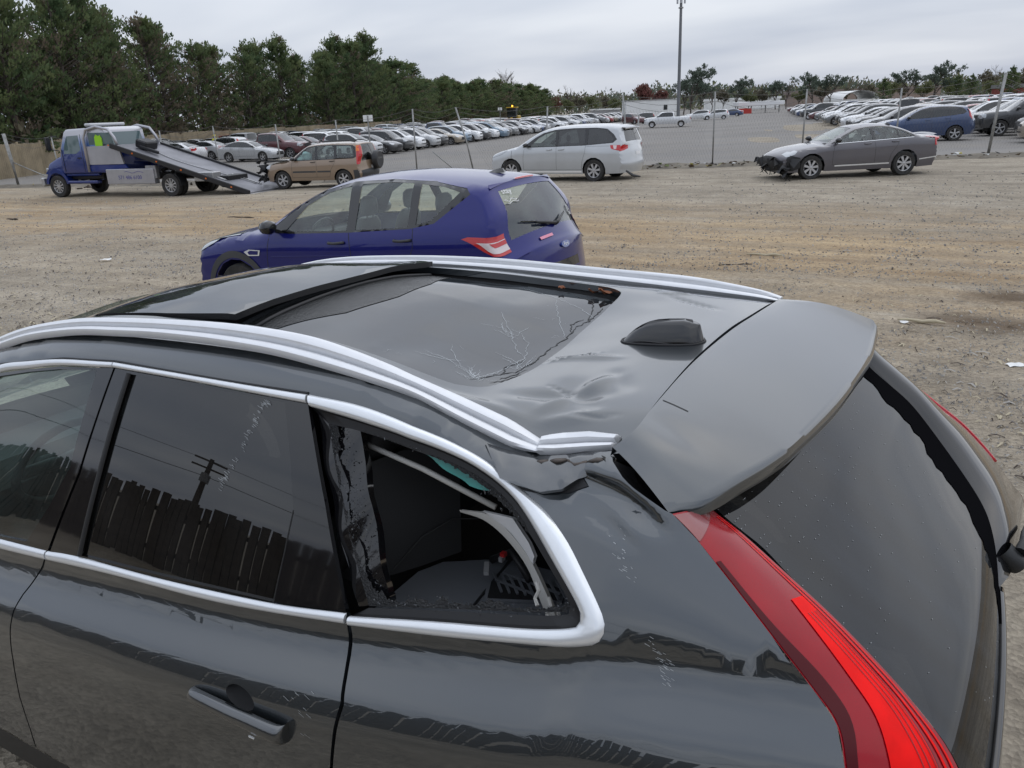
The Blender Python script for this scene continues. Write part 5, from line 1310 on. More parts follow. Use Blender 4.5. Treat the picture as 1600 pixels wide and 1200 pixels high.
    for (ux, uy, ra, rb) in (DAMP1, DAMP2):
        dv = N(t, 'ShaderNodeMapping'); dv.vector_type = 'TEXTURE'; dv.inputs['Location'].default_value = (ux, uy, 0); dv.inputs['Scale'].default_value = (ra, rb, 1); t.links.new(P, dv.inputs[0])
        ln = N(t, 'ShaderNodeVectorMath', operation='LENGTH'); t.links.new(dv.outputs[0], ln.inputs[0])
        sb = N(t, 'ShaderNodeMath', operation='MULTIPLY_ADD', i_1=1.4); t.links.new(noise_(2.2, 8, .7), sb.inputs[0]); t.links.new(ln.outputs['Value'], sb.inputs[2])
        hf = N(t, 'ShaderNodeMath', operation='MULTIPLY', i_1=.5); t.links.new(sb.outputs[0], hf.inputs[0])
        c = mix(ramp(hf.outputs[0], .5, .875, (.85, .85, .85, 1), (0, 0, 0, 1)), c, (.105, .072, .045))
    c = mix(None, c, ramp(noise_(1, 5, .6, (.05, 2.4, 1)), .35, .62, (.84, .84, .84, 1), (1.10, 1.10, 1.09, 1)), 'MULTIPLY', .8)      # old wheel tracks along the yard
    # pale straw flecks
    c = mix(ramp(noise_(14, 4, .8, (.4, 2.2, 1)), .71, .76), c, (.46, .42, .34))
    t.links.new(c, b.inputs['Base Color'])
    bp = N(t, 'ShaderNodeBump'); bp.inputs['Strength'].default_value = .7; bp.inputs['Distance'].default_value = .035
    ad = N(t, 'ShaderNodeMath', operation='MULTIPLY_ADD', i_1=.6); t.links.new(vo.outputs['Distance'], ad.inputs[0]); t.links.new(noise_(7, 9, .7), ad.inputs[2])
    t.links.new(ad.outputs[0], bp.inputs['Height']); t.links.new(bp.outputs[0], b.inputs['Normal'])
    return m
DAMP1 = (*see(1545, 503).xy, .85, .45); DAMP2 = (*see(1580, 466).xy, .6, .4)
GROUND = ground_mat()
def lines(a): return np.array(sorted(set(np.round(a, 3))))
gx = lines(np.concatenate([np.linspace(-900, -40, 14), np.linspace(-40, -8, 20), np.arange(-8, 24, .5), np.linspace(24, 60, 30), np.linspace(60, 900, 16)]))
gy = lines(np.concatenate([np.linspace(-1500, -60, 16), np.linspace(-60, -24, 20), np.arange(-24, 9, .5), np.linspace(9, 60, 14), np.linspace(60, 400, 6)]))
V = []
for y in gy:
    for x in gx:
        k = 1 if (-8 < x < 24 and -24 < y < -1) else 0
        V.append((x, y, GZ(x, y)+k*(.035*noise.noise(Vector((x*.5, y*.5, 0)))+.02*noise.noise(Vector((x*1.7, y*1.7, 5))))))
nx = len(gx)
o = link('ground', V, [(j*nx+i, j*nx+i+1, (j+1)*nx+i+1, (j+1)*nx+i) for j in range(len(gy)-1) for i in range(nx-1)], GROUND)
o['kind'] = 'structure'

# paved lot beyond the fence
ASPH = mat('worn_asphalt', (.205, .194, .182), .9, var=(.10, .16), bump=(30, .3, .01), dirt=(.35, .65, (.25, .225, .19)))
fence_line = [(-22, -39.5), (-12, -36), (-.05, -31.46), (8.5, -27.6), (14, -26.3), (22, -25.2), (30, -24.3), (36.5, -23.2), (43.1, -21.8), (52, -19.5), (66, -15)]
fl_ = densify(fence_line, 4, False)
R_ = []
for d_ in (.9, 6, 14, 30, 60, 120, 250, 480):
    R_.append([Vector((p[0]+.22*d_, p[1]-.975*d_, GZ(p[0]+.22*d_, p[1])+.012)) for p in fl_])
mb = MB(); mb.loft(R_); o = mb.build('lot_pavement', ASPH, None, True); o['kind'] = 'structure'
fixn(o)
# low berm under the fence
BERM = mat('berm_soil', (.16, .14, .11), .95, var=(1.5, .35), bump=(9, .8, .05))
rows = []
fb_ = densify(fence_line, .5, False)
for i, p in enumerate(fb_):
    row = []
    for q, h in ((-1.1, -.03), (-.6, .05), (-.25, .13), (.1, .16), (.5, .10), (.95, -.03)):
        hh = h*(.5+1.0*abs(noise.noise(Vector((p[0]*.35, q, 2)))))+.05*noise.noise(Vector((p[0]*1.7, q*3, 0))) if h > 0 else h
        row.append(Vector((p[0]-.25*q, p[1]+.95*q*-1, GZ(p[0], p[1])+hh)))
    rows.append(row)
mb = MB(); mb.loft(rows); o = mb.build('berm', BERM, None, True); o['kind'] = 'structure'; fixn(o)

# loose stones, straw and scraps that nobody could count
def scatter(name, n, region, size, mats_, kind='stone', seed=1):
    r = np.random.default_rng(seed); V = []; F = []; M = []
    k = 0
    while k < n:
        px, py = region(r); p = see(px, py); k += 1
        s = size(r)*(1 if kind != 'stone' else max(.6, min(2.2, math.sqrt((p-CAM).length/7))))
        b = len(V); z = p.z+.035*noise.noise(Vector((p.x*.5, p.y*.5, 0)))
        if kind == 'stone':
            a = r.uniform(0, 6.3, 5); q = [(s*r.uniform(.6, 1)*math.cos(2*math.pi*i/5), s*r.uniform(.6, 1)*math.sin(2*math.pi*i/5)) for i in range(5)]
            V += [(p.x+u, p.y+v, z-.01) for u, v in q]+[(p.x+u*.6, p.y+v*.6, z+s*r.uniform(.3, .7)) for u, v in q[::2]]
            F += [(b, b+1, b+5), (b+1, b+2, b+6, b+5), (b+2, b+3, b+6), (b+3, b+4, b+7, b+6), (b+4, b, b+5, b+7), (b+5, b+6, b+7)]; M += [int(r.integers(0, len(mats_)))]*6
        else:
            a = r.uniform(0, 6.3); L = s*r.uniform(.6, 1.6); wd = s*.10
            u = np.array((math.cos(a), math.sin(a))); v = np.array((-u[1], u[0]))*wd
            c = np.array((p.x, p.y))
            for sg, zz in ((-1, .004), (0, .02), (1, .006)):
                V += [(*(c+u*L*sg*.5+v*(.4+.6*(sg == 0))), z+zz), (*(c+u*L*sg*.5-v), z+zz+.004)]
            F += [(b, b+1, b+3, b+2), (b+2, b+3, b+5, b+4)]; M += [int(r.integers(0, len(mats_)))]*2
    o = link(name, V, F, mats_, None, False, mi=M); o['kind'] = 'stuff'; return o
ST1, ST2, ST3 = mat('stone_pale', (.36, .34, .31), .9), mat('stone_mid', (.23, .215, .20), .9), mat('stone_dark', (.12, .112, .105), .9)
def regR(r): return (r.uniform(930, 1620), 300+460*r.random()**.8)
def regL(r): return (r.uniform(-20, 470), 300+235*r.random()**.8)
def regM(r): return (r.uniform(-20, 1620), 268+160*r.random())
scatter('gravel', 14000, regR, lambda r: .005+.013*r.random()**3, [ST1, ST2, ST1, ST2], seed=1)
scatter('gravel', 9000, regL, lambda r: .005+.013*r.random()**3, [ST1, ST2, ST1, ST2], seed=2)
scatter('gravel', 9000, regM, lambda r: .007+.014*r.random()**3, [ST1, ST2, ST2, ST3], seed=3)
STRAW, TWIG = mat('straw', (.46, .40, .28), .9), mat('dark_twig', (.06, .045, .035), .9)
scatter('straw_litter', 1300, regR, lambda r: .02+.07*r.random()**2, [STRAW, TWIG, ST1], 'straw', 5)
scatter('straw_litter', 1000, regL, lambda r: .03+.08*r.random()**2, [STRAW, TWIG, TWIG], 'straw', 6)
# single sticks and scraps one can point at
def stick(name, px, py, L, ang, m, label, cat, r=.012):
    p = see(px, py); mb = MB(); u = Vector((math.cos(ang), math.sin(ang), 0))
    mb.tube([u*L*(t-.5)+Vector((.04*L*math.sin(t*7), .05*L*math.cos(t*5), r+.01*math.sin(t*9))) for t in np.linspace(0, 1, 7)], [r*.5, r, r*1.1, r, r*.9, r*.7, r*.3], 5)
    o = mb.build(name, m, None, True); o.location = p; tag(o, label, cat); return o
stick('stick', 1195, 400, .50, .15, STRAW, 'pale broken stick lying on the brown dirt behind the roof rail', 'stick', .018)
stick('stick', 1440, 505, .42, .1, STRAW, 'short pale stick lying beside the brown damp patch', 'stick', .02)
stick('stick', 1150, 415, .45, .5, TWIG, 'thin dark twig on the dirt just in front of the pale stick', 'twig', .012)
stick('stick', 378, 341, .9, .1, TWIG, 'dark twig lying on gravel left of the blue hatchback', 'twig', .02)
stick('stick', 20, 344, .5, .2, TWIG, 'dark clod of twigs at the far left on the gravel', 'twig', .03)
def scrap(name, px, py, s, m, label, cat):
    p = see(px, py); bm = bmesh.new(); bmesh.ops.create_grid(bm, x_segments=5, y_segments=4, size=s)
    rr = random.Random(px)
    for v in bm.verts:
        v.co.y *= .6; v.co.z = s*.25*(1+noise.noise(v.co*9/s*.15+Vector((px, 0, 0))))
    me = bpy.data.meshes.new(name); bm.to_mesh(me); bm.free(); me.materials.append(m)
    o = bpy.data.objects.new(name, me); COL.objects.link(o); o.location = p; o.rotation_euler = (0, 0, rr.uniform(0, 6)); tag(o, label, cat); return o
scrap('scrap', 166, 407, .09, PAPER, 'crumpled white paper scrap on the brown dirt at left', 'scrap')
scrap('scrap', 1587, 573, .07, PAPER, 'white plastic scrap on gravel at the right edge', 'scrap')
scrap('scrap', 1412, 504, .06, PAPER, 'pale chip of plastic next to the short stick', 'scrap')
# ------------------------------------------------ chain-link fence with leaning posts
GALV = mat('galvanised', (.30, .30, .29), .5, .5, var=(6, .25))
CF = empty('chain_link_fence', (8.5, -27.6, 0)); tag(CF, 'sagging chain link fence with leaning posts and wire between yard and lot', 'fence')
def fpt(px):
    """point of the fence line seen at a picture column"""
    best = None
    for a, b in zip(fence_line, fence_line[1:]):
        for t in np.linspace(0, 1, 60):
            x, y = a[0]+(b[0]-a[0])*t, a[1]+(b[1]-a[1])*t
            q = inview(x, y, GZ(x, y)+1.2, 4000)
            if q and (best is None or abs(q[0]-px) < best[0]): best = (abs(q[0]-px), x, y)
    return best[1:]
def part(mb, name, m, root, smooth=True, label=None, ang=None):
    o = mb.build(name, m, root, smooth, label); o.location = -root.location
    if ang: fixn(o, ang)
    return o
tops = []
_rv = Vector((_r.x, _r.y, 0)).normalized()
for px, lean, h, rad in ((-60, 0, 2.5, .05), (20, -.16, 2.6, .085), (90, -.05, 2.35, .032), (160, 0, 2.4, .029), (256, -.02, 2.45, .030), (343, -.06, 2.55, .029), (436, -.03, 2.5, .029), (531, -.02, 2.5, .029), (647, .0, 2.7, .032), (738, -.62, 2.6, .032), (850, .12, 2.4, .029), (981, -.2, 2.6, .032), (993, .10, 1.9, .03), (1117, .0, 2.55, .029), (1258, .03, 2.5, .029), (1400, .03, 2.4, .029), (1550, .22, 2.75, .05), (1660, .1, 2.5, .032)):
    x, y = fpt(px); z = GZ(x, y); mb = MB(); top = Vector((x, y, z+h))+_rv*lean
    mb.tube([(x, y, z-.1), Vector((x, y, z+h*.5))+_rv*lean*.42, top], rad, 8)
    part(mb, 'fence_post', GALV, CF)
    if h > 2: tops.append((Vector((x, y, z)), top))
mb = MB(); a = tops[1][0]; mb.tube([a+Vector((0, 0, 1.2)), Vector(tops[2][0])+Vector((0, 0, .15))], .025, 6); part(mb, 'fence_brace', GALV, CF)
x, y = fpt(708); mb = MB(); mb.tube([(x, y, GZ(x, y)+.2), Vector((x, y, GZ(x, y)+1.0))-_rv*.9], .025, 6); part(mb, 'fence_brace', GALV, CF)
WIRE = mat('fence_wire', (.16, .155, .15), .6, .4)
for k in range(3):
    mb = MB()
    for (b0, t0), (b1, t1) in zip(tops, tops[1:]):
        p, q = b0.lerp(t0, 1-.06*k), b1.lerp(t1, 1-.06*k)
        mb.tube([p.lerp(q, s)-Vector((0, 0, .16*math.sin(math.pi*s)*(1+.5*k))) for s in np.linspace(0, 1, 6)], .006, 4, cap=False)
    part(mb, 'barbed_wire', WIRE, CF)
V = []; F = []
for (b0, t0), (b1, t1) in zip(tops, tops[1:]):
    L = (b1-b0).length; n = int(L/.10)
    for i in range(n+14):      # both diagonals of the mesh as thin flat wires
        for sg in (1, -1):
            s0 = i/n if sg > 0 else (i-14)/n+14/n; 
            P = []
            for z0, s_ in ((.12, s0), (1.0, s0-sg*.7/L)):
                P.append((s_, z0))
            a0, b0_ = P
            if min(a0[0], b0_[0]) < 0 or max(a0[0], b0_[0]) > 1: continue
            p = b0.lerp(t0, a0[1]*.8).lerp(b1.lerp(t1, a0[1]*.8), a0[0]); q = b0.lerp(t0, b0_[1]*.8).lerp(b1.lerp(t1, b0_[1]*.8), b0_[0])
            k = len(V); w_ = Vector((0, 0, .0035)); V += [p-w_, p+w_, q+w_, q-w_]; F.append((k, k+1, k+2, k+3))
o = link('chain_link', V, F, WIRE, CF, False); o.location = -CF.location; o['kind'] = 'stuff'
# rubbish and weeds along the berm
mb = MB(); r_ = random.Random(4)
TR = [mat('trash_white', (.6, .6, .58), .7), mat('trash_yellow', (.42, .36, .10), .8), mat('trash_dark', (.04, .04, .04), .8), mat('trash_brown', (.12, .09, .06), .9), mat('weed_green', (.10, .12, .04), .9)]
for i in range(300):
    px = r_.choice([r_.uniform(960, 1220), r_.uniform(960, 1600), r_.uniform(-20, 960)]); x, y = fpt(px); x += r_.uniform(-.4, .4); y += r_.uniform(-.2, 1.0); s = r_.uniform(.02, .10)
    c = Vector((x, y, GZ(x, y)+.05+r_.uniform(0, .12)))
    P = [c+Vector((r_.uniform(-s, s)*1.5, r_.uniform(-s, s), r_.uniform(-s, s)*.6)) for _ in range(5)]
    mb.add(P, [(0, 1, 2), (0, 2, 3), (0, 3, 4), (1, 2, 4), (0, 4, 1)], r_.choice([0, 1, 2, 3, 3, 3, 4, 2]))
o = mb.build('debris', TR); o['kind'] = 'stuff'
# torn car parts lying by the gate post
mb = MB(); p = see(150, 296)
for i in range(9):
    a = r_.uniform(0, 6.3); c = p+Vector((r_.uniform(-.9, .9), r_.uniform(-.3, .3), .06)); mb.tube([c, c+Vector((math.cos(a)*.5, math.sin(a)*.3, r_.uniform(0, .12))), c+Vector((math.cos(a)*.8, math.sin(a)*.2, .02))], .03, 4)
tag(mb.build('branch_heap', TWIG), 'dark broken branches lying in front of the terminal fence post', 'branches')
# board fence behind the photographer, seen only as a reflection in the paint and glass
WOODD = mat('weathered_boards', (.075, .062, .05), .9, var=(5, .3), bump=(30, .5, .01))
BF = empty('board_fence', (10, 5.8, 0)); tag(BF, 'weathered upright board fence mirrored in the dark side windows', 'fence')
x = -20; i = 0; bd = None
bmd = []
for k in range(5):
    me_o = MB().box((0, 0, .74), (.112, .022, 1.48)).build('board', WOODD, BF); bmd.append(me_o)
while x < 19:
    src = bmd[i % 5]; o = src if i < 5 else src.copy()
    if i >= 5: COL.objects.link(o)
    o.location = (x-10, random.uniform(-.008, .008), random.uniform(-.05, .04)); o.rotation_euler = (random.uniform(-.02, .02), random.uniform(-.012, .012), 0); o.parent = BF
    x += .112+random.choice([.010, .018, .026, .034]); i += 1
    if i >= 295: break
mb = MB(); xx = 19.1
for x0_, x1_ in ((-62, -20.1), (19.2, 46)):
    xx = x0_
    while xx < x1_:
        mb.box((xx-10, 0, .74+random.uniform(-.05, .04)), (.112, .022, 1.48)); xx += .135
o = mb.build('distant_boards', WOODD, BF); o['kind'] = 'stuff'
for z in (.35, 1.15):
    mb = MB(); mb.box((-.5-10, .04, z), (39, .04, .09)); mb.build('fence_rail', WOODD, BF)
UP = empty('utility_pole', (36, 31, 0)); tag(UP, 'utility pole with crossarms and transformers mirrored in the rear door window', 'utility pole')
mb = MB(); mb.tube([(0, 0, 0), (0, 0, 7.6)], [.26, .18], 8); mb.build('pole', WOODD, UP)
for z, l in ((7.3, 1.7), (6.5, 1.7)):
    mb = MB(); mb.box((0, 0, z), (l*1.5, .16, .18), rz=2.4)
    mb.build('crossarm', WOODD, UP)
for s_ in (-.55, .55):
    mb = MB(); mb.lathe([(.0, 0), (.30, 0), (.30, .95), (0, 1.0)], (s_*.8, s_*.9, 4.9), axis='Z', n=10); mb.build('transformer', mat('transformer_grey', (.2, .2, .2), .6), UP)
mb = MB(); mb.tube([(-40, 16, 5.8), (-15, 6, 5.1), (0, 0, 5.6), (15, -6, 5.1), (40, -16, 5.8)], .03, 4); mb.tube([(-40, 16, 7.3), (0, 0, 7.4), (40, -16, 7.3)], .02, 4); mb.build('power_line', RUBBER, UP)

_o1 = ['first', 'second', 'third', 'fourth', 'fifth', 'sixth', 'seventh', 'eighth', 'ninth', 'tenth', 'eleventh', 'twelfth', 'thirteenth', 'fourteenth', 'fifteenth', 'sixteenth', 'seventeenth', 'eighteenth', 'nineteenth']
ORD = _o1+[t if k == 0 else b+'-'+_o1[k-1] for t, b in (('twentieth', 'twenty'), ('thirtieth', 'thirty'), ('fortieth', 'forty'), ('fiftieth', 'fifty'), ('sixtieth', 'sixty'), ('seventieth', 'seventy'), ('eightieth', 'eighty'), ('ninetieth', 'ninety')) for k in range(10)]

# ------------------------------------------------ trees
def leafmat(name, a, b_, sc=.6):
    m = bpy.data.materials.new(name); m.use_nodes = True; t = m.node_tree; b = t.nodes['Principled BSDF']; b.inputs['Roughness'].default_value = .8; b.inputs['Specular IOR Level'].default_value = .2; tl = N(t, 'ShaderNodeBsdfTranslucent'); msh = N(t, 'ShaderNodeMixShader'); msh.inputs[0].default_value = .42; ou = t.nodes['Material Output']
    t.links.new(b.outputs[0], msh.inputs[1]); t.links.new(tl.outputs[0], msh.inputs[2]); t.links.new(msh.outputs[0], ou.inputs[0])
    tc = N(t, 'ShaderNodeTexCoord'); n = N(t, 'ShaderNodeTexNoise'); n.inputs['Scale'].default_value = sc; n.inputs['Detail'].default_value = 5
    oi = N(t, 'ShaderNodeObjectInfo'); ad = N(t, 'ShaderNodeVectorMath', operation='ADD'); sc_ = N(t, 'ShaderNodeVectorMath', operation='SCALE'); sc_.inputs[3].default_value = 50
    t.links.new(oi.outputs['Random'], sc_.inputs[0]); t.links.new(tc.outputs['Object'], ad.inputs[0]); t.links.new(sc_.outputs[0], ad.inputs[1]); t.links.new(ad.outputs[0], n.inputs['Vector'])
    r = N(t, 'ShaderNodeValToRGB'); r.color_ramp.elements[0].position = .35; r.color_ramp.elements[0].color = (*a, 1); r.color_ramp.elements[1].position = .65; r.color_ramp.elements[1].color = (*b_, 1)
    t.links.new(n.outputs['Fac'], r.inputs[0]); t.links.new(r.outputs[0], b.inputs['Base Color']); t.links.new(r.outputs[0], tl.inputs[0])
    return m
BARK = mat('bark', (.085, .07, .058), .95)
CEDG = leafmat('cedar_green', (.080, .125, .060), (.165, .195, .085))
CEDB = leafmat('cedar_dead', (.19, .15, .11), (.15, .135, .09))
PING = leafmat('hazy_pine_green', (.095, .125, .095), (.12, .145, .115))  # paled green: distance haze put into the foliage colour
SPRG = leafmat('spring_green', (.13, .15, .065), (.17, .18, .10))
OLIV = leafmat('olive_scrub', (.12, .115, .08), (.17, .15, .11))
REDT = leafmat('red_buds', (.20, .085, .075), (.16, .085, .07))
def spray(V, F, M, c, d, s, n, m, r):
    """pointed sprigs round c, mostly aiming along d"""
    for _ in range(n):
        a = (d+Vector((r.gauss(0, .55), r.gauss(0, .55), r.gauss(0, .45)))).normalized()
        q = a.cross(Vector((r.gauss(0, 1), r.gauss(0, 1), r.gauss(0, 1)))).normalized()
        p = c+Vector((r.gauss(0, .5), r.gauss(0, .5), r.gauss(0, .45)))*s
        L = s*r.uniform(.6, 1.25); w_ = L*r.uniform(.16, .34); b = len(V)
        V += [p-q*w_*.4, p+a*L*.45-q*w_, p+a*L, p+a*L*.4+q*w_]; F.append((b, b+1, b+2, b+3)); M.append(m)
def conifer(seed, H, R, dead=0., lean=0):
    r = random.Random(seed); V = []; F = []; M = []; T = MB()
    T.tube([(0, 0, -.3), (.1*lean, 0, H*.5), (.2*lean, 0, H*.96)], [.22, .13, .03], 7)
    for i in range(int(15*H)):
        t = r.random()**.85; h = H*(.05+.93*t); rad = R*min(1, (1-t)*1.55+.06)**.62*(.62+.38*min(1, t*4))*r.uniform(.45, 1.18)
        a = r.uniform(0, 6.283); up_ = r.uniform(.35, .9)+t*.6
        d = Vector((math.cos(a), math.sin(a), up_)).normalized(); b0 = Vector((.2*lean*t, 0, h*.97-rad*.3))
        e = b0+Vector((math.cos(a)*rad, math.sin(a)*rad, rad*up_*.55))
        isd = r.random() < dead*(1.35-t*1.0)
        T.tube([b0, e], [.035, .012], 4, cap=False)
        for k in (.5, .75, 1.0):
            if isd and r.random() < .15: continue
            c = b0.lerp(e, k); spray(V, F, M, c, d+Vector((0, 0, .5)), (.27 if not isd else .25), 17 if not isd else 12, 1 if isd else 0, r)
    for k in range(5): spray(V, F, M, Vector((.2*lean, 0, H*(.93+.018*k))), Vector((0, 0, 1.5)), .28, 9, 1 if dead > .8 else 0, r)
    return V, F, M, T
def make_tree(name, VFMT, mats_):
    root = empty(name); V, F, M, T = VFMT
    T.build('trunk', BARK, root, True); link('crown', V, F, mats_, root, False, mi=M)
    return root
def broad(seed, H, R, m_, density=1., bare=False, umb=False):
    r = random.Random(seed); V = []; F = []; M = []; T = MB()
    def br(p, d, L, rad, lev):
        e = p+d*L; mid = p.lerp(e, .5)+Vector((r.gauss(0, .05), r.gauss(0, .05), 0))*L
        T.tube([p, mid, e], [rad, rad*.8, rad*.6], 5 if lev < 2 else 3, cap=False)
        if lev >= (4 if bare else 3) or L < .25:
            if not bare: spray(V, F, M, e, Vector((0, 0, .6)), R*.17, int(30*density), 0, r)
            return
        for k in range(3 if lev else 6):
            a = r.uniform(0, 6.283); sp = r.uniform(.35, .9) if not umb else r.uniform(.7, 1.3)
            q = (d+Vector((math.cos(a)*sp, math.sin(a)*sp, r.uniform(-.1, .35)))).normalized()
            br(p.lerp(e, r.uniform(.45, 1)), q, L*r.uniform(.55, .78), rad*.6, lev+1)
        if not bare and lev >= 1: spray(V, F, M, e, Vector((0, 0, .6)), R*.2, int(22*density), 0, r)
    br(Vector((0, 0, -.3)), Vector((0, 0, 1)), H*.46, H*.016+.04, 0)
    return V, F, M, T
def grow(src, x, y, z, s, label, group, rz=None, sz=None, first=[]):
    if src in first: t = copy_tree(src)
    else: t = src; first.append(src)
    t.location = (x, y, z); t.rotation_euler = (0, 0, random.uniform(0, 6.28) if rz is None else rz); t.scale = (s, s, s*(sz or 1))
    tag(t, label, 'tree', group); return t
ced = [make_tree('cedar_tree', conifer(11+i, 11.5, 3.2+.3*i, .10+.08*i, i-1.5), [CEDG, CEDB]) for i in range(4)]
cedd = [make_tree('cedar_tree', conifer(31+i, 11, 3.7, .62+.2*i, i), [CEDG, CEDB]) for i in range(2)]
row = [(36, 6), (44, -6), (51, -18), (60.6, -35.9), (67.9, -49.9), (71.7, -68.6), (73.8, -83.3), (84, -104), (94.8, -126), (118, -186), (143, -275)]
pts = [p for i, p in enumerate(resample(row, step=1.85)) if p[1] > -100 or i % 2 == 0]
hts = {0: 12.5, 100: 13.2, 150: 12.9, 190: 12.2, 240: 12.2, 300: 11.6, 345: 10.6, 390: 10.8, 430: 11.6, 480: 11.6, 520: 12.4, 560: 13.2, 590: 12.6, 620: 11.8, 640: 10.6, 700: 10.6, 760: 11.8, 800: 11.8, 850: 11}
hk, hv = list(hts), list(hts.values())
cnt = 0
for i, p in enumerate(pts):
    q = inview(p[0], p[1], 3, 130)
    if not q: continue
    d_ = random.random()
    dz = [0, 2.2, -1.2, 3.6][i % 4]
    x, y = p[0]+dz+random.uniform(-.8, .8), p[1]+.3*dz+random.uniform(-.5, .5)
    dead_p = .75 if 285 < q[0] < 420 or 20 < q[0] < 75 else .28 if q[0] < 520 else .05
    src = random.choice(cedd) if d_ < dead_p else random.choice(ced[:2] if q[0] > 520 else ced)
    h = np.interp(q[0], hk, hv)*random.uniform(.80, 1.06)
    place = 'near the left edge of the frame' if q[0] < 90 else 'rising behind the tow truck cab' if q[0] < 230 else 'behind the tilted truck bed' if q[0] < 420 else 'behind the tan damaged car' if q[0] < 600 else 'along the far end of the tree line'
    look = 'half dead cedar with brown foliage' if src in cedd else 'dense dark green cedar'
    _t = grow(src, x, y, GZ(x, y), h/11.5, f'{look}, {ORD[min(cnt, 98)]} from the left along the tree line', 'cedars along the back of the lot', sz=1)
    if p[1] < -98: _t.scale.x *= 1.6; _t.scale.y *= 1.6
    cnt += 1
# scrub and distant trees on the right
bare = [make_tree('bare_tree', broad(60+i, 11, 3.5, OLIV, bare=True), [OLIV]) for i in range(2)]
pine = [make_tree('pine_tree', broad(70+i, 12, 3.2, PING, .9, umb=True), [PING]) for i in range(2)]
spring = [make_tree('leafing_tree', broad(80+i, 9, 4, SPRG, .8), [SPRG]) for i in range(2)]
olive = [make_tree('scrub_tree', broad(90+i, 8, 4, OLIV, .9), [OLIV]) for i in range(2)]
redt = [make_tree('red_tree', broad(95, 9, 4.2, REDT, 1.0), [REDT])]
fir = [make_tree('fir_tree', conifer(99, 10, 2.9, .0), [CEDG, CEDB])]
# px column, distance, top row in the picture, source, label
FARB = [(793, 330, 107, bare[0], 'bare tree rising above the far end of the cedar row'),
 (870, 330, 150, redt[0], 'small reddish tree just right of the end of the cedar row'), (893, 330, 138, bare[1], 'thin bare tree above the olive scrub left of the trailer'),
 (905, 310, 150, olive[0], None), (925, 320, 148, spring[1], None), (945, 330, 150, olive[1], None), (962, 300, 150, spring[0], None), (885, 300, 152, spring[0], None),
 (1008, 250, 129, redt[0], 'dark red budding tree right behind the white trailer'), (1030, 260, 139, redt[0], 'smaller red tree behind the right end of the trailer'),
 (1080, 200, 99, pine[0], 'tall dark pine right of the white trailer'), (1094, 210, 122, pine[1], 'shorter pine close to the right of the tall pine'), (1068, 215, 120, pine[1], 'pine partly behind the tall mast'), (1112, 230, 130, bare[1], 'reddish bare tree right of the tall pine'),
 (1150, 240, 118, pine[0], 'loose pine above the long white canopy'), (1130, 250, 140, olive[0], None), (1170, 250, 138, spring[0], None), (1190, 260, 136, olive[1], None),
 (1212, 250, 122, pine[1], 'broad grey green pine right of the long white canopy'), (1228, 250, 126, bare[0], None), (1247, 260, 136, spring[0], None), (1268, 230, 110, pine[0], 'pine with a high thin crown left of the white dome roof'), (1297, 230, 112, pine[1], 'second high thin pine nearest the white dome roof'), (1283, 255, 134, olive[0], None), (1322, 290, 136, olive[1], None), (1338, 290, 128, bare[0], 'pale bare tree above the white dome roof'), (1358, 300, 132, olive[0], None),
 (1378, 180, 122, fir[0], 'dark pointed fir left of the pine pair on the right'), (1392, 260, 126, spring[1], None), (1416, 200, 104, pine[1], 'left one of the two tall pines on the right'), (1458, 190, 94, pine[0], 'tallest pine on the right, above the blue estate car'), (1440, 220, 122, spring[0], None), (1480, 240, 118, spring[1], None), (1492, 190, 118, fir[0], 'dark fir right of the tallest pine'), (1514, 185, 116, fir[0], 'dark fir above the leaning right fence post'), (1535, 260, 110, olive[1], None), (1548, 270, 108, bare[1], None), (1575, 170, 104, fir[0], 'big dark fir at the right edge'), (1600, 200, 104, olive[0], None), (1625, 220, 100, spring[1], None), (1405, 280, 132, olive[1], None), (1545, 230, 122, spring[0], None)]
_far_n = {}
for px, dist, top, src, lab in sorted(FARB, key=lambda q: q[0]):
    v = _d + _r*((px-800)/FPX) - _u*((165-600)/FPX); p = CAM+v*dist
    vt = _d + _r*((px-800)/FPX) - _u*((top-600)/FPX); zt_ = (CAM+vt*dist).z
    s = (zt_+.45)/{'bare_tree': 10.5, 'pine_tree': 11.5, 'leafing_tree': 9.5, 'scrub_tree': 8.6, 'red_tree': 9.6, 'fir_tree': 10}[src.name.split('.')[0]]
    grp = 'trees far beyond the lot'
    if lab is None:
        kind = {'leafing_tree': 'pale green tree', 'scrub_tree': 'olive scrub tree', 'bare_tree': 'leafless grey tree'}[src.name.split('.')[0]]
        side_ = 'left of the white trailer' if px < 970 else ('between mast and white canopy' if px < 1200 else 'between canopy and dome roof' if px < 1330 else 'just right of the dome roof' if px < 1400 else 'around the two tall pines' if px < 1500 else 'by the right edge')
        lab = kind+' in far tree belt '+side_; _far_n[lab] = _far_n.get(lab, 0)+1; lab = lab+['', ', second from left', ', third from left', ', fourth from left'][_far_n[lab]-1]
    grow(src, p.x, p.y, -.45, s, lab, grp)
# far wood reading as one mass
r = random.Random(5); V = []; F = []; M = []
for i in range(6500):
    px = r.uniform(800, 1680); dist = r.uniform(380, 560)
    v = _d + _r*((px-800)/FPX) - _u*((165-600)/FPX); p = CAM+v*dist
    hh = 9+5*noise.noise(Vector((px*.02, 0, 1)))+2*noise.noise(Vector((px*.1, 0, 4)))
    spray(V, F, M, Vector((p.x, p.y, r.uniform(.0, hh))), Vector((0, 0, .8)), 1.9, 4, r.choice([0, 0, 1, 2, 2]), r)
o = link('far_woods', V, F, [OLIV, SPRG, PING], None, False, mi=M); o['kind'] = 'stuff'
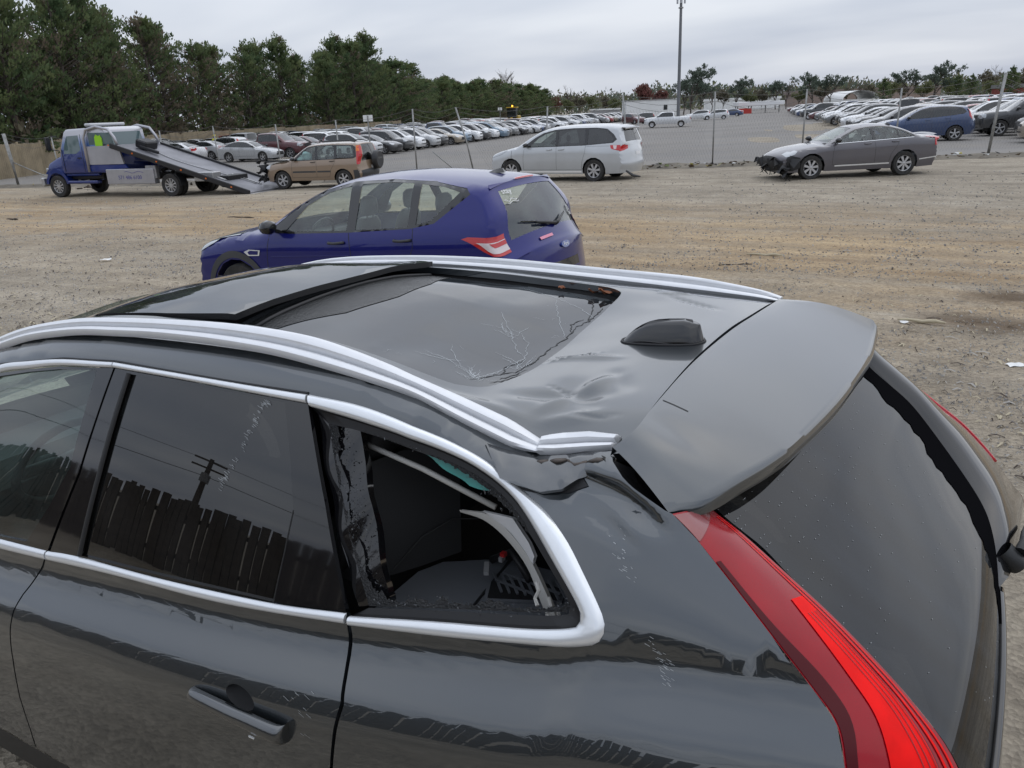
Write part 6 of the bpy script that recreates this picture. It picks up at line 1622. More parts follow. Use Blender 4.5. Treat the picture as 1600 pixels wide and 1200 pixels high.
# undergrowth below the cedars
V = []; F = []; M = []
for i in range(1500):
    p = pts[r.randrange(len(pts))]; spray(V, F, M, Vector((p[0]+r.uniform(-3.2, 1), p[1]+r.uniform(-2, 2), r.uniform(-.4, 2.6))), Vector((0, 0, .8)), .55, 6, r.choice([0, 1, 1]), r)
o = link('undergrowth', V, F, [CEDG, CEDB], None, False, mi=M); o['kind'] = 'stuff'
# board fence in front of the cedars
PALE = mat('pale_fence_boards', (.27, .22, .145), .9, var=(1.2, .25))
fr_ = resample([(p[0]-4.6, p[1]+1.0) for p in row[2:8]], step=2.4)
WF = empty('stockade_fence', (fr_[0][0], fr_[0][1], -.45)); tag(WF, 'long tan board fence below the cedars at the back of the lot', 'fence')
mb = MB(); ps = MB()
for a, b in zip(fr_, fr_[1:]):
    d = b-a; L = np.linalg.norm(d); ang = math.atan2(d[1], d[0]); n = 13; dz = random.uniform(-.06, .06)
    for k in range(n):
        c = a+d*(k+.5)/n; mb.box((c[0], c[1], .62-.45+dz+random.uniform(-.02, .02)+.4), (L/n-.02, .025, 2.0), rz=ang)
    ps.box((a[0], a[1], .6), (.12, .12, 2.1))
o = mb.build('fence_boards', PALE, WF); o.location = -WF.location; o['kind'] = 'stuff'
o = ps.build('fence_posts', PALE, WF); o.location = -WF.location; o['kind'] = 'stuff'

# ------------------------------------------------ far buildings, mast, signs
WHITEB = mat('white_siding', (.78, .78, .76), .6, var=(.5, .06))
def at(px, py, dist):
    return CAM+(_d + _r*((px-800)/FPX) - _u*((py-600)/FPX))*dist
p = at(1016, 172, 150)
TRL = empty('office_trailer', (p.x, p.y, -.45), math.atan2(_r.y, _r.x)+.12); tag(TRL, 'long white site trailer on blocks at the end of the aisle', 'trailer')
mb = MB(); mb.box((0, 0, 2.15), (10.2, 3.0, 2.9), ch=.04); mb.build('shell', WHITEB, TRL)
mb = MB(); mb.box((0, 0, 3.66), (10.4, 3.2, .12)); mb.build('roof', mat('trailer_roof', (.45, .45, .44), .7), TRL)
for x_ in (-3.5, 0, 3.5): MB().box((x_, 0, .35), (.5, 2.6, .7)).build('block', mat('concrete_block', (.3, .3, .29), .9), TRL)
wv = MB().box((2.5, -1.52, 2.3), (.7, .06, .9)).build('window', LOTGLASS, TRL); MB().box((2.5, 1.52, 2.3), (.7, .06, .9)).build('window', LOTGLASS, TRL)
MB().box((4.1, 1.53, 1.75), (.9, .05, 2.0)).build('door', mat('grey_door', (.4, .4, .4), .6), TRL); 
for x_ in np.arange(-4.6, 4.7, .8): MB().box((x_, 1.515, 2.15), (.05, .03, 2.8)).build('siding_rib', WHITEB, TRL)
p = at(1060, 165, 138)
PO = empty('light_mast', (p.x, p.y, -.45)); tag(PO, 'very tall slim steel mast with fittings at its top', 'mast')
mb = MB(); mb.tube([(0, 0, 0), (0, 0, 13), (0, 0, 26)], [.30, .25, .18], 10); mb.build('pole', mat('mast_steel', (.17, .175, .185), .5, .3), PO)
for k in range(4):
    a = k*math.pi/2+.3; mb = MB(); mb.box((.6*math.cos(a), .6*math.sin(a), 19.6), (.30, .42, 1.9), rz=a); mb.tube([(0, 0, 20.2), (.45*math.cos(a), .45*math.sin(a), 20.2)], .05, 5); mb.build('antenna', mat('mast_fitting', (.45, .46, .48), .5), PO)
for z_ in (18.0, 21.6):
    mb = MB(); mb.lathe([(.22, -.1), (.42, -.1), (.42, .1), (.22, .1)], (0, 0, z_), axis='Z', n=12); mb.build('collar', GALV, PO)
def hall(name, px, dist, wd, h, lab, m, roofm, z0=-.45, dome=False, cat='building'):
    p = at(px, 165, dist); b = empty(name, (p.x, p.y, z0), math.atan2(_r.y, _r.x)); tag(b, lab, cat)
    if dome:
        mb = MB(); mb.loft([[Vector((wd/2*math.cos(t), yy, h*.45+h*.55*math.sin(t))) for t in np.linspace(0, math.pi, 12)] for yy in (-8, 8)]); mb.build('roof', roofm, b, True); MB().box((0, 0, h*.225), (wd, 16, h*.45)).build('wall', m, b)
    else:
        MB().box((0, 0, h*.4), (wd, 10, h*.8)).build('wall', m, b); MB().box((0, 0, h*.9), (wd*1.03, 10.6, h*.2)).build('roof', roofm, b)
        for k in range(int(wd/5)): MB().box((-wd/2+2.5+5*k, 5.03, h*.42), (1.6, .1, h*.3)).build('window', LOTGLASS, b)
    return b
p = at(1185, 165, 190)
CN = empty('canopy', (p.x, p.y, -.45), math.atan2(_r.y, _r.x)); tag(CN, 'long low white canopy over a red barrier at the end of the lot', 'canopy')
MB().box((0, 0, 2.15), (11, 5, .95), ch=.1).build('roof', mat('canopy_white', (.75, .75, .75), .5), CN)
for x_ in (-5, -1.7, 1.7, 5): MB().box((x_, 0, .85), (.2, .2, 1.7)).build('leg', GALV, CN)
p = at(1164, 170, 186); tag(MB().box((p.x, p.y, .15), (3.0, 1, 1.2), rz=.3).build('barrier', mat('barrier_red', (.45, .03, .02), .5)), 'red water filled barrier standing below the white canopy', 'barrier')
hall('warehouse', 1345, 330, 60, 6.0, 'low brown flat roofed building beyond the right hand cars', mat('brown_wall', (.26, .20, .17), .8), mat('brown_roof', (.20, .16, .14), .8))
hall('dome_hall', 1328, 250, 11, 4.6, 'small building with a rounded white roof among the far trees', WHITEB, mat('dome_white', (.75, .75, .74), .5), dome=True)
hall('long_shed', 1158, 300, 26, 4.2, 'long grey white shed behind the end of the aisle', WHITEB, WHITEB)
hall('low_shed', 945, 290, 10, 2.4, 'low white roofed shed left of the site trailer', mat('shed_grey', (.35, .35, .35), .8), WHITEB)
hall('red_shed', 1600, 180, 10, 4.0, 'dull red shed below the big fir at right', mat('shed_red', (.22, .05, .04), .8), mat('shed_roof', (.2, .2, .2), .8))
# wheel loader with an amber beacon
p = at(802, 185, 128); LD = empty('wheel_loader', (p.x, p.y, -.45), 1.9); tag(LD, 'yellow wheel loader with an amber beacon beyond the parked cars', 'loader')
YEL = mat('machine_yellow', (.50, .33, .03), .5)
MB().box((-.9, 0, 1.5), (2.6, 1.8, 1.1), ch=.1).build('engine_hood', YEL, LD); MB().box((.5, 0, 2.5), (1.5, 1.5, 1.5), ch=.08).build('cab', LOTGLASS, LD); MB().box((.5, 0, 3.3), (1.7, 1.7, .14)).build('cab_roof', YEL, LD)
MB().prism([(2.2, .2), (3.2, .2), (3.0, 1.2), (2.2, 1.4)], (-1.3, 1.3), 'Y').build('bucket', YEL, LD); MB().tube([(.8, 0, 1.7), (2.0, 0, 1.6), (2.5, 0, .8)], .16, 6).build('boom', YEL, LD)
for x_ in (-1.3, 1.2):
    for y_ in (-.95, .95): fixn(MB().lathe([(0, -.25), (.4, -.25), (.7, -.22), (.72, .22), (.4, .25), (0, .25)], (x_, y_, .72), n=16).build('tyre', TYRE, LD, True))
MB().lathe([(.12, 0), (.12, .22), (0, .28)], (.5, 0, 3.37), axis='Z', n=8).build('beacon', mat('amber_beacon', (.9, .35, .02), .3, emit=((1, .42, .03), 3)), LD)
# row signs
for px, dist, h, lab in ((575, 46, 2.75, 'small white sign on a post among the cars behind the tan car'), (782, 105, 3.2, 'small white sign on a post just left of the yellow loader'), (1052, 180, 3, 'tiny white sign in front of the site trailer')):
    p = at(px, 190, dist); s = empty('row_sign', (p.x, p.y, -.45), math.atan2(_r.y, _r.x)); tag(s, lab, 'sign', 'row signs in the lot')
    MB().tube([(0, 0, 0), (0, 0, h)], .04, 6).build('post', GALV, s); MB().box((0, .05, h-.15), (.55, .03, .35)).build('sign_board', PAPER, s)

# ================================================================== cars that stand out
CHECK = None
def put(root, x, y, yaw, label, cat, group=None, z=None):
    root.location = (x, y, GZ(x, y) if z is None else z); root.rotation_euler = (0, 0, yaw); tag(root, label, cat, group); return root
def text(name, s, size, m, parent, M4, ext=.001):
    cu = bpy.data.curves.new(name, 'FONT'); cu.body = s; cu.size = size; cu.extrude = ext; cu.align_x = 'CENTER'; cu.align_y = 'CENTER'; cu.materials.append(m)
    o = bpy.data.objects.new(name, cu); COL.objects.link(o); bpy.context.view_layer.update()
    me = bpy.data.meshes.new_from_object(o.evaluated_get(bpy.context.evaluated_depsgraph_get())); bpy.data.objects.remove(o)
    o = bpy.data.objects.new(name, me); COL.objects.link(o); o.parent = parent; o.matrix_local = M4; return o
def frame_on(ctx, i, t, off, rear=True):
    """matrix lying on the wrap surface: x to the reader's right, y up the surface"""
    sp = ctx['sp']; p = Vector(sp(i, t, off)); a = Vector(sp(i-1, t, off)); b = Vector(sp(i+1, t, off))
    upv = (a-b).normalized()
    if upv.z < 0: upv = -upv
    l = Vector(sp(i, t-.03, off))-Vector(sp(i, t+.03, off)); right = l.normalized()      # towards -y: reader's right from behind
    n = right.cross(upv).normalized()
    out = p-Vector(sp(i, t, off-.05))
    if n.dot(out) < 0: right = -right; n = -n
    return Matrix(((right.x, upv.x, n.x, p.x), (right.y, upv.y, n.y, p.y), (right.z, upv.z, n.z, p.z), (0, 0, 0, 1)))
def idx_at(ctx, z, rear=True):
    Cd, mid = ctx['Cd'], ctx['mid']
    c = [i for i in range(1, len(Cd)-1) if (i > mid) == rear and abs(Cd[i, 0]) > 1.2]
    return min(c, key=lambda i: abs(Cd[i, 1]-z))

# --- the blue hatchback right behind the damaged SUV
BLUEP = mat('deep_blue_paint', (.008, .011, .135), .28, .3, coat=.8, coation=1.5, spec=.12)
STK = mat('sticker_white', (.75, .75, .75), .6); PINK = mat('sticker_pink', (.75, .30, .40), .6)
def esc(ctx):
    root, side, sp, Yv, hx = ctx['root'], ctx['side'], ctx['sp'], ctx['Yv'], ctx['hx']
    # wraparound lamps: red pointed lens, pale reversing lens inside its red rim
    L_ = ctx['lamp']
    L_([(3.80, 1.090), (3.95, 1.045), (4.10, .965), (4.20, .925), (4.45, .925), (4.45, 1.095), (4.0, 1.10)], (.9, 1.2), .9, lambda z: max(.66, min(.97, .66+.31*abs((z-1.03)/.105)**1.3)), 'tail_light', REDL, .006, True)
    L_([(4.00, 1.052), (4.06, 1.03), (4.14, .975), (4.20, .950), (4.45, .95), (4.45, 1.052)], (.9, 1.2), .9, lambda z: .80+.14*abs((z-1.0)/.05), 'reversing_lens', mat('frosted_lens', (.66, .58, .58), .25, coat=.6), .009, True)
    L_([(4.14, 1.045), (4.18, 1.01), (4.45, 1.0), (4.45, 1.045)], (.9, 1.2), .9, lambda z: .74, 'red_insert', REDL, .012, True)
    side([(1.02, .83), (1.10, .86), (1.27, .86), (1.25, .80), (1.08, .79)], 'wing_vent', CHROME, .006)
    side([(1.08, .83), (1.12, .85), (1.24, .85), (1.23, .81), (1.10, .805)], 'vent_slot', BLUEP, .009)
    # wheel arch mouldings
    for c in (.87, 3.56):
        o_ = [(c+.49*math.cos(t), .345+.49*math.sin(t)) for t in np.linspace(.05, math.pi-.05, 24)]; i_ = [(c+.415*math.cos(t), .345+.415*math.sin(t)) for t in np.linspace(math.pi-.05, .05, 24)]
        side(o_+i_, 'arch_moulding', GREYPL, .008)
    side([(1.36, .30), (3.06, .30), (3.06, .44), (1.36, .44)], 'sill_cladding', GREYPL, .007)
    # spoiler lip, high brake lamp, aerial, wiper, badge, plate recess
    i = min(range(len(ctx['Cd'])), key=lambda k: abs(ctx['Cd'][k, 0]-(hx-4.02))+abs(ctx['Cd'][k, 1]-1.555)); 
    g = MB(); g.loft([[sp(i, t, .012), sp(i+1, t, .016), sp(i+2, t, .010)] for t in np.linspace(-.30, .30, 7)]); g.build('high_brake_lamp', REDL, root)
    c = Vector(sp(i-9, 0, 0)); g = MB(); g.loft([[c+Vector((.09*(1-h)-.05*h, .03*k*(1-h*.8), .045*h**.7)) for k in (-1, 0, 1)]+[c+Vector((-.09+.02*h, .03*k*(1-h*.8), .045*h**.7)) for k in (1, 0, -1)] for h in (0, .5, 1)], closed=True); g.build('aerial', BLACKG, root, True)
    j = idx_at(ctx, 1.12); g = MB(); g.tube([Vector(sp(j, .0, .02)), Vector(sp(j, -.05, .035)), Vector(sp(j-3, -.40, .03))], [.025, .02, .008], 6); g.tube([Vector(sp(j-1, .08, .02)), Vector(sp(j-4, .62, .018))], [.008, .006], 5); g.tube([Vector(sp(j, .0, .03)), Vector(sp(j-2, .38, .03))], [.018, .012], 6); g.build('rear_wiper', PLAST, root, True)
    j = idx_at(ctx, .935); M4 = frame_on(ctx, j, 0, .012)
    g = MB(); g.V = [tuple(M4 @ Vector((.085*math.cos(t), .034*math.sin(t), z))) for z in (-.012, .004) for t in np.linspace(0, 2*math.pi, 21)[:-1]]; g.F = [(k, (k+1) % 20, 20+(k+1) % 20, 20+k) for k in range(20)]+[tuple(range(20, 40))]; g.M = [0]*21
    bd = g.build('oval_badge', mat('badge_blue', (.02, .06, .28), .2, coat=1), root); text('badge_letters', 'Ford', .05, CHROME, bd, M4 @ Matrix.Translation((0, .0, .006)))
    j = idx_at(ctx, 1.03); M4 = frame_on(ctx, j, .30, .010); MB().add([M4 @ Vector(v) for v in ((-.11, -.014, 0), (.11, -.014, 0), (.11, .014, 0), (-.11, .014, 0))], [(0, 1, 2, 3)]).build('bumper_sticker', PINK, root)
    j = idx_at(ctx, 1.47); M4 = frame_on(ctx, j, .66, .006); text('window_lettering', 'stay', .085, STK, root, M4)
    M4 = frame_on(ctx, idx_at(ctx, 1.40), .66, .006); g = MB(); g.tube([M4 @ Vector((x, .012*math.sin(x*60), 0)) for x in np.linspace(-.09, .10, 24)], .004, 4); g.tube([M4 @ Vector((x, -.025+.008*math.sin(x*50), 0)) for x in np.linspace(-.06, .12, 20)], .0035, 4); g.build('window_script', STK, root)
    j = idx_at(ctx, 1.2); M4 = frame_on(ctx, j, -.72, .006); g = MB(); g.tube([M4 @ Vector((.03*math.cos(t), .05*math.sin(t), 0)) for t in np.linspace(0, 6, 16)], .006, 4); g.build('window_decal', STK, root)
    # lower tailgate recess and its dark bumper
    ctx['patch'](.42, .56, -.8, .8, 'bumper_cladding', GREYPL, True, .008, k=9)
    ctx['patch'](.66, .80, -.36, .36, 'plate_recess', BLACKG, True, .004)
    # raised creases along the doors
    for a, b in (((1.42, .80), (2.5, .86)), ((2.56, .865), (3.28, .90))):
        q = np.array([(hx-(a[0]+(b[0]-a[0])*t), a[1]+(b[1]-a[1])*t) for t in np.linspace(0, 1, 12)]); y = Yv(q); g = MB(); g.loft([[(u, w+.003, z-.004), (u, w+.006, z), (u, w+.003, z+.004)] for (u, z), w in zip(q, y)]); g.build('door_crease', BLUEP, root, True)
HS = dict(SPEC['hatch'], plate=None, handlem=GREYPL); HS.pop('tail')
E1, E1c = make_car('blue_hatchback', HS, SEEGLASS, detail=2, color=(.012, .014, .125), paint=BLUEP, seats=True, extra=esc, spokes=5, twin=True)
put(E1, 5.84, -5.10, .005, 'deep blue hatchback parked right behind the damaged grey SUV', 'car')

# --- silver minivan
def van(ctx):
    side = ctx['side']
    side([(1.0, .70), (1.02, .98), (1.03, .98), (1.01, .70)], 'wing_gap', BLACKG, .004, sides=(1,))
    side([(4.66, .99), (4.62, 1.10), (4.74, 1.10), (4.74, .99)], 'lamp_white', mat('lamp_pale', (.7, .6, .6), .3), .010)
    side([(1.05, .28), (3.55, .28), (3.55, .34), (1.05, .34)], 'sill_strip', PAINT_OBJ, .010)
    sp = ctx['sp']; z = ctx['zr_']
    if z:
        i = z[0]; g = MB(); rows = [[Vector(sp(i-2, t, .004)), Vector(sp(i, t, .03))+Vector((-.10, 0, .03)), Vector(sp(i+1, t, .02))+Vector((-.06, 0, .0))] for t in np.linspace(-.9, .9, 9)]; g.loft(rows); o = g.build('tailgate_spoiler', PAINT_OBJ, ctx['root'], True); o.color = (*ctx['color'], 1)
    # loose bumper corner
    g = MB(); g.tube([(-2.5, .95, .34), (-2.75, 1.0, .20), (-2.95, .9, .16)], [.03, .05, .02], 5); g.build('hanging_trim', GREYPL, ctx['root'], True)
E2, _c = make_car('silver_minivan', SPEC['minivan'], SEEGLASS, TINTGLASS, detail=2, color=(.50, .52, .54), seats=True, extra=van, spokes=7)
put(E2, 12.17, -22.86, .0, 'silver minivan standing side on in front of the wire fence', 'car')
# --- grey sedan with a smashed nose
def junk(root, pts, n, seed, r0=.02, spread=(.12, .3, .15), m=DAMAGE, name='smashed_parts'):
    r = random.Random(seed); g = MB()
    for _ in range(n):
        c = Vector(r.choice(pts))+Vector((r.uniform(-1, 1)*spread[0], r.uniform(-1, 1)*spread[1], r.uniform(-1, 1)*spread[2])); s = r.uniform(.05, .16)
        P = [c+Vector((r.uniform(-s, s), r.uniform(-s, s)*1.4, r.uniform(-s, s))) for _ in range(5)]; g.add(P, [(0, 1, 2), (0, 2, 3), (0, 3, 4), (1, 2, 4), (0, 4, 1), (1, 3, 2)])
    for _ in range(n//3):
        c = Vector(r.choice(pts)); g.tube([c, c+Vector((r.uniform(-.2, .2), r.uniform(-.3, .3), r.uniform(-.3, .1))), c+Vector((r.uniform(-.25, .25), r.uniform(-.4, .4), r.uniform(-.35, .0)))], r0*.6, 4)
    return g.build(name, m, root)
def fus(ctx):
    side = ctx['side']; r = ctx['root']
    side([(.10, .30), (.06, .66), (.28, .70), (.60, .62), (.62, .34), (.40, .26)], 'torn_bumper_area', DAMAGE, .008)
    ctx['patch'](.24, .60, -.95, .95, 'missing_bumper', DAMAGE, False, .008, k=9)
    junk(r, [(2.30, y, .42) for y in (-.6, -.3, 0, .3, .6)]+[(2.15, .75, .40), (2.2, .8, .30)], 60, 3)
    side([(1.62, .335), (1.62, .375), (3.22, .385), (3.22, .345)], 'sill_chrome', CHROME, .008); side([(4.1, .42), (4.1, .45), (4.78, .52), (4.78, .49)], 'bumper_chrome', CHROME, .008)
    side([(1.62, .950), (2.72, .992), (3.9, 1.040), (3.9, 1.052), (2.72, 1.004), (1.62, .962)], 'window_chrome', CHROME, .010)
    sp = ctx['sp']; g = MB(); i = idx_at(ctx, 1.07)
    g.loft([[Vector(sp(i-4, t, .01)), Vector(sp(i-2, t, .05)), Vector(sp(i, t, .06))] for t in np.linspace(-.8, .8, 9)]); o = g.build('boot_spoiler', PAINT_OBJ, r, True); o.color = (*ctx['color'], 1)
E3, _c = make_car('grey_sedan', SPEC['sedan'], SEEGLASS, detail=2, color=(.105, .10, .115), seats=True, extra=fus, spokes=7)
put(E3, 3.57, -23.90, .60, 'grey sedan with a torn off front bumper before the fence', 'car')
# --- tan off-roader with its nose on the truck bed
def tan(ctx):
    r = ctx['root']; side = ctx['side']; sp = ctx['sp']
    junk(r, [(2.16, y, .62) for y in (-.6, -.3, 0, .3, .6)]+[(2.25, .6, .78), (2.2, .7, .5), (2.35, .4, .85)], 70, 5, spread=(.15, .3, .22))
    ctx['patch'](.40, .95, -.98, .98, 'smashed_front', DAMAGE, False, .01, k=9)
    g = MB(); g.loft([[(2.05, -.70, 1.02), (2.15, 0, 1.08), (2.02, .72, 1.06)], [(1.6, -.72, 1.06), (1.6, 0, 1.16), (1.6, .74, 1.09)], [(1.05, -.70, 1.08), (1.05, 0, 1.11), (1.05, .70, 1.08)]]); o = g.build('buckled_hood', PAINT_OBJ, r, True); o.color = (*ctx['color'], 1)
    g = MB(); g.tube([(2.05, .71, 1.02), (1.6, .75, 1.05), (1.1, .74, 1.06)], .03, 5); g.build('hood_gap', DAMAGE, r)
    W = empty('spare_wheel', (-2.30, -.12, .98), math.pi/2, r); g = MB(); g.lathe([(0, .11), (.30, .115), (.345, .07), (.355, -.08), (.30, -.11), (0, -.11)], (0, 0, 0), n=26); fixn(g.build('wheel_cover', mat('cover_black', (.02, .02, .022), .35), W, True))
    text('cover_print', 'HONDA', .09, GALV, W, Matrix(((-1, 0, 0, 0), (0, 0, 1, .118), (0, 1, 0, .06), (0, 0, 0, 1))))
    side([(4.06, 1.34), (4.04, 1.54), (4.14, 1.54), (4.18, 1.34)], 'amber_lens', ORANGE, .010)
    ctx['patch'](.34, .70, -.97, .97, 'rear_bumper', GREYPL, True, .012, k=9); side([(3.96, .36), (3.94, .66), (4.30, .68), (4.30, .40)], 'bumper_corner', GREYPL, .010)
    side([(4.0, .33), (3.95, .33), (3.95, .4), (4.0, .4)], 'mud_flap', GREYPL, .012)
    g = MB()
    for c, s in (((.45, .38, 1.16), .20), ((.62, .62, 1.10), .15)):
        bm = bmesh.new(); bmesh.ops.create_icosphere(bm, subdivisions=2, radius=s)
        b = len(g.V); g.V += [tuple(v.co*(1+.25*noise.noise(v.co*9))+Vector(c)) for v in bm.verts]; bm.verts.index_update(); fs = [tuple(b+v.index for v in f.verts) for f in bm.faces]; g.F += fs; g.M += [0]*len(fs); bm.free()
    g.build('airbag', mat('airbag_cloth', (.35, .55, .55), .8), r, True)
    for s_ in (-.52, .52): g = MB(); g.tube([(.35, s_, 1.655), (.2, s_, 1.70), (-1.5, s_, 1.715), (-1.75, s_, 1.66)], .02, 6); g.build('roof_rail', GREYPL, r, True)
E4, _c = make_car('tan_offroader', SPEC['boxsuv'], SEEGLASS, TINTGLASS, detail=2, color=(.27, .195, .135), seats=True, extra=tan, spokes=6)
put(E4, 22.56, -22.45, .236, 'tan SUV with a crushed nose at the foot of the truck bed', 'car')

# ================================================================== tow truck
def fade_mat():
    m = bpy.data.materials.new('blue_silver_fade'); m.use_nodes = True; t = m.node_tree; b = t.nodes['Principled BSDF']; b.inputs['Roughness'].default_value = .32; b.inputs['Coat Weight'].default_value = 1; b.inputs['Metallic'].default_value = .3
    tc = N(t, 'ShaderNodeTexCoord'); s = N(t, 'ShaderNodeSeparateXYZ'); t.links.new(tc.outputs['Object'], s.inputs[0])
    mr = N(t, 'ShaderNodeMapRange'); mr.inputs[1].default_value = 1.75; mr.inputs[2].default_value = 2.45; t.links.new(s.outputs[2], mr.inputs[0])
    c = N(t, 'ShaderNodeValToRGB'); c.color_ramp.elements[0].color = (.005, .024, .17, 1); c.color_ramp.elements[1].color = (.50, .50, .54, 1); e = c.color_ramp.elements.new(.5); e.color = (.08, .16, .38, 1)
    t.links.new(mr.outputs[0], c.inputs[0]); t.links.new(c.outputs[0], b.inputs['Base Color']); return m
TBLUE = fade_mat(); TSIL = mat('polished_panel', (.42, .42, .45), .35, .6, var=(2, .1)); TBED = mat('bed_plate', (.20, .20, .22), .45, .5, var=(1.5, .25), bump=(22, .4, .01)); TFR = mat('chassis_black', (.012, .012, .014), .5)
TK = empty('tow_truck'); put(TK, 30.59, -19.80, .186, 'blue and silver flatbed tow truck with its long bed tilted down', 'truck', z=-.45)
def tb(c, d, name, m, ch=.03, parent=TK, R=None):
    return fixn(MB().box(c, d, ch=ch, R=R).build(name, m, parent, True), 35)
def shell(prof, wd, name, m, taper=.0, ch=.06, parent=TK):
    bm = bmesh.new(); vs1 = [bm.verts.new((x, wd/2, z)) for x, z in prof]; vs2 = [bm.verts.new((x, -wd/2, z)) for x, z in prof]; n = len(prof)
    bm.faces.new(vs1); bm.faces.new(vs2[::-1])
    for i in range(n): bm.faces.new((vs1[i], vs1[(i+1) % n], vs2[(i+1) % n], vs2[i]))
    zt = max(z for x, z in prof); zl = min(z for x, z in prof)
    for v in bm.verts: v.co.y *= 1-taper*max(0, (v.co.z-zl)/(zt-zl))
    bmesh.ops.recalc_face_normals(bm, faces=bm.faces); bmesh.ops.bevel(bm, geom=list(bm.edges), offset=ch, segments=3, affect='EDGES', profile=.5)
    me = bpy.data.meshes.new(name); bm.to_mesh(me); bm.free(); me.materials.append(m); o = bpy.data.objects.new(name, me); COL.objects.link(o); o.parent = parent; return fixn(o, 40)
CB = shell([(2.45, .95), (2.50, 1.62), (2.42, 1.90), (2.12, 2.55), (1.98, 2.66), (.22, 2.70), (.05, 2.60), (-.05, .95)], 2.30, 'cab', TBLUE, .07)
HD = shell([(2.40, .80), (2.42, 1.66), (3.05, 1.58), (3.55, 1.36), (3.66, 1.22), (3.70, .80)], 1.66, 'hood', TBLUE, .10, .09)
for s in (1, -1):
    # flared wing over the front wheel
    o_ = [(2.9+.62*math.cos(t), .46+.66*math.sin(t)) for t in np.linspace(.15, math.pi-.15, 16)]; i_ = [(2.9+.50*math.cos(t), .46+.52*math.sin(t)) for t in np.linspace(math.pi-.15, .15, 16)]
    g = MB(); g.prism(o_+i_, (.62*s, 1.12*s), 'Y'); fixn(g.build('wing', TBLUE, TK, True), 35)
    g = MB(); g.prism([(2.46, 1.0), (2.46, 1.3), (3.0, 1.16), (3.45, 1.10), (3.6, .95), (3.3, .85)], (.60*s, .98*s), 'Y'); fixn(g.build('wing_top', TBLUE, TK, True), 35)
    tb((3.66, .72*s, 1.05), (.12, .26, .24), 'headlight', LAMPW, .04)
    # door glass, rear quarter opening, mirror
    def glq(poly, nm, m, z=.003):
        g = MB(); P = [Vector((x, s*(1.15*(1-.07*(zz-.95)/1.75)+z), zz)) for x, zz in poly]; g.add(P+[p-Vector((0, s*.02, 0)) for p in P], [tuple(range(len(P)))]+[(i, (i+1) % len(P), len(P)+(i+1) % len(P), len(P)+i) for i in range(len(P))]); g.build(nm, m, TK)
    glq([(2.24, 1.72), (2.20, 1.98), (1.98, 2.40), (1.38, 2.42), (1.36, 1.86), (1.60, 1.72)], 'door_window', SEEGLASS if False else mat('truck_window', (.10, .15, .16), .05, coat=.8))
    for a, b in (((1.28, 2.46), (1.28, 1.02)), ((2.36, 1.9), (2.30, 1.02))):
        g = MB(); g.tube([Vector((a[0], s*(1.15*(1-.07*(a[1]-.95)/1.75)+.001), a[1])), Vector((b[0], s*1.151, b[1]))], .010, 4); g.build('door_seam', TFR, TK)
    g = MB(); g.box((1.46, s*1.15, 1.55), (.16, .03, .04)); g.build('door_handle', TFR, TK)
    g = MB(); g.box((2.56, s*1.50, 2.14), (.10, .24, .52), ch=.03); g.tube([(2.46, s*1.12, 2.42), (2.56, s*1.42, 2.40)], .02, 5); g.tube([(2.46, s*1.12, 1.85), (2.56, s*1.42, 1.92)], .02, 5); fixn(g.build('door_mirror', TFR, TK))
    tb((1.55, 1.02*s, .60), (1.55, .26, .12), 'running_board', TBLUE, .03); tb((1.55, .98*s, .90), (1.7, .2, .12), 'cab_step', TBLUE, .03)
    tb((-1.05, 1.12*s, .80), (2.35, .30, .58), 'toolbox', TSIL, .02)
    tb((-2.05, 1.10*s, .95), (.50, .22, .50), 'wheel_fairing', mat('grey_steel', (.30, .30, .31), .4, .5), .03)
    if s > 0:
        bx = [o for o in TK.children if o.name.startswith('toolbox')][-1]
        INK = mat('lettering_blue', (.05, .05, .25), .5)
        text('phone_lettering', '571 486 6100', .21, INK, bx, Matrix(((-1, 0, 0, -1.05), (0, 0, 1, 1.273), (0, 1, 0, .76), (0, 0, 0, 1))))
        g = MB(); g.tube([(-1.75+.0*k, 1.273, .95+.05*math.sin(k*.8)) for k in range(1)]+[(-1.65+k*.12, 1.273, .965+.035*math.sin(k*1.3)) for k in range(8)], .008, 4); g.build('flourish', INK, bx)
    # silver headboard side and its blue skirt
    g = MB(); g.prism([(1.02, 1.28), (1.00, 1.98), (-.62, 2.0), (-.78, 1.28)], (1.10*s, 1.17*s), 'Y'); g.build('side_panel', TSIL, TK)
    g = MB(); g.prism([(1.02, 1.02), (1.02, 1.25), (-.80, 1.26), (-.92, 1.12)], (1.08*s, 1.16*s), 'Y'); g.build('side_skirt', mat('truck_blue', (.005, .024, .17), .3, coat=1), TK)
    g = MB(); g.tube([(1.02, 1.19*s, 1.0), (1.02, 1.19*s, 2.3), (.86, 1.15*s, 2.62), (.35, 1.12*s, 2.72), (-.25, 1.12*s, 2.60), (-.48, 1.12*s, 2.3), (-.60, 1.14*s, 2.0)], .055, 8); g.build('guard_hoop', TSIL, TK, True)
    for xx, dz in ((2.9, 0),):
        W = wheel((xx, s*1.02, .44), .44, .26, TK, s, rim_r=.27, spokes=10, n=30, spoke_w=.10)
    for yo in (1.10, .80):
        wheel((-2.9, s*yo, .44), .44, .24, TK, s, rim_r=.27, spokes=10, n=30, spoke_w=.10)
    g = MB(); g.prism([(-2.9+.52*math.cos(t), .44+.54*math.sin(t)) for t in np.linspace(2.2, 3.2, 6)]+[(-2.9+.50*math.cos(t), .44+.50*math.sin(t)) for t in np.linspace(3.2, 2.2, 6)], (.9*s, 1.22*s), 'Y'); g.build('mud_flap', TFR, TK)
tb((0, 0, .78), (6.8, .85, .26), 'chassis', TFR, .02); tb((1.6, 0, .85), (1.8, 1.7, .30), 'engine_bay', TFR, .02)
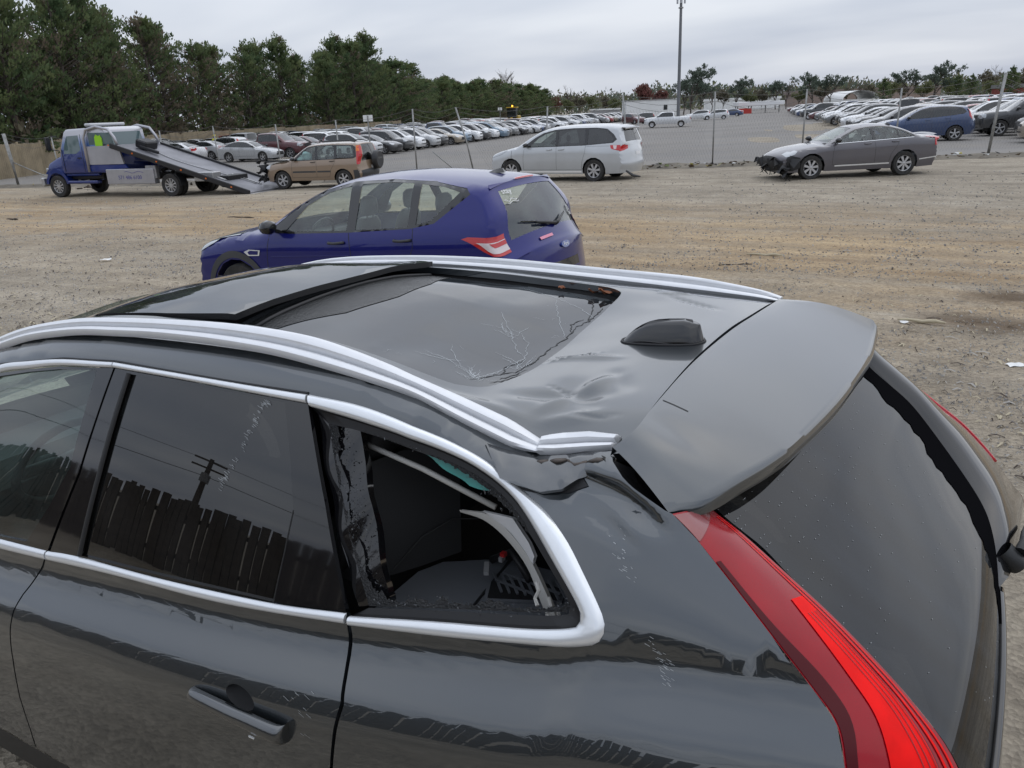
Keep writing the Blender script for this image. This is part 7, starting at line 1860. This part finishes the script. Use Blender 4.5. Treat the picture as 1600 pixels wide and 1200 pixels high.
tb((3.78, 0, .62), (.16, 2.2, .36), 'front_bumper', STEEL, .05); tb((3.70, 0, 1.08), (.06, 1.1, .42), 'grille', STEEL, .02)
g = MB(); g.add([Vector((2.40, y*.98, z)) + Vector((x_, 0, 0)) for x_, y, z in ((.035, 1.0, 1.90), (-.225, .92, 2.48), (-.225, -.92, 2.48), (.035, -1.0, 1.90))], [(0, 1, 2, 3)]); g.build('windshield', MATS['truck_window'], TK)
g = MB(); g.add([(-.038, .92, 1.95), (.03, .85, 2.5), (.03, -.85, 2.5), (-.038, -.92, 1.95)], [(0, 1, 2, 3)]); g.build('rear_window', MATS['truck_window'], TK)
MB().prism([(.86, 1.98), (.84, 2.50), (-.30, 2.48), (-.42, 1.98)], (1.085, 1.10), 'Y').build('rear_quarter_window', MATS['truck_window'], TK)
g = MB(); g.prism([(.52, 1.99), (.50, 2.32), (.42, 2.42), (.30, 2.36), (.22, 2.40), (.14, 2.28), (.16, 1.99)], (1.108, 1.135), 'Y'); fixn(g.build('hi_vis_vest', mat('hi_vis_yellow', (.30, .62, .02), .7), TK))
tb((.95, 0, 2.80), (.30, 1.9, .12), 'light_bar', mat('beacon_bar', (.45, .46, .48), .2, coat=1), .04)
for y in (-.75, .75): tb((.95, y, 2.735), (.1, .08, .06), 'bar_bracket', TFR, .0)
# tilted bed
A = Vector((-.30, 0, 1.98)); Bq = Vector((-6.55, 0, .10)); bl_ = (Bq-A).length; an = math.atan2(A.z-Bq.z, A.x-Bq.x); RB = Matrix.Rotation(-an, 3, 'Y'); cB = (A+Bq)/2
def bedbox(lx, ly, lz, d, name, m, ch=.02):
    return fixn(MB().box(cB+RB @ Vector((lx, ly, lz)), d, R=RB, ch=ch).build(name, m, BEDO, True), 35)
BEDO = fixn(MB().box(cB, (bl_, 2.50, .07), R=RB, ch=.02).build('bed', TBED, TK, True), 35)
for s in (1, -1):
    bedbox(0, 1.24*s, .02, (bl_, .07, .20), 'bed_rail', TFR); bedbox(0, .42*s, -.16, (bl_*.94, .14, .24), 'bed_beam', TFR)
    for k in range(6): bedbox(-bl_/2+.8+k*1.15, 1.285*s, .02, (.06, .02, .05), 'marker_lamp', ORANGE, 0)
for k in range(9): bedbox(-bl_/2+.5+k*.8, 0, -.09, (.10, 2.3, .10), 'cross_member', TFR)
bedbox(-bl_/2-.05, 0, -.02, (.22, 2.45, .05), 'bed_toe', STEEL)
bedbox(bl_/2-.75, .1, .22, (.55, .7, .32), 'winch', TFR, .05); bedbox(bl_/2-1.2, .45, .14, (.9, .10, .12), 'winch_handle', TFR)
g = MB(); g.tube([cB+RB @ Vector((bl_/2-1.2+(-4.6)*t, .1+.25*math.sin(t*5), .05)) for t in np.linspace(0, 1, 14)], .018, 5); o = g.build('winch_chain', STEEL, BEDO, True)
g = MB(); g.box(cB+RB @ Vector((-bl_/2+1.9, .75, .055)), (.9, .12, .04), R=RB); g.box(cB+RB @ Vector((-bl_/2+1.3, -.3, .055)), (1.4, .06, .03), R=RB); g.build('bed_strap', STEEL, BEDO)
for s in (.45, -.45):
    g = MB(); g.tube([(-1.95, s, .95), (-2.55, s, 1.25)], .07, 6); g.tube([(-2.35, s, .80), (-2.75, s, 1.20)], .06, 6); g.build('tilt_ram', TFR, TK, True)
tb((-4.35, .75, .72), (.9, .5, .34), 'underbed_box', STEEL, .02); tb((-4.4, 0, .62), (1.6, 1.2, .2), 'wheel_lift', TFR, .02)

# ================================================================== the parked cars of the lot
LOTSPEC = {'sedan': SPEC['sedan'], 'SUV': SPEC['suv'], 'minivan': SPEC['minivan'], 'pickup': SPEC['pickup'], 'hatchback': SPEC['hatch'], 'boxy SUV': dict(SPEC['boxsuv'])}
COLS = {'white': (.72, .73, .74), 'silver': (.46, .47, .48), 'grey': (.16, .165, .17), 'charcoal': (.045, .047, .05), 'black': (.014, .014, .016), 'dark blue': (.03, .06, .15), 'light blue': (.16, .24, .32), 'red': (.30, .022, .02), 'tan': (.34, .29, .22), 'maroon': (.10, .02, .025), 'green': (.05, .09, .07)}
def note(ctx):
    z = ctx['zw']; sp = ctx['sp']
    if len(z) > 2:
        i = z[max(1, len(z)*2//3)]; j = z[min(len(z)-1, len(z)*2//3+1)]
        MB().add([sp(i, .28, .012), sp(i, .58, .012), sp(j, .58, .012), sp(j, .28, .012)], [(0, 1, 2, 3)]).build('windshield_notice', PAPER, ctx['root'])
NEARP, FARP = {}, {}
def flatten(root, name):
    V = []; F = []; M = []; ms = []; 
    dg = bpy.context.evaluated_depsgraph_get; bpy.context.view_layer.update()
    for o in root.children_recursive:
        if o.type != 'MESH': continue
        mw = root.matrix_world.inverted() @ o.matrix_world; b = len(V); V += [mw @ v.co for v in o.data.vertices]
        idx = []
        for m in o.data.materials:
            if m not in ms: ms.append(m)
            idx.append(ms.index(m))
        for f in o.data.polygons: F.append(tuple(b+i for i in f.vertices)); M.append(idx[f.material_index])
    o = link(name, V, F, ms, None, True, mi=M); fixn(o, 40)
    for c in list(root.children_recursive): bpy.data.objects.remove(c)
    bpy.data.objects.remove(root)
    return o
def plain(name, kind, det):
    r, _ = make_car(name, LOTSPEC[kind], LOTGLASS, detail=det, extra=note); return r
lot_n = {}
def lot_car(kind, col, x, y, yaw, label, group, dist):
    nm = {'sedan': 'parked_sedan', 'SUV': 'parked_suv', 'minivan': 'parked_minivan', 'pickup': 'parked_pickup', 'hatchback': 'parked_hatchback', 'boxy SUV': 'parked_boxy_suv'}[kind]
    cat = 'pickup' if kind == 'pickup' else 'car'
    if dist < 78:
        if kind not in NEARP: NEARP[kind] = plain(nm, kind, 1); o = NEARP[kind]
        else: o = copy_tree(NEARP[kind])
        paint_car(o, COLS[col])
    else:
        if kind not in FARP: FARP[kind] = flatten(plain('far_'+nm, kind, 0), nm); o = FARP[kind]
        else: o = FARP[kind].copy(); COL.objects.link(o)
        o.color = (*COLS[col], 1)
    o.location = (x, y, GZ(x, y)+.012); o.rotation_euler = (0, 0, yaw)
    tag(o, label, cat, group); return o
lr = random.Random(12)
KW = [('sedan', 5), ('SUV', 6), ('hatchback', 3), ('minivan', 2), ('pickup', 1.5), ('boxy SUV', 2)]
CW = [('white', 6), ('silver', 6), ('grey', 4), ('charcoal', 3), ('black', 3), ('dark blue', 2), ('light blue', 1), ('red', 1.6), ('tan', 1), ('maroon', .7), ('green', .5)]
def pick(W): return lr.choices([w_[0] for w_ in W], [w_[1] for w_ in W])[0]
DIRV = Vector((.22, -.975)).normalized(); PERP = Vector((.975, .22)).normalized()
def row_of(name, group, start, n, pitch, back, first=(), maxd=260, jitter=.25, gap=.07):
    yaw0 = math.atan2(PERP.y, PERP.x)+(math.pi if back else 0); k = 0
    for i in range(n):
        p = Vector(start)+DIRV*pitch*i+PERP*lr.uniform(-jitter, jitter)
        q = inview(p.x, p.y, .8, 160)
        kind, col = first[i] if i < len(first) and first[i] else (pick(KW), pick(CW))
        if lr.random() < gap and i >= len(first): continue
        if first and i < len(first) and first[i] == 0: continue
        if not q or q[2] > maxd: continue
        lab = f'{col} {kind}, {ORD[k]} from near end of {name}'
        lot_car(kind, col, p.x, p.y, yaw0+lr.uniform(-.05, .05), lab, group, q[2]); k += 1
gA = 'cars in the rows left of the aisle'
row_of('front row left of aisle', gA, (39.9, -44.6), 46, 2.75, True, [('SUV', 'silver'), ('sedan', 'charcoal'), ('boxy SUV', 'charcoal'), ('hatchback', 'white'), ('SUV', 'silver'), ('SUV', 'charcoal'), ('sedan', 'tan'), ('hatchback', 'light blue'), ('SUV', 'white'), ('boxy SUV', 'charcoal'), ('hatchback', 'white'), ('minivan', 'light blue'), ('SUV', 'charcoal')])
row_of('second row left of aisle', gA, (45.6, -40.2), 46, 2.75, True, [('sedan', 'silver'), ('pickup', 'maroon'), ('SUV', 'charcoal'), ('sedan', 'maroon'), ('boxy SUV', 'white'), ('boxy SUV', 'white'), ('pickup', 'silver')])
row_of('third row left of aisle', gA, (52.2, -37.0), 44, 2.8, False, [('sedan', 'grey'), ('sedan', 'white'), ('sedan', 'silver'), ('SUV', 'white')])
row_of('fourth row below the cedars', gA, (58.0, -33.0), 40, 2.8, True, [('sedan', 'silver'), ('SUV', 'white'), ('boxy SUV', 'grey'), ('sedan', 'red'), ('minivan', 'white')])
row_of('short row behind truck cab', gA, (55.5, -20.5), 5, 3.0, False, [('pickup', 'charcoal'), ('boxy SUV', 'charcoal'), ('sedan', 'grey'), ('SUV', 'white'), ('sedan', 'black')])
gR = 'cars in the rows right of the aisle'
CWR = [('white', 3), ('silver', 3), ('grey', 5), ('charcoal', 5), ('black', 5), ('dark blue', 3), ('light blue', 1), ('red', 1.5), ('tan', 1), ('maroon', 1), ('green', .8)]
def right(name, start, n, back, first, pitch=3.45, **k):
    global CW
    keep, CW = CW, CWR; row_of(name, gR, start, n, pitch, back, first, jitter=.5, **k); CW = keep
right('front row right of aisle', (2.75, -43.4), 46, False, [('SUV', 'dark blue'), ('SUV', 'charcoal'), ('hatchback', 'silver'), 0, ('sedan', 'charcoal'), ('sedan', 'black'), ('sedan', 'white'), ('SUV', 'charcoal'), ('SUV', 'black'), ('sedan', 'grey'), ('SUV', 'white'), ('SUV', 'white'), ('sedan', 'grey')])
right('second row right of aisle', (-3.0, -44.6), 46, False, [('SUV', 'black'), ('pickup', 'charcoal'), ('minivan', 'grey'), ('SUV', 'charcoal'), ('SUV', 'white'), ('sedan', 'red'), ('SUV', 'black'), ('sedan', 'charcoal'), ('SUV', 'charcoal'), ('sedan', 'dark blue')])
right('third row right of aisle', (-9.6, -52), 44, True, [('SUV', 'grey'), ('sedan', 'maroon'), ('SUV', 'silver')])
right('fourth row right of aisle', (-17.5, -62), 44, False, [])
right('fifth row right of aisle', (-23.5, -75), 44, True, [])
right('outermost row at right', (-31, -95), 40, False, [])
lot_car('hatchback', 'tan', -3.35, -40.6, .12, 'beige estate car cut off by the right edge of the frame', gR, 40)
for kind, col, px, py, yaw, lab in (('pickup', 'white', 1043, 199, .30, 'white crew cab pickup standing alone at the mouth of the aisle'), ('SUV', 'maroon', 990, 194, 2.6, 'dark maroon SUV just behind the white crew cab pickup'), ('SUV', 'charcoal', 1003, 192, .4, 'charcoal SUV between the maroon SUV and the white crew cab pickup'), ('SUV', 'white', 1090, 188, .35, 'left one of two white SUVs beyond the white crew cab pickup'), ('SUV', 'white', 1118, 187, .3, 'right one of two white SUVs beyond the white crew cab pickup'), ('sedan', 'dark blue', 1142, 182, .1, 'dark blue sedan alone below the left end of the white canopy')):
    p = see(px, py); lot_car(kind, col, p.x, p.y, yaw, lab, 'cars at the far mouth of the aisle', (p-CAM).length)
# a worker in a yellow top half hidden by the cars
def person(x, y, z, yaw, label):
    root = empty('person', (x, y, z), yaw); tag(root, label, 'person')
    J = [((0, 0, .98), .15), ((0, 0, 1.2), .15), ((0, 0, 1.42), .15), ((0, 0, 1.54), .065), ((.02, 0, 1.66), .10), ((.02, 0, 1.76), .085), ((0, .10, .90), .10), ((.02, .11, .50), .07), ((0, .11, .09), .05), ((.14, .11, .04), .045), ((0, -.10, .90), .10), ((.02, -.11, .50), .07), ((0, -.11, .09), .05), ((.14, -.11, .04), .045), ((0, .22, 1.40), .07), ((-.02, .27, 1.12), .05), ((.10, .26, .88), .04), ((.14, .25, .80), .035), ((0, -.22, 1.40), .07), ((-.02, -.27, 1.12), .05), ((.10, -.26, .88), .04), ((.14, -.25, .80), .035)]
    E = [(0, 1), (1, 2), (2, 3), (3, 4), (4, 5), (0, 6), (6, 7), (7, 8), (8, 9), (0, 10), (10, 11), (11, 12), (12, 13), (2, 14), (14, 15), (15, 16), (16, 17), (2, 18), (18, 19), (19, 20), (20, 21)]
    me = bpy.data.meshes.new('body'); me.from_pydata([j[0] for j in J], E, []); o = bpy.data.objects.new('body', me); COL.objects.link(o); o.parent = root
    md = o.modifiers.new('skin', 'SKIN')
    for v, j in zip(me.skin_vertices[0].data, J): v.radius = (j[1], j[1])
    me.skin_vertices[0].data[0].use_root = True
    o.modifiers.new('sub', 'SUBSURF').render_levels = 2
    me.materials.append(mat('work_trousers', (.03, .035, .05), .9))
    g = MB(); g.loft([[Vector((.17*k*math.cos(t), .26*k2*math.sin(t), zz)) for t in np.linspace(0, 2*math.pi, 15)[:-1]] for zz, k, k2 in ((.92, 1, .9), (1.2, 1.05, .92), (1.42, 1.0, 1.0), (1.52, .6, .6))], closed=True); g.build('jacket', mat('hi_vis_jacket', (.62, .60, .03), .7), root, True)
    g = MB(); g.lathe([(.115, 1.70), (.12, 1.75), (.09, 1.83), (0, 1.86)], (.02, 0, 0), axis='Z', n=12); g.build('helmet', mat('helmet_yellow', (.7, .58, .03), .4), root, True)
p = at(337, 228, 66)
person(p.x, p.y, GZ(p.x, p.y), -1.2, 'worker in a yellow hi-vis top standing among cars behind the truck')
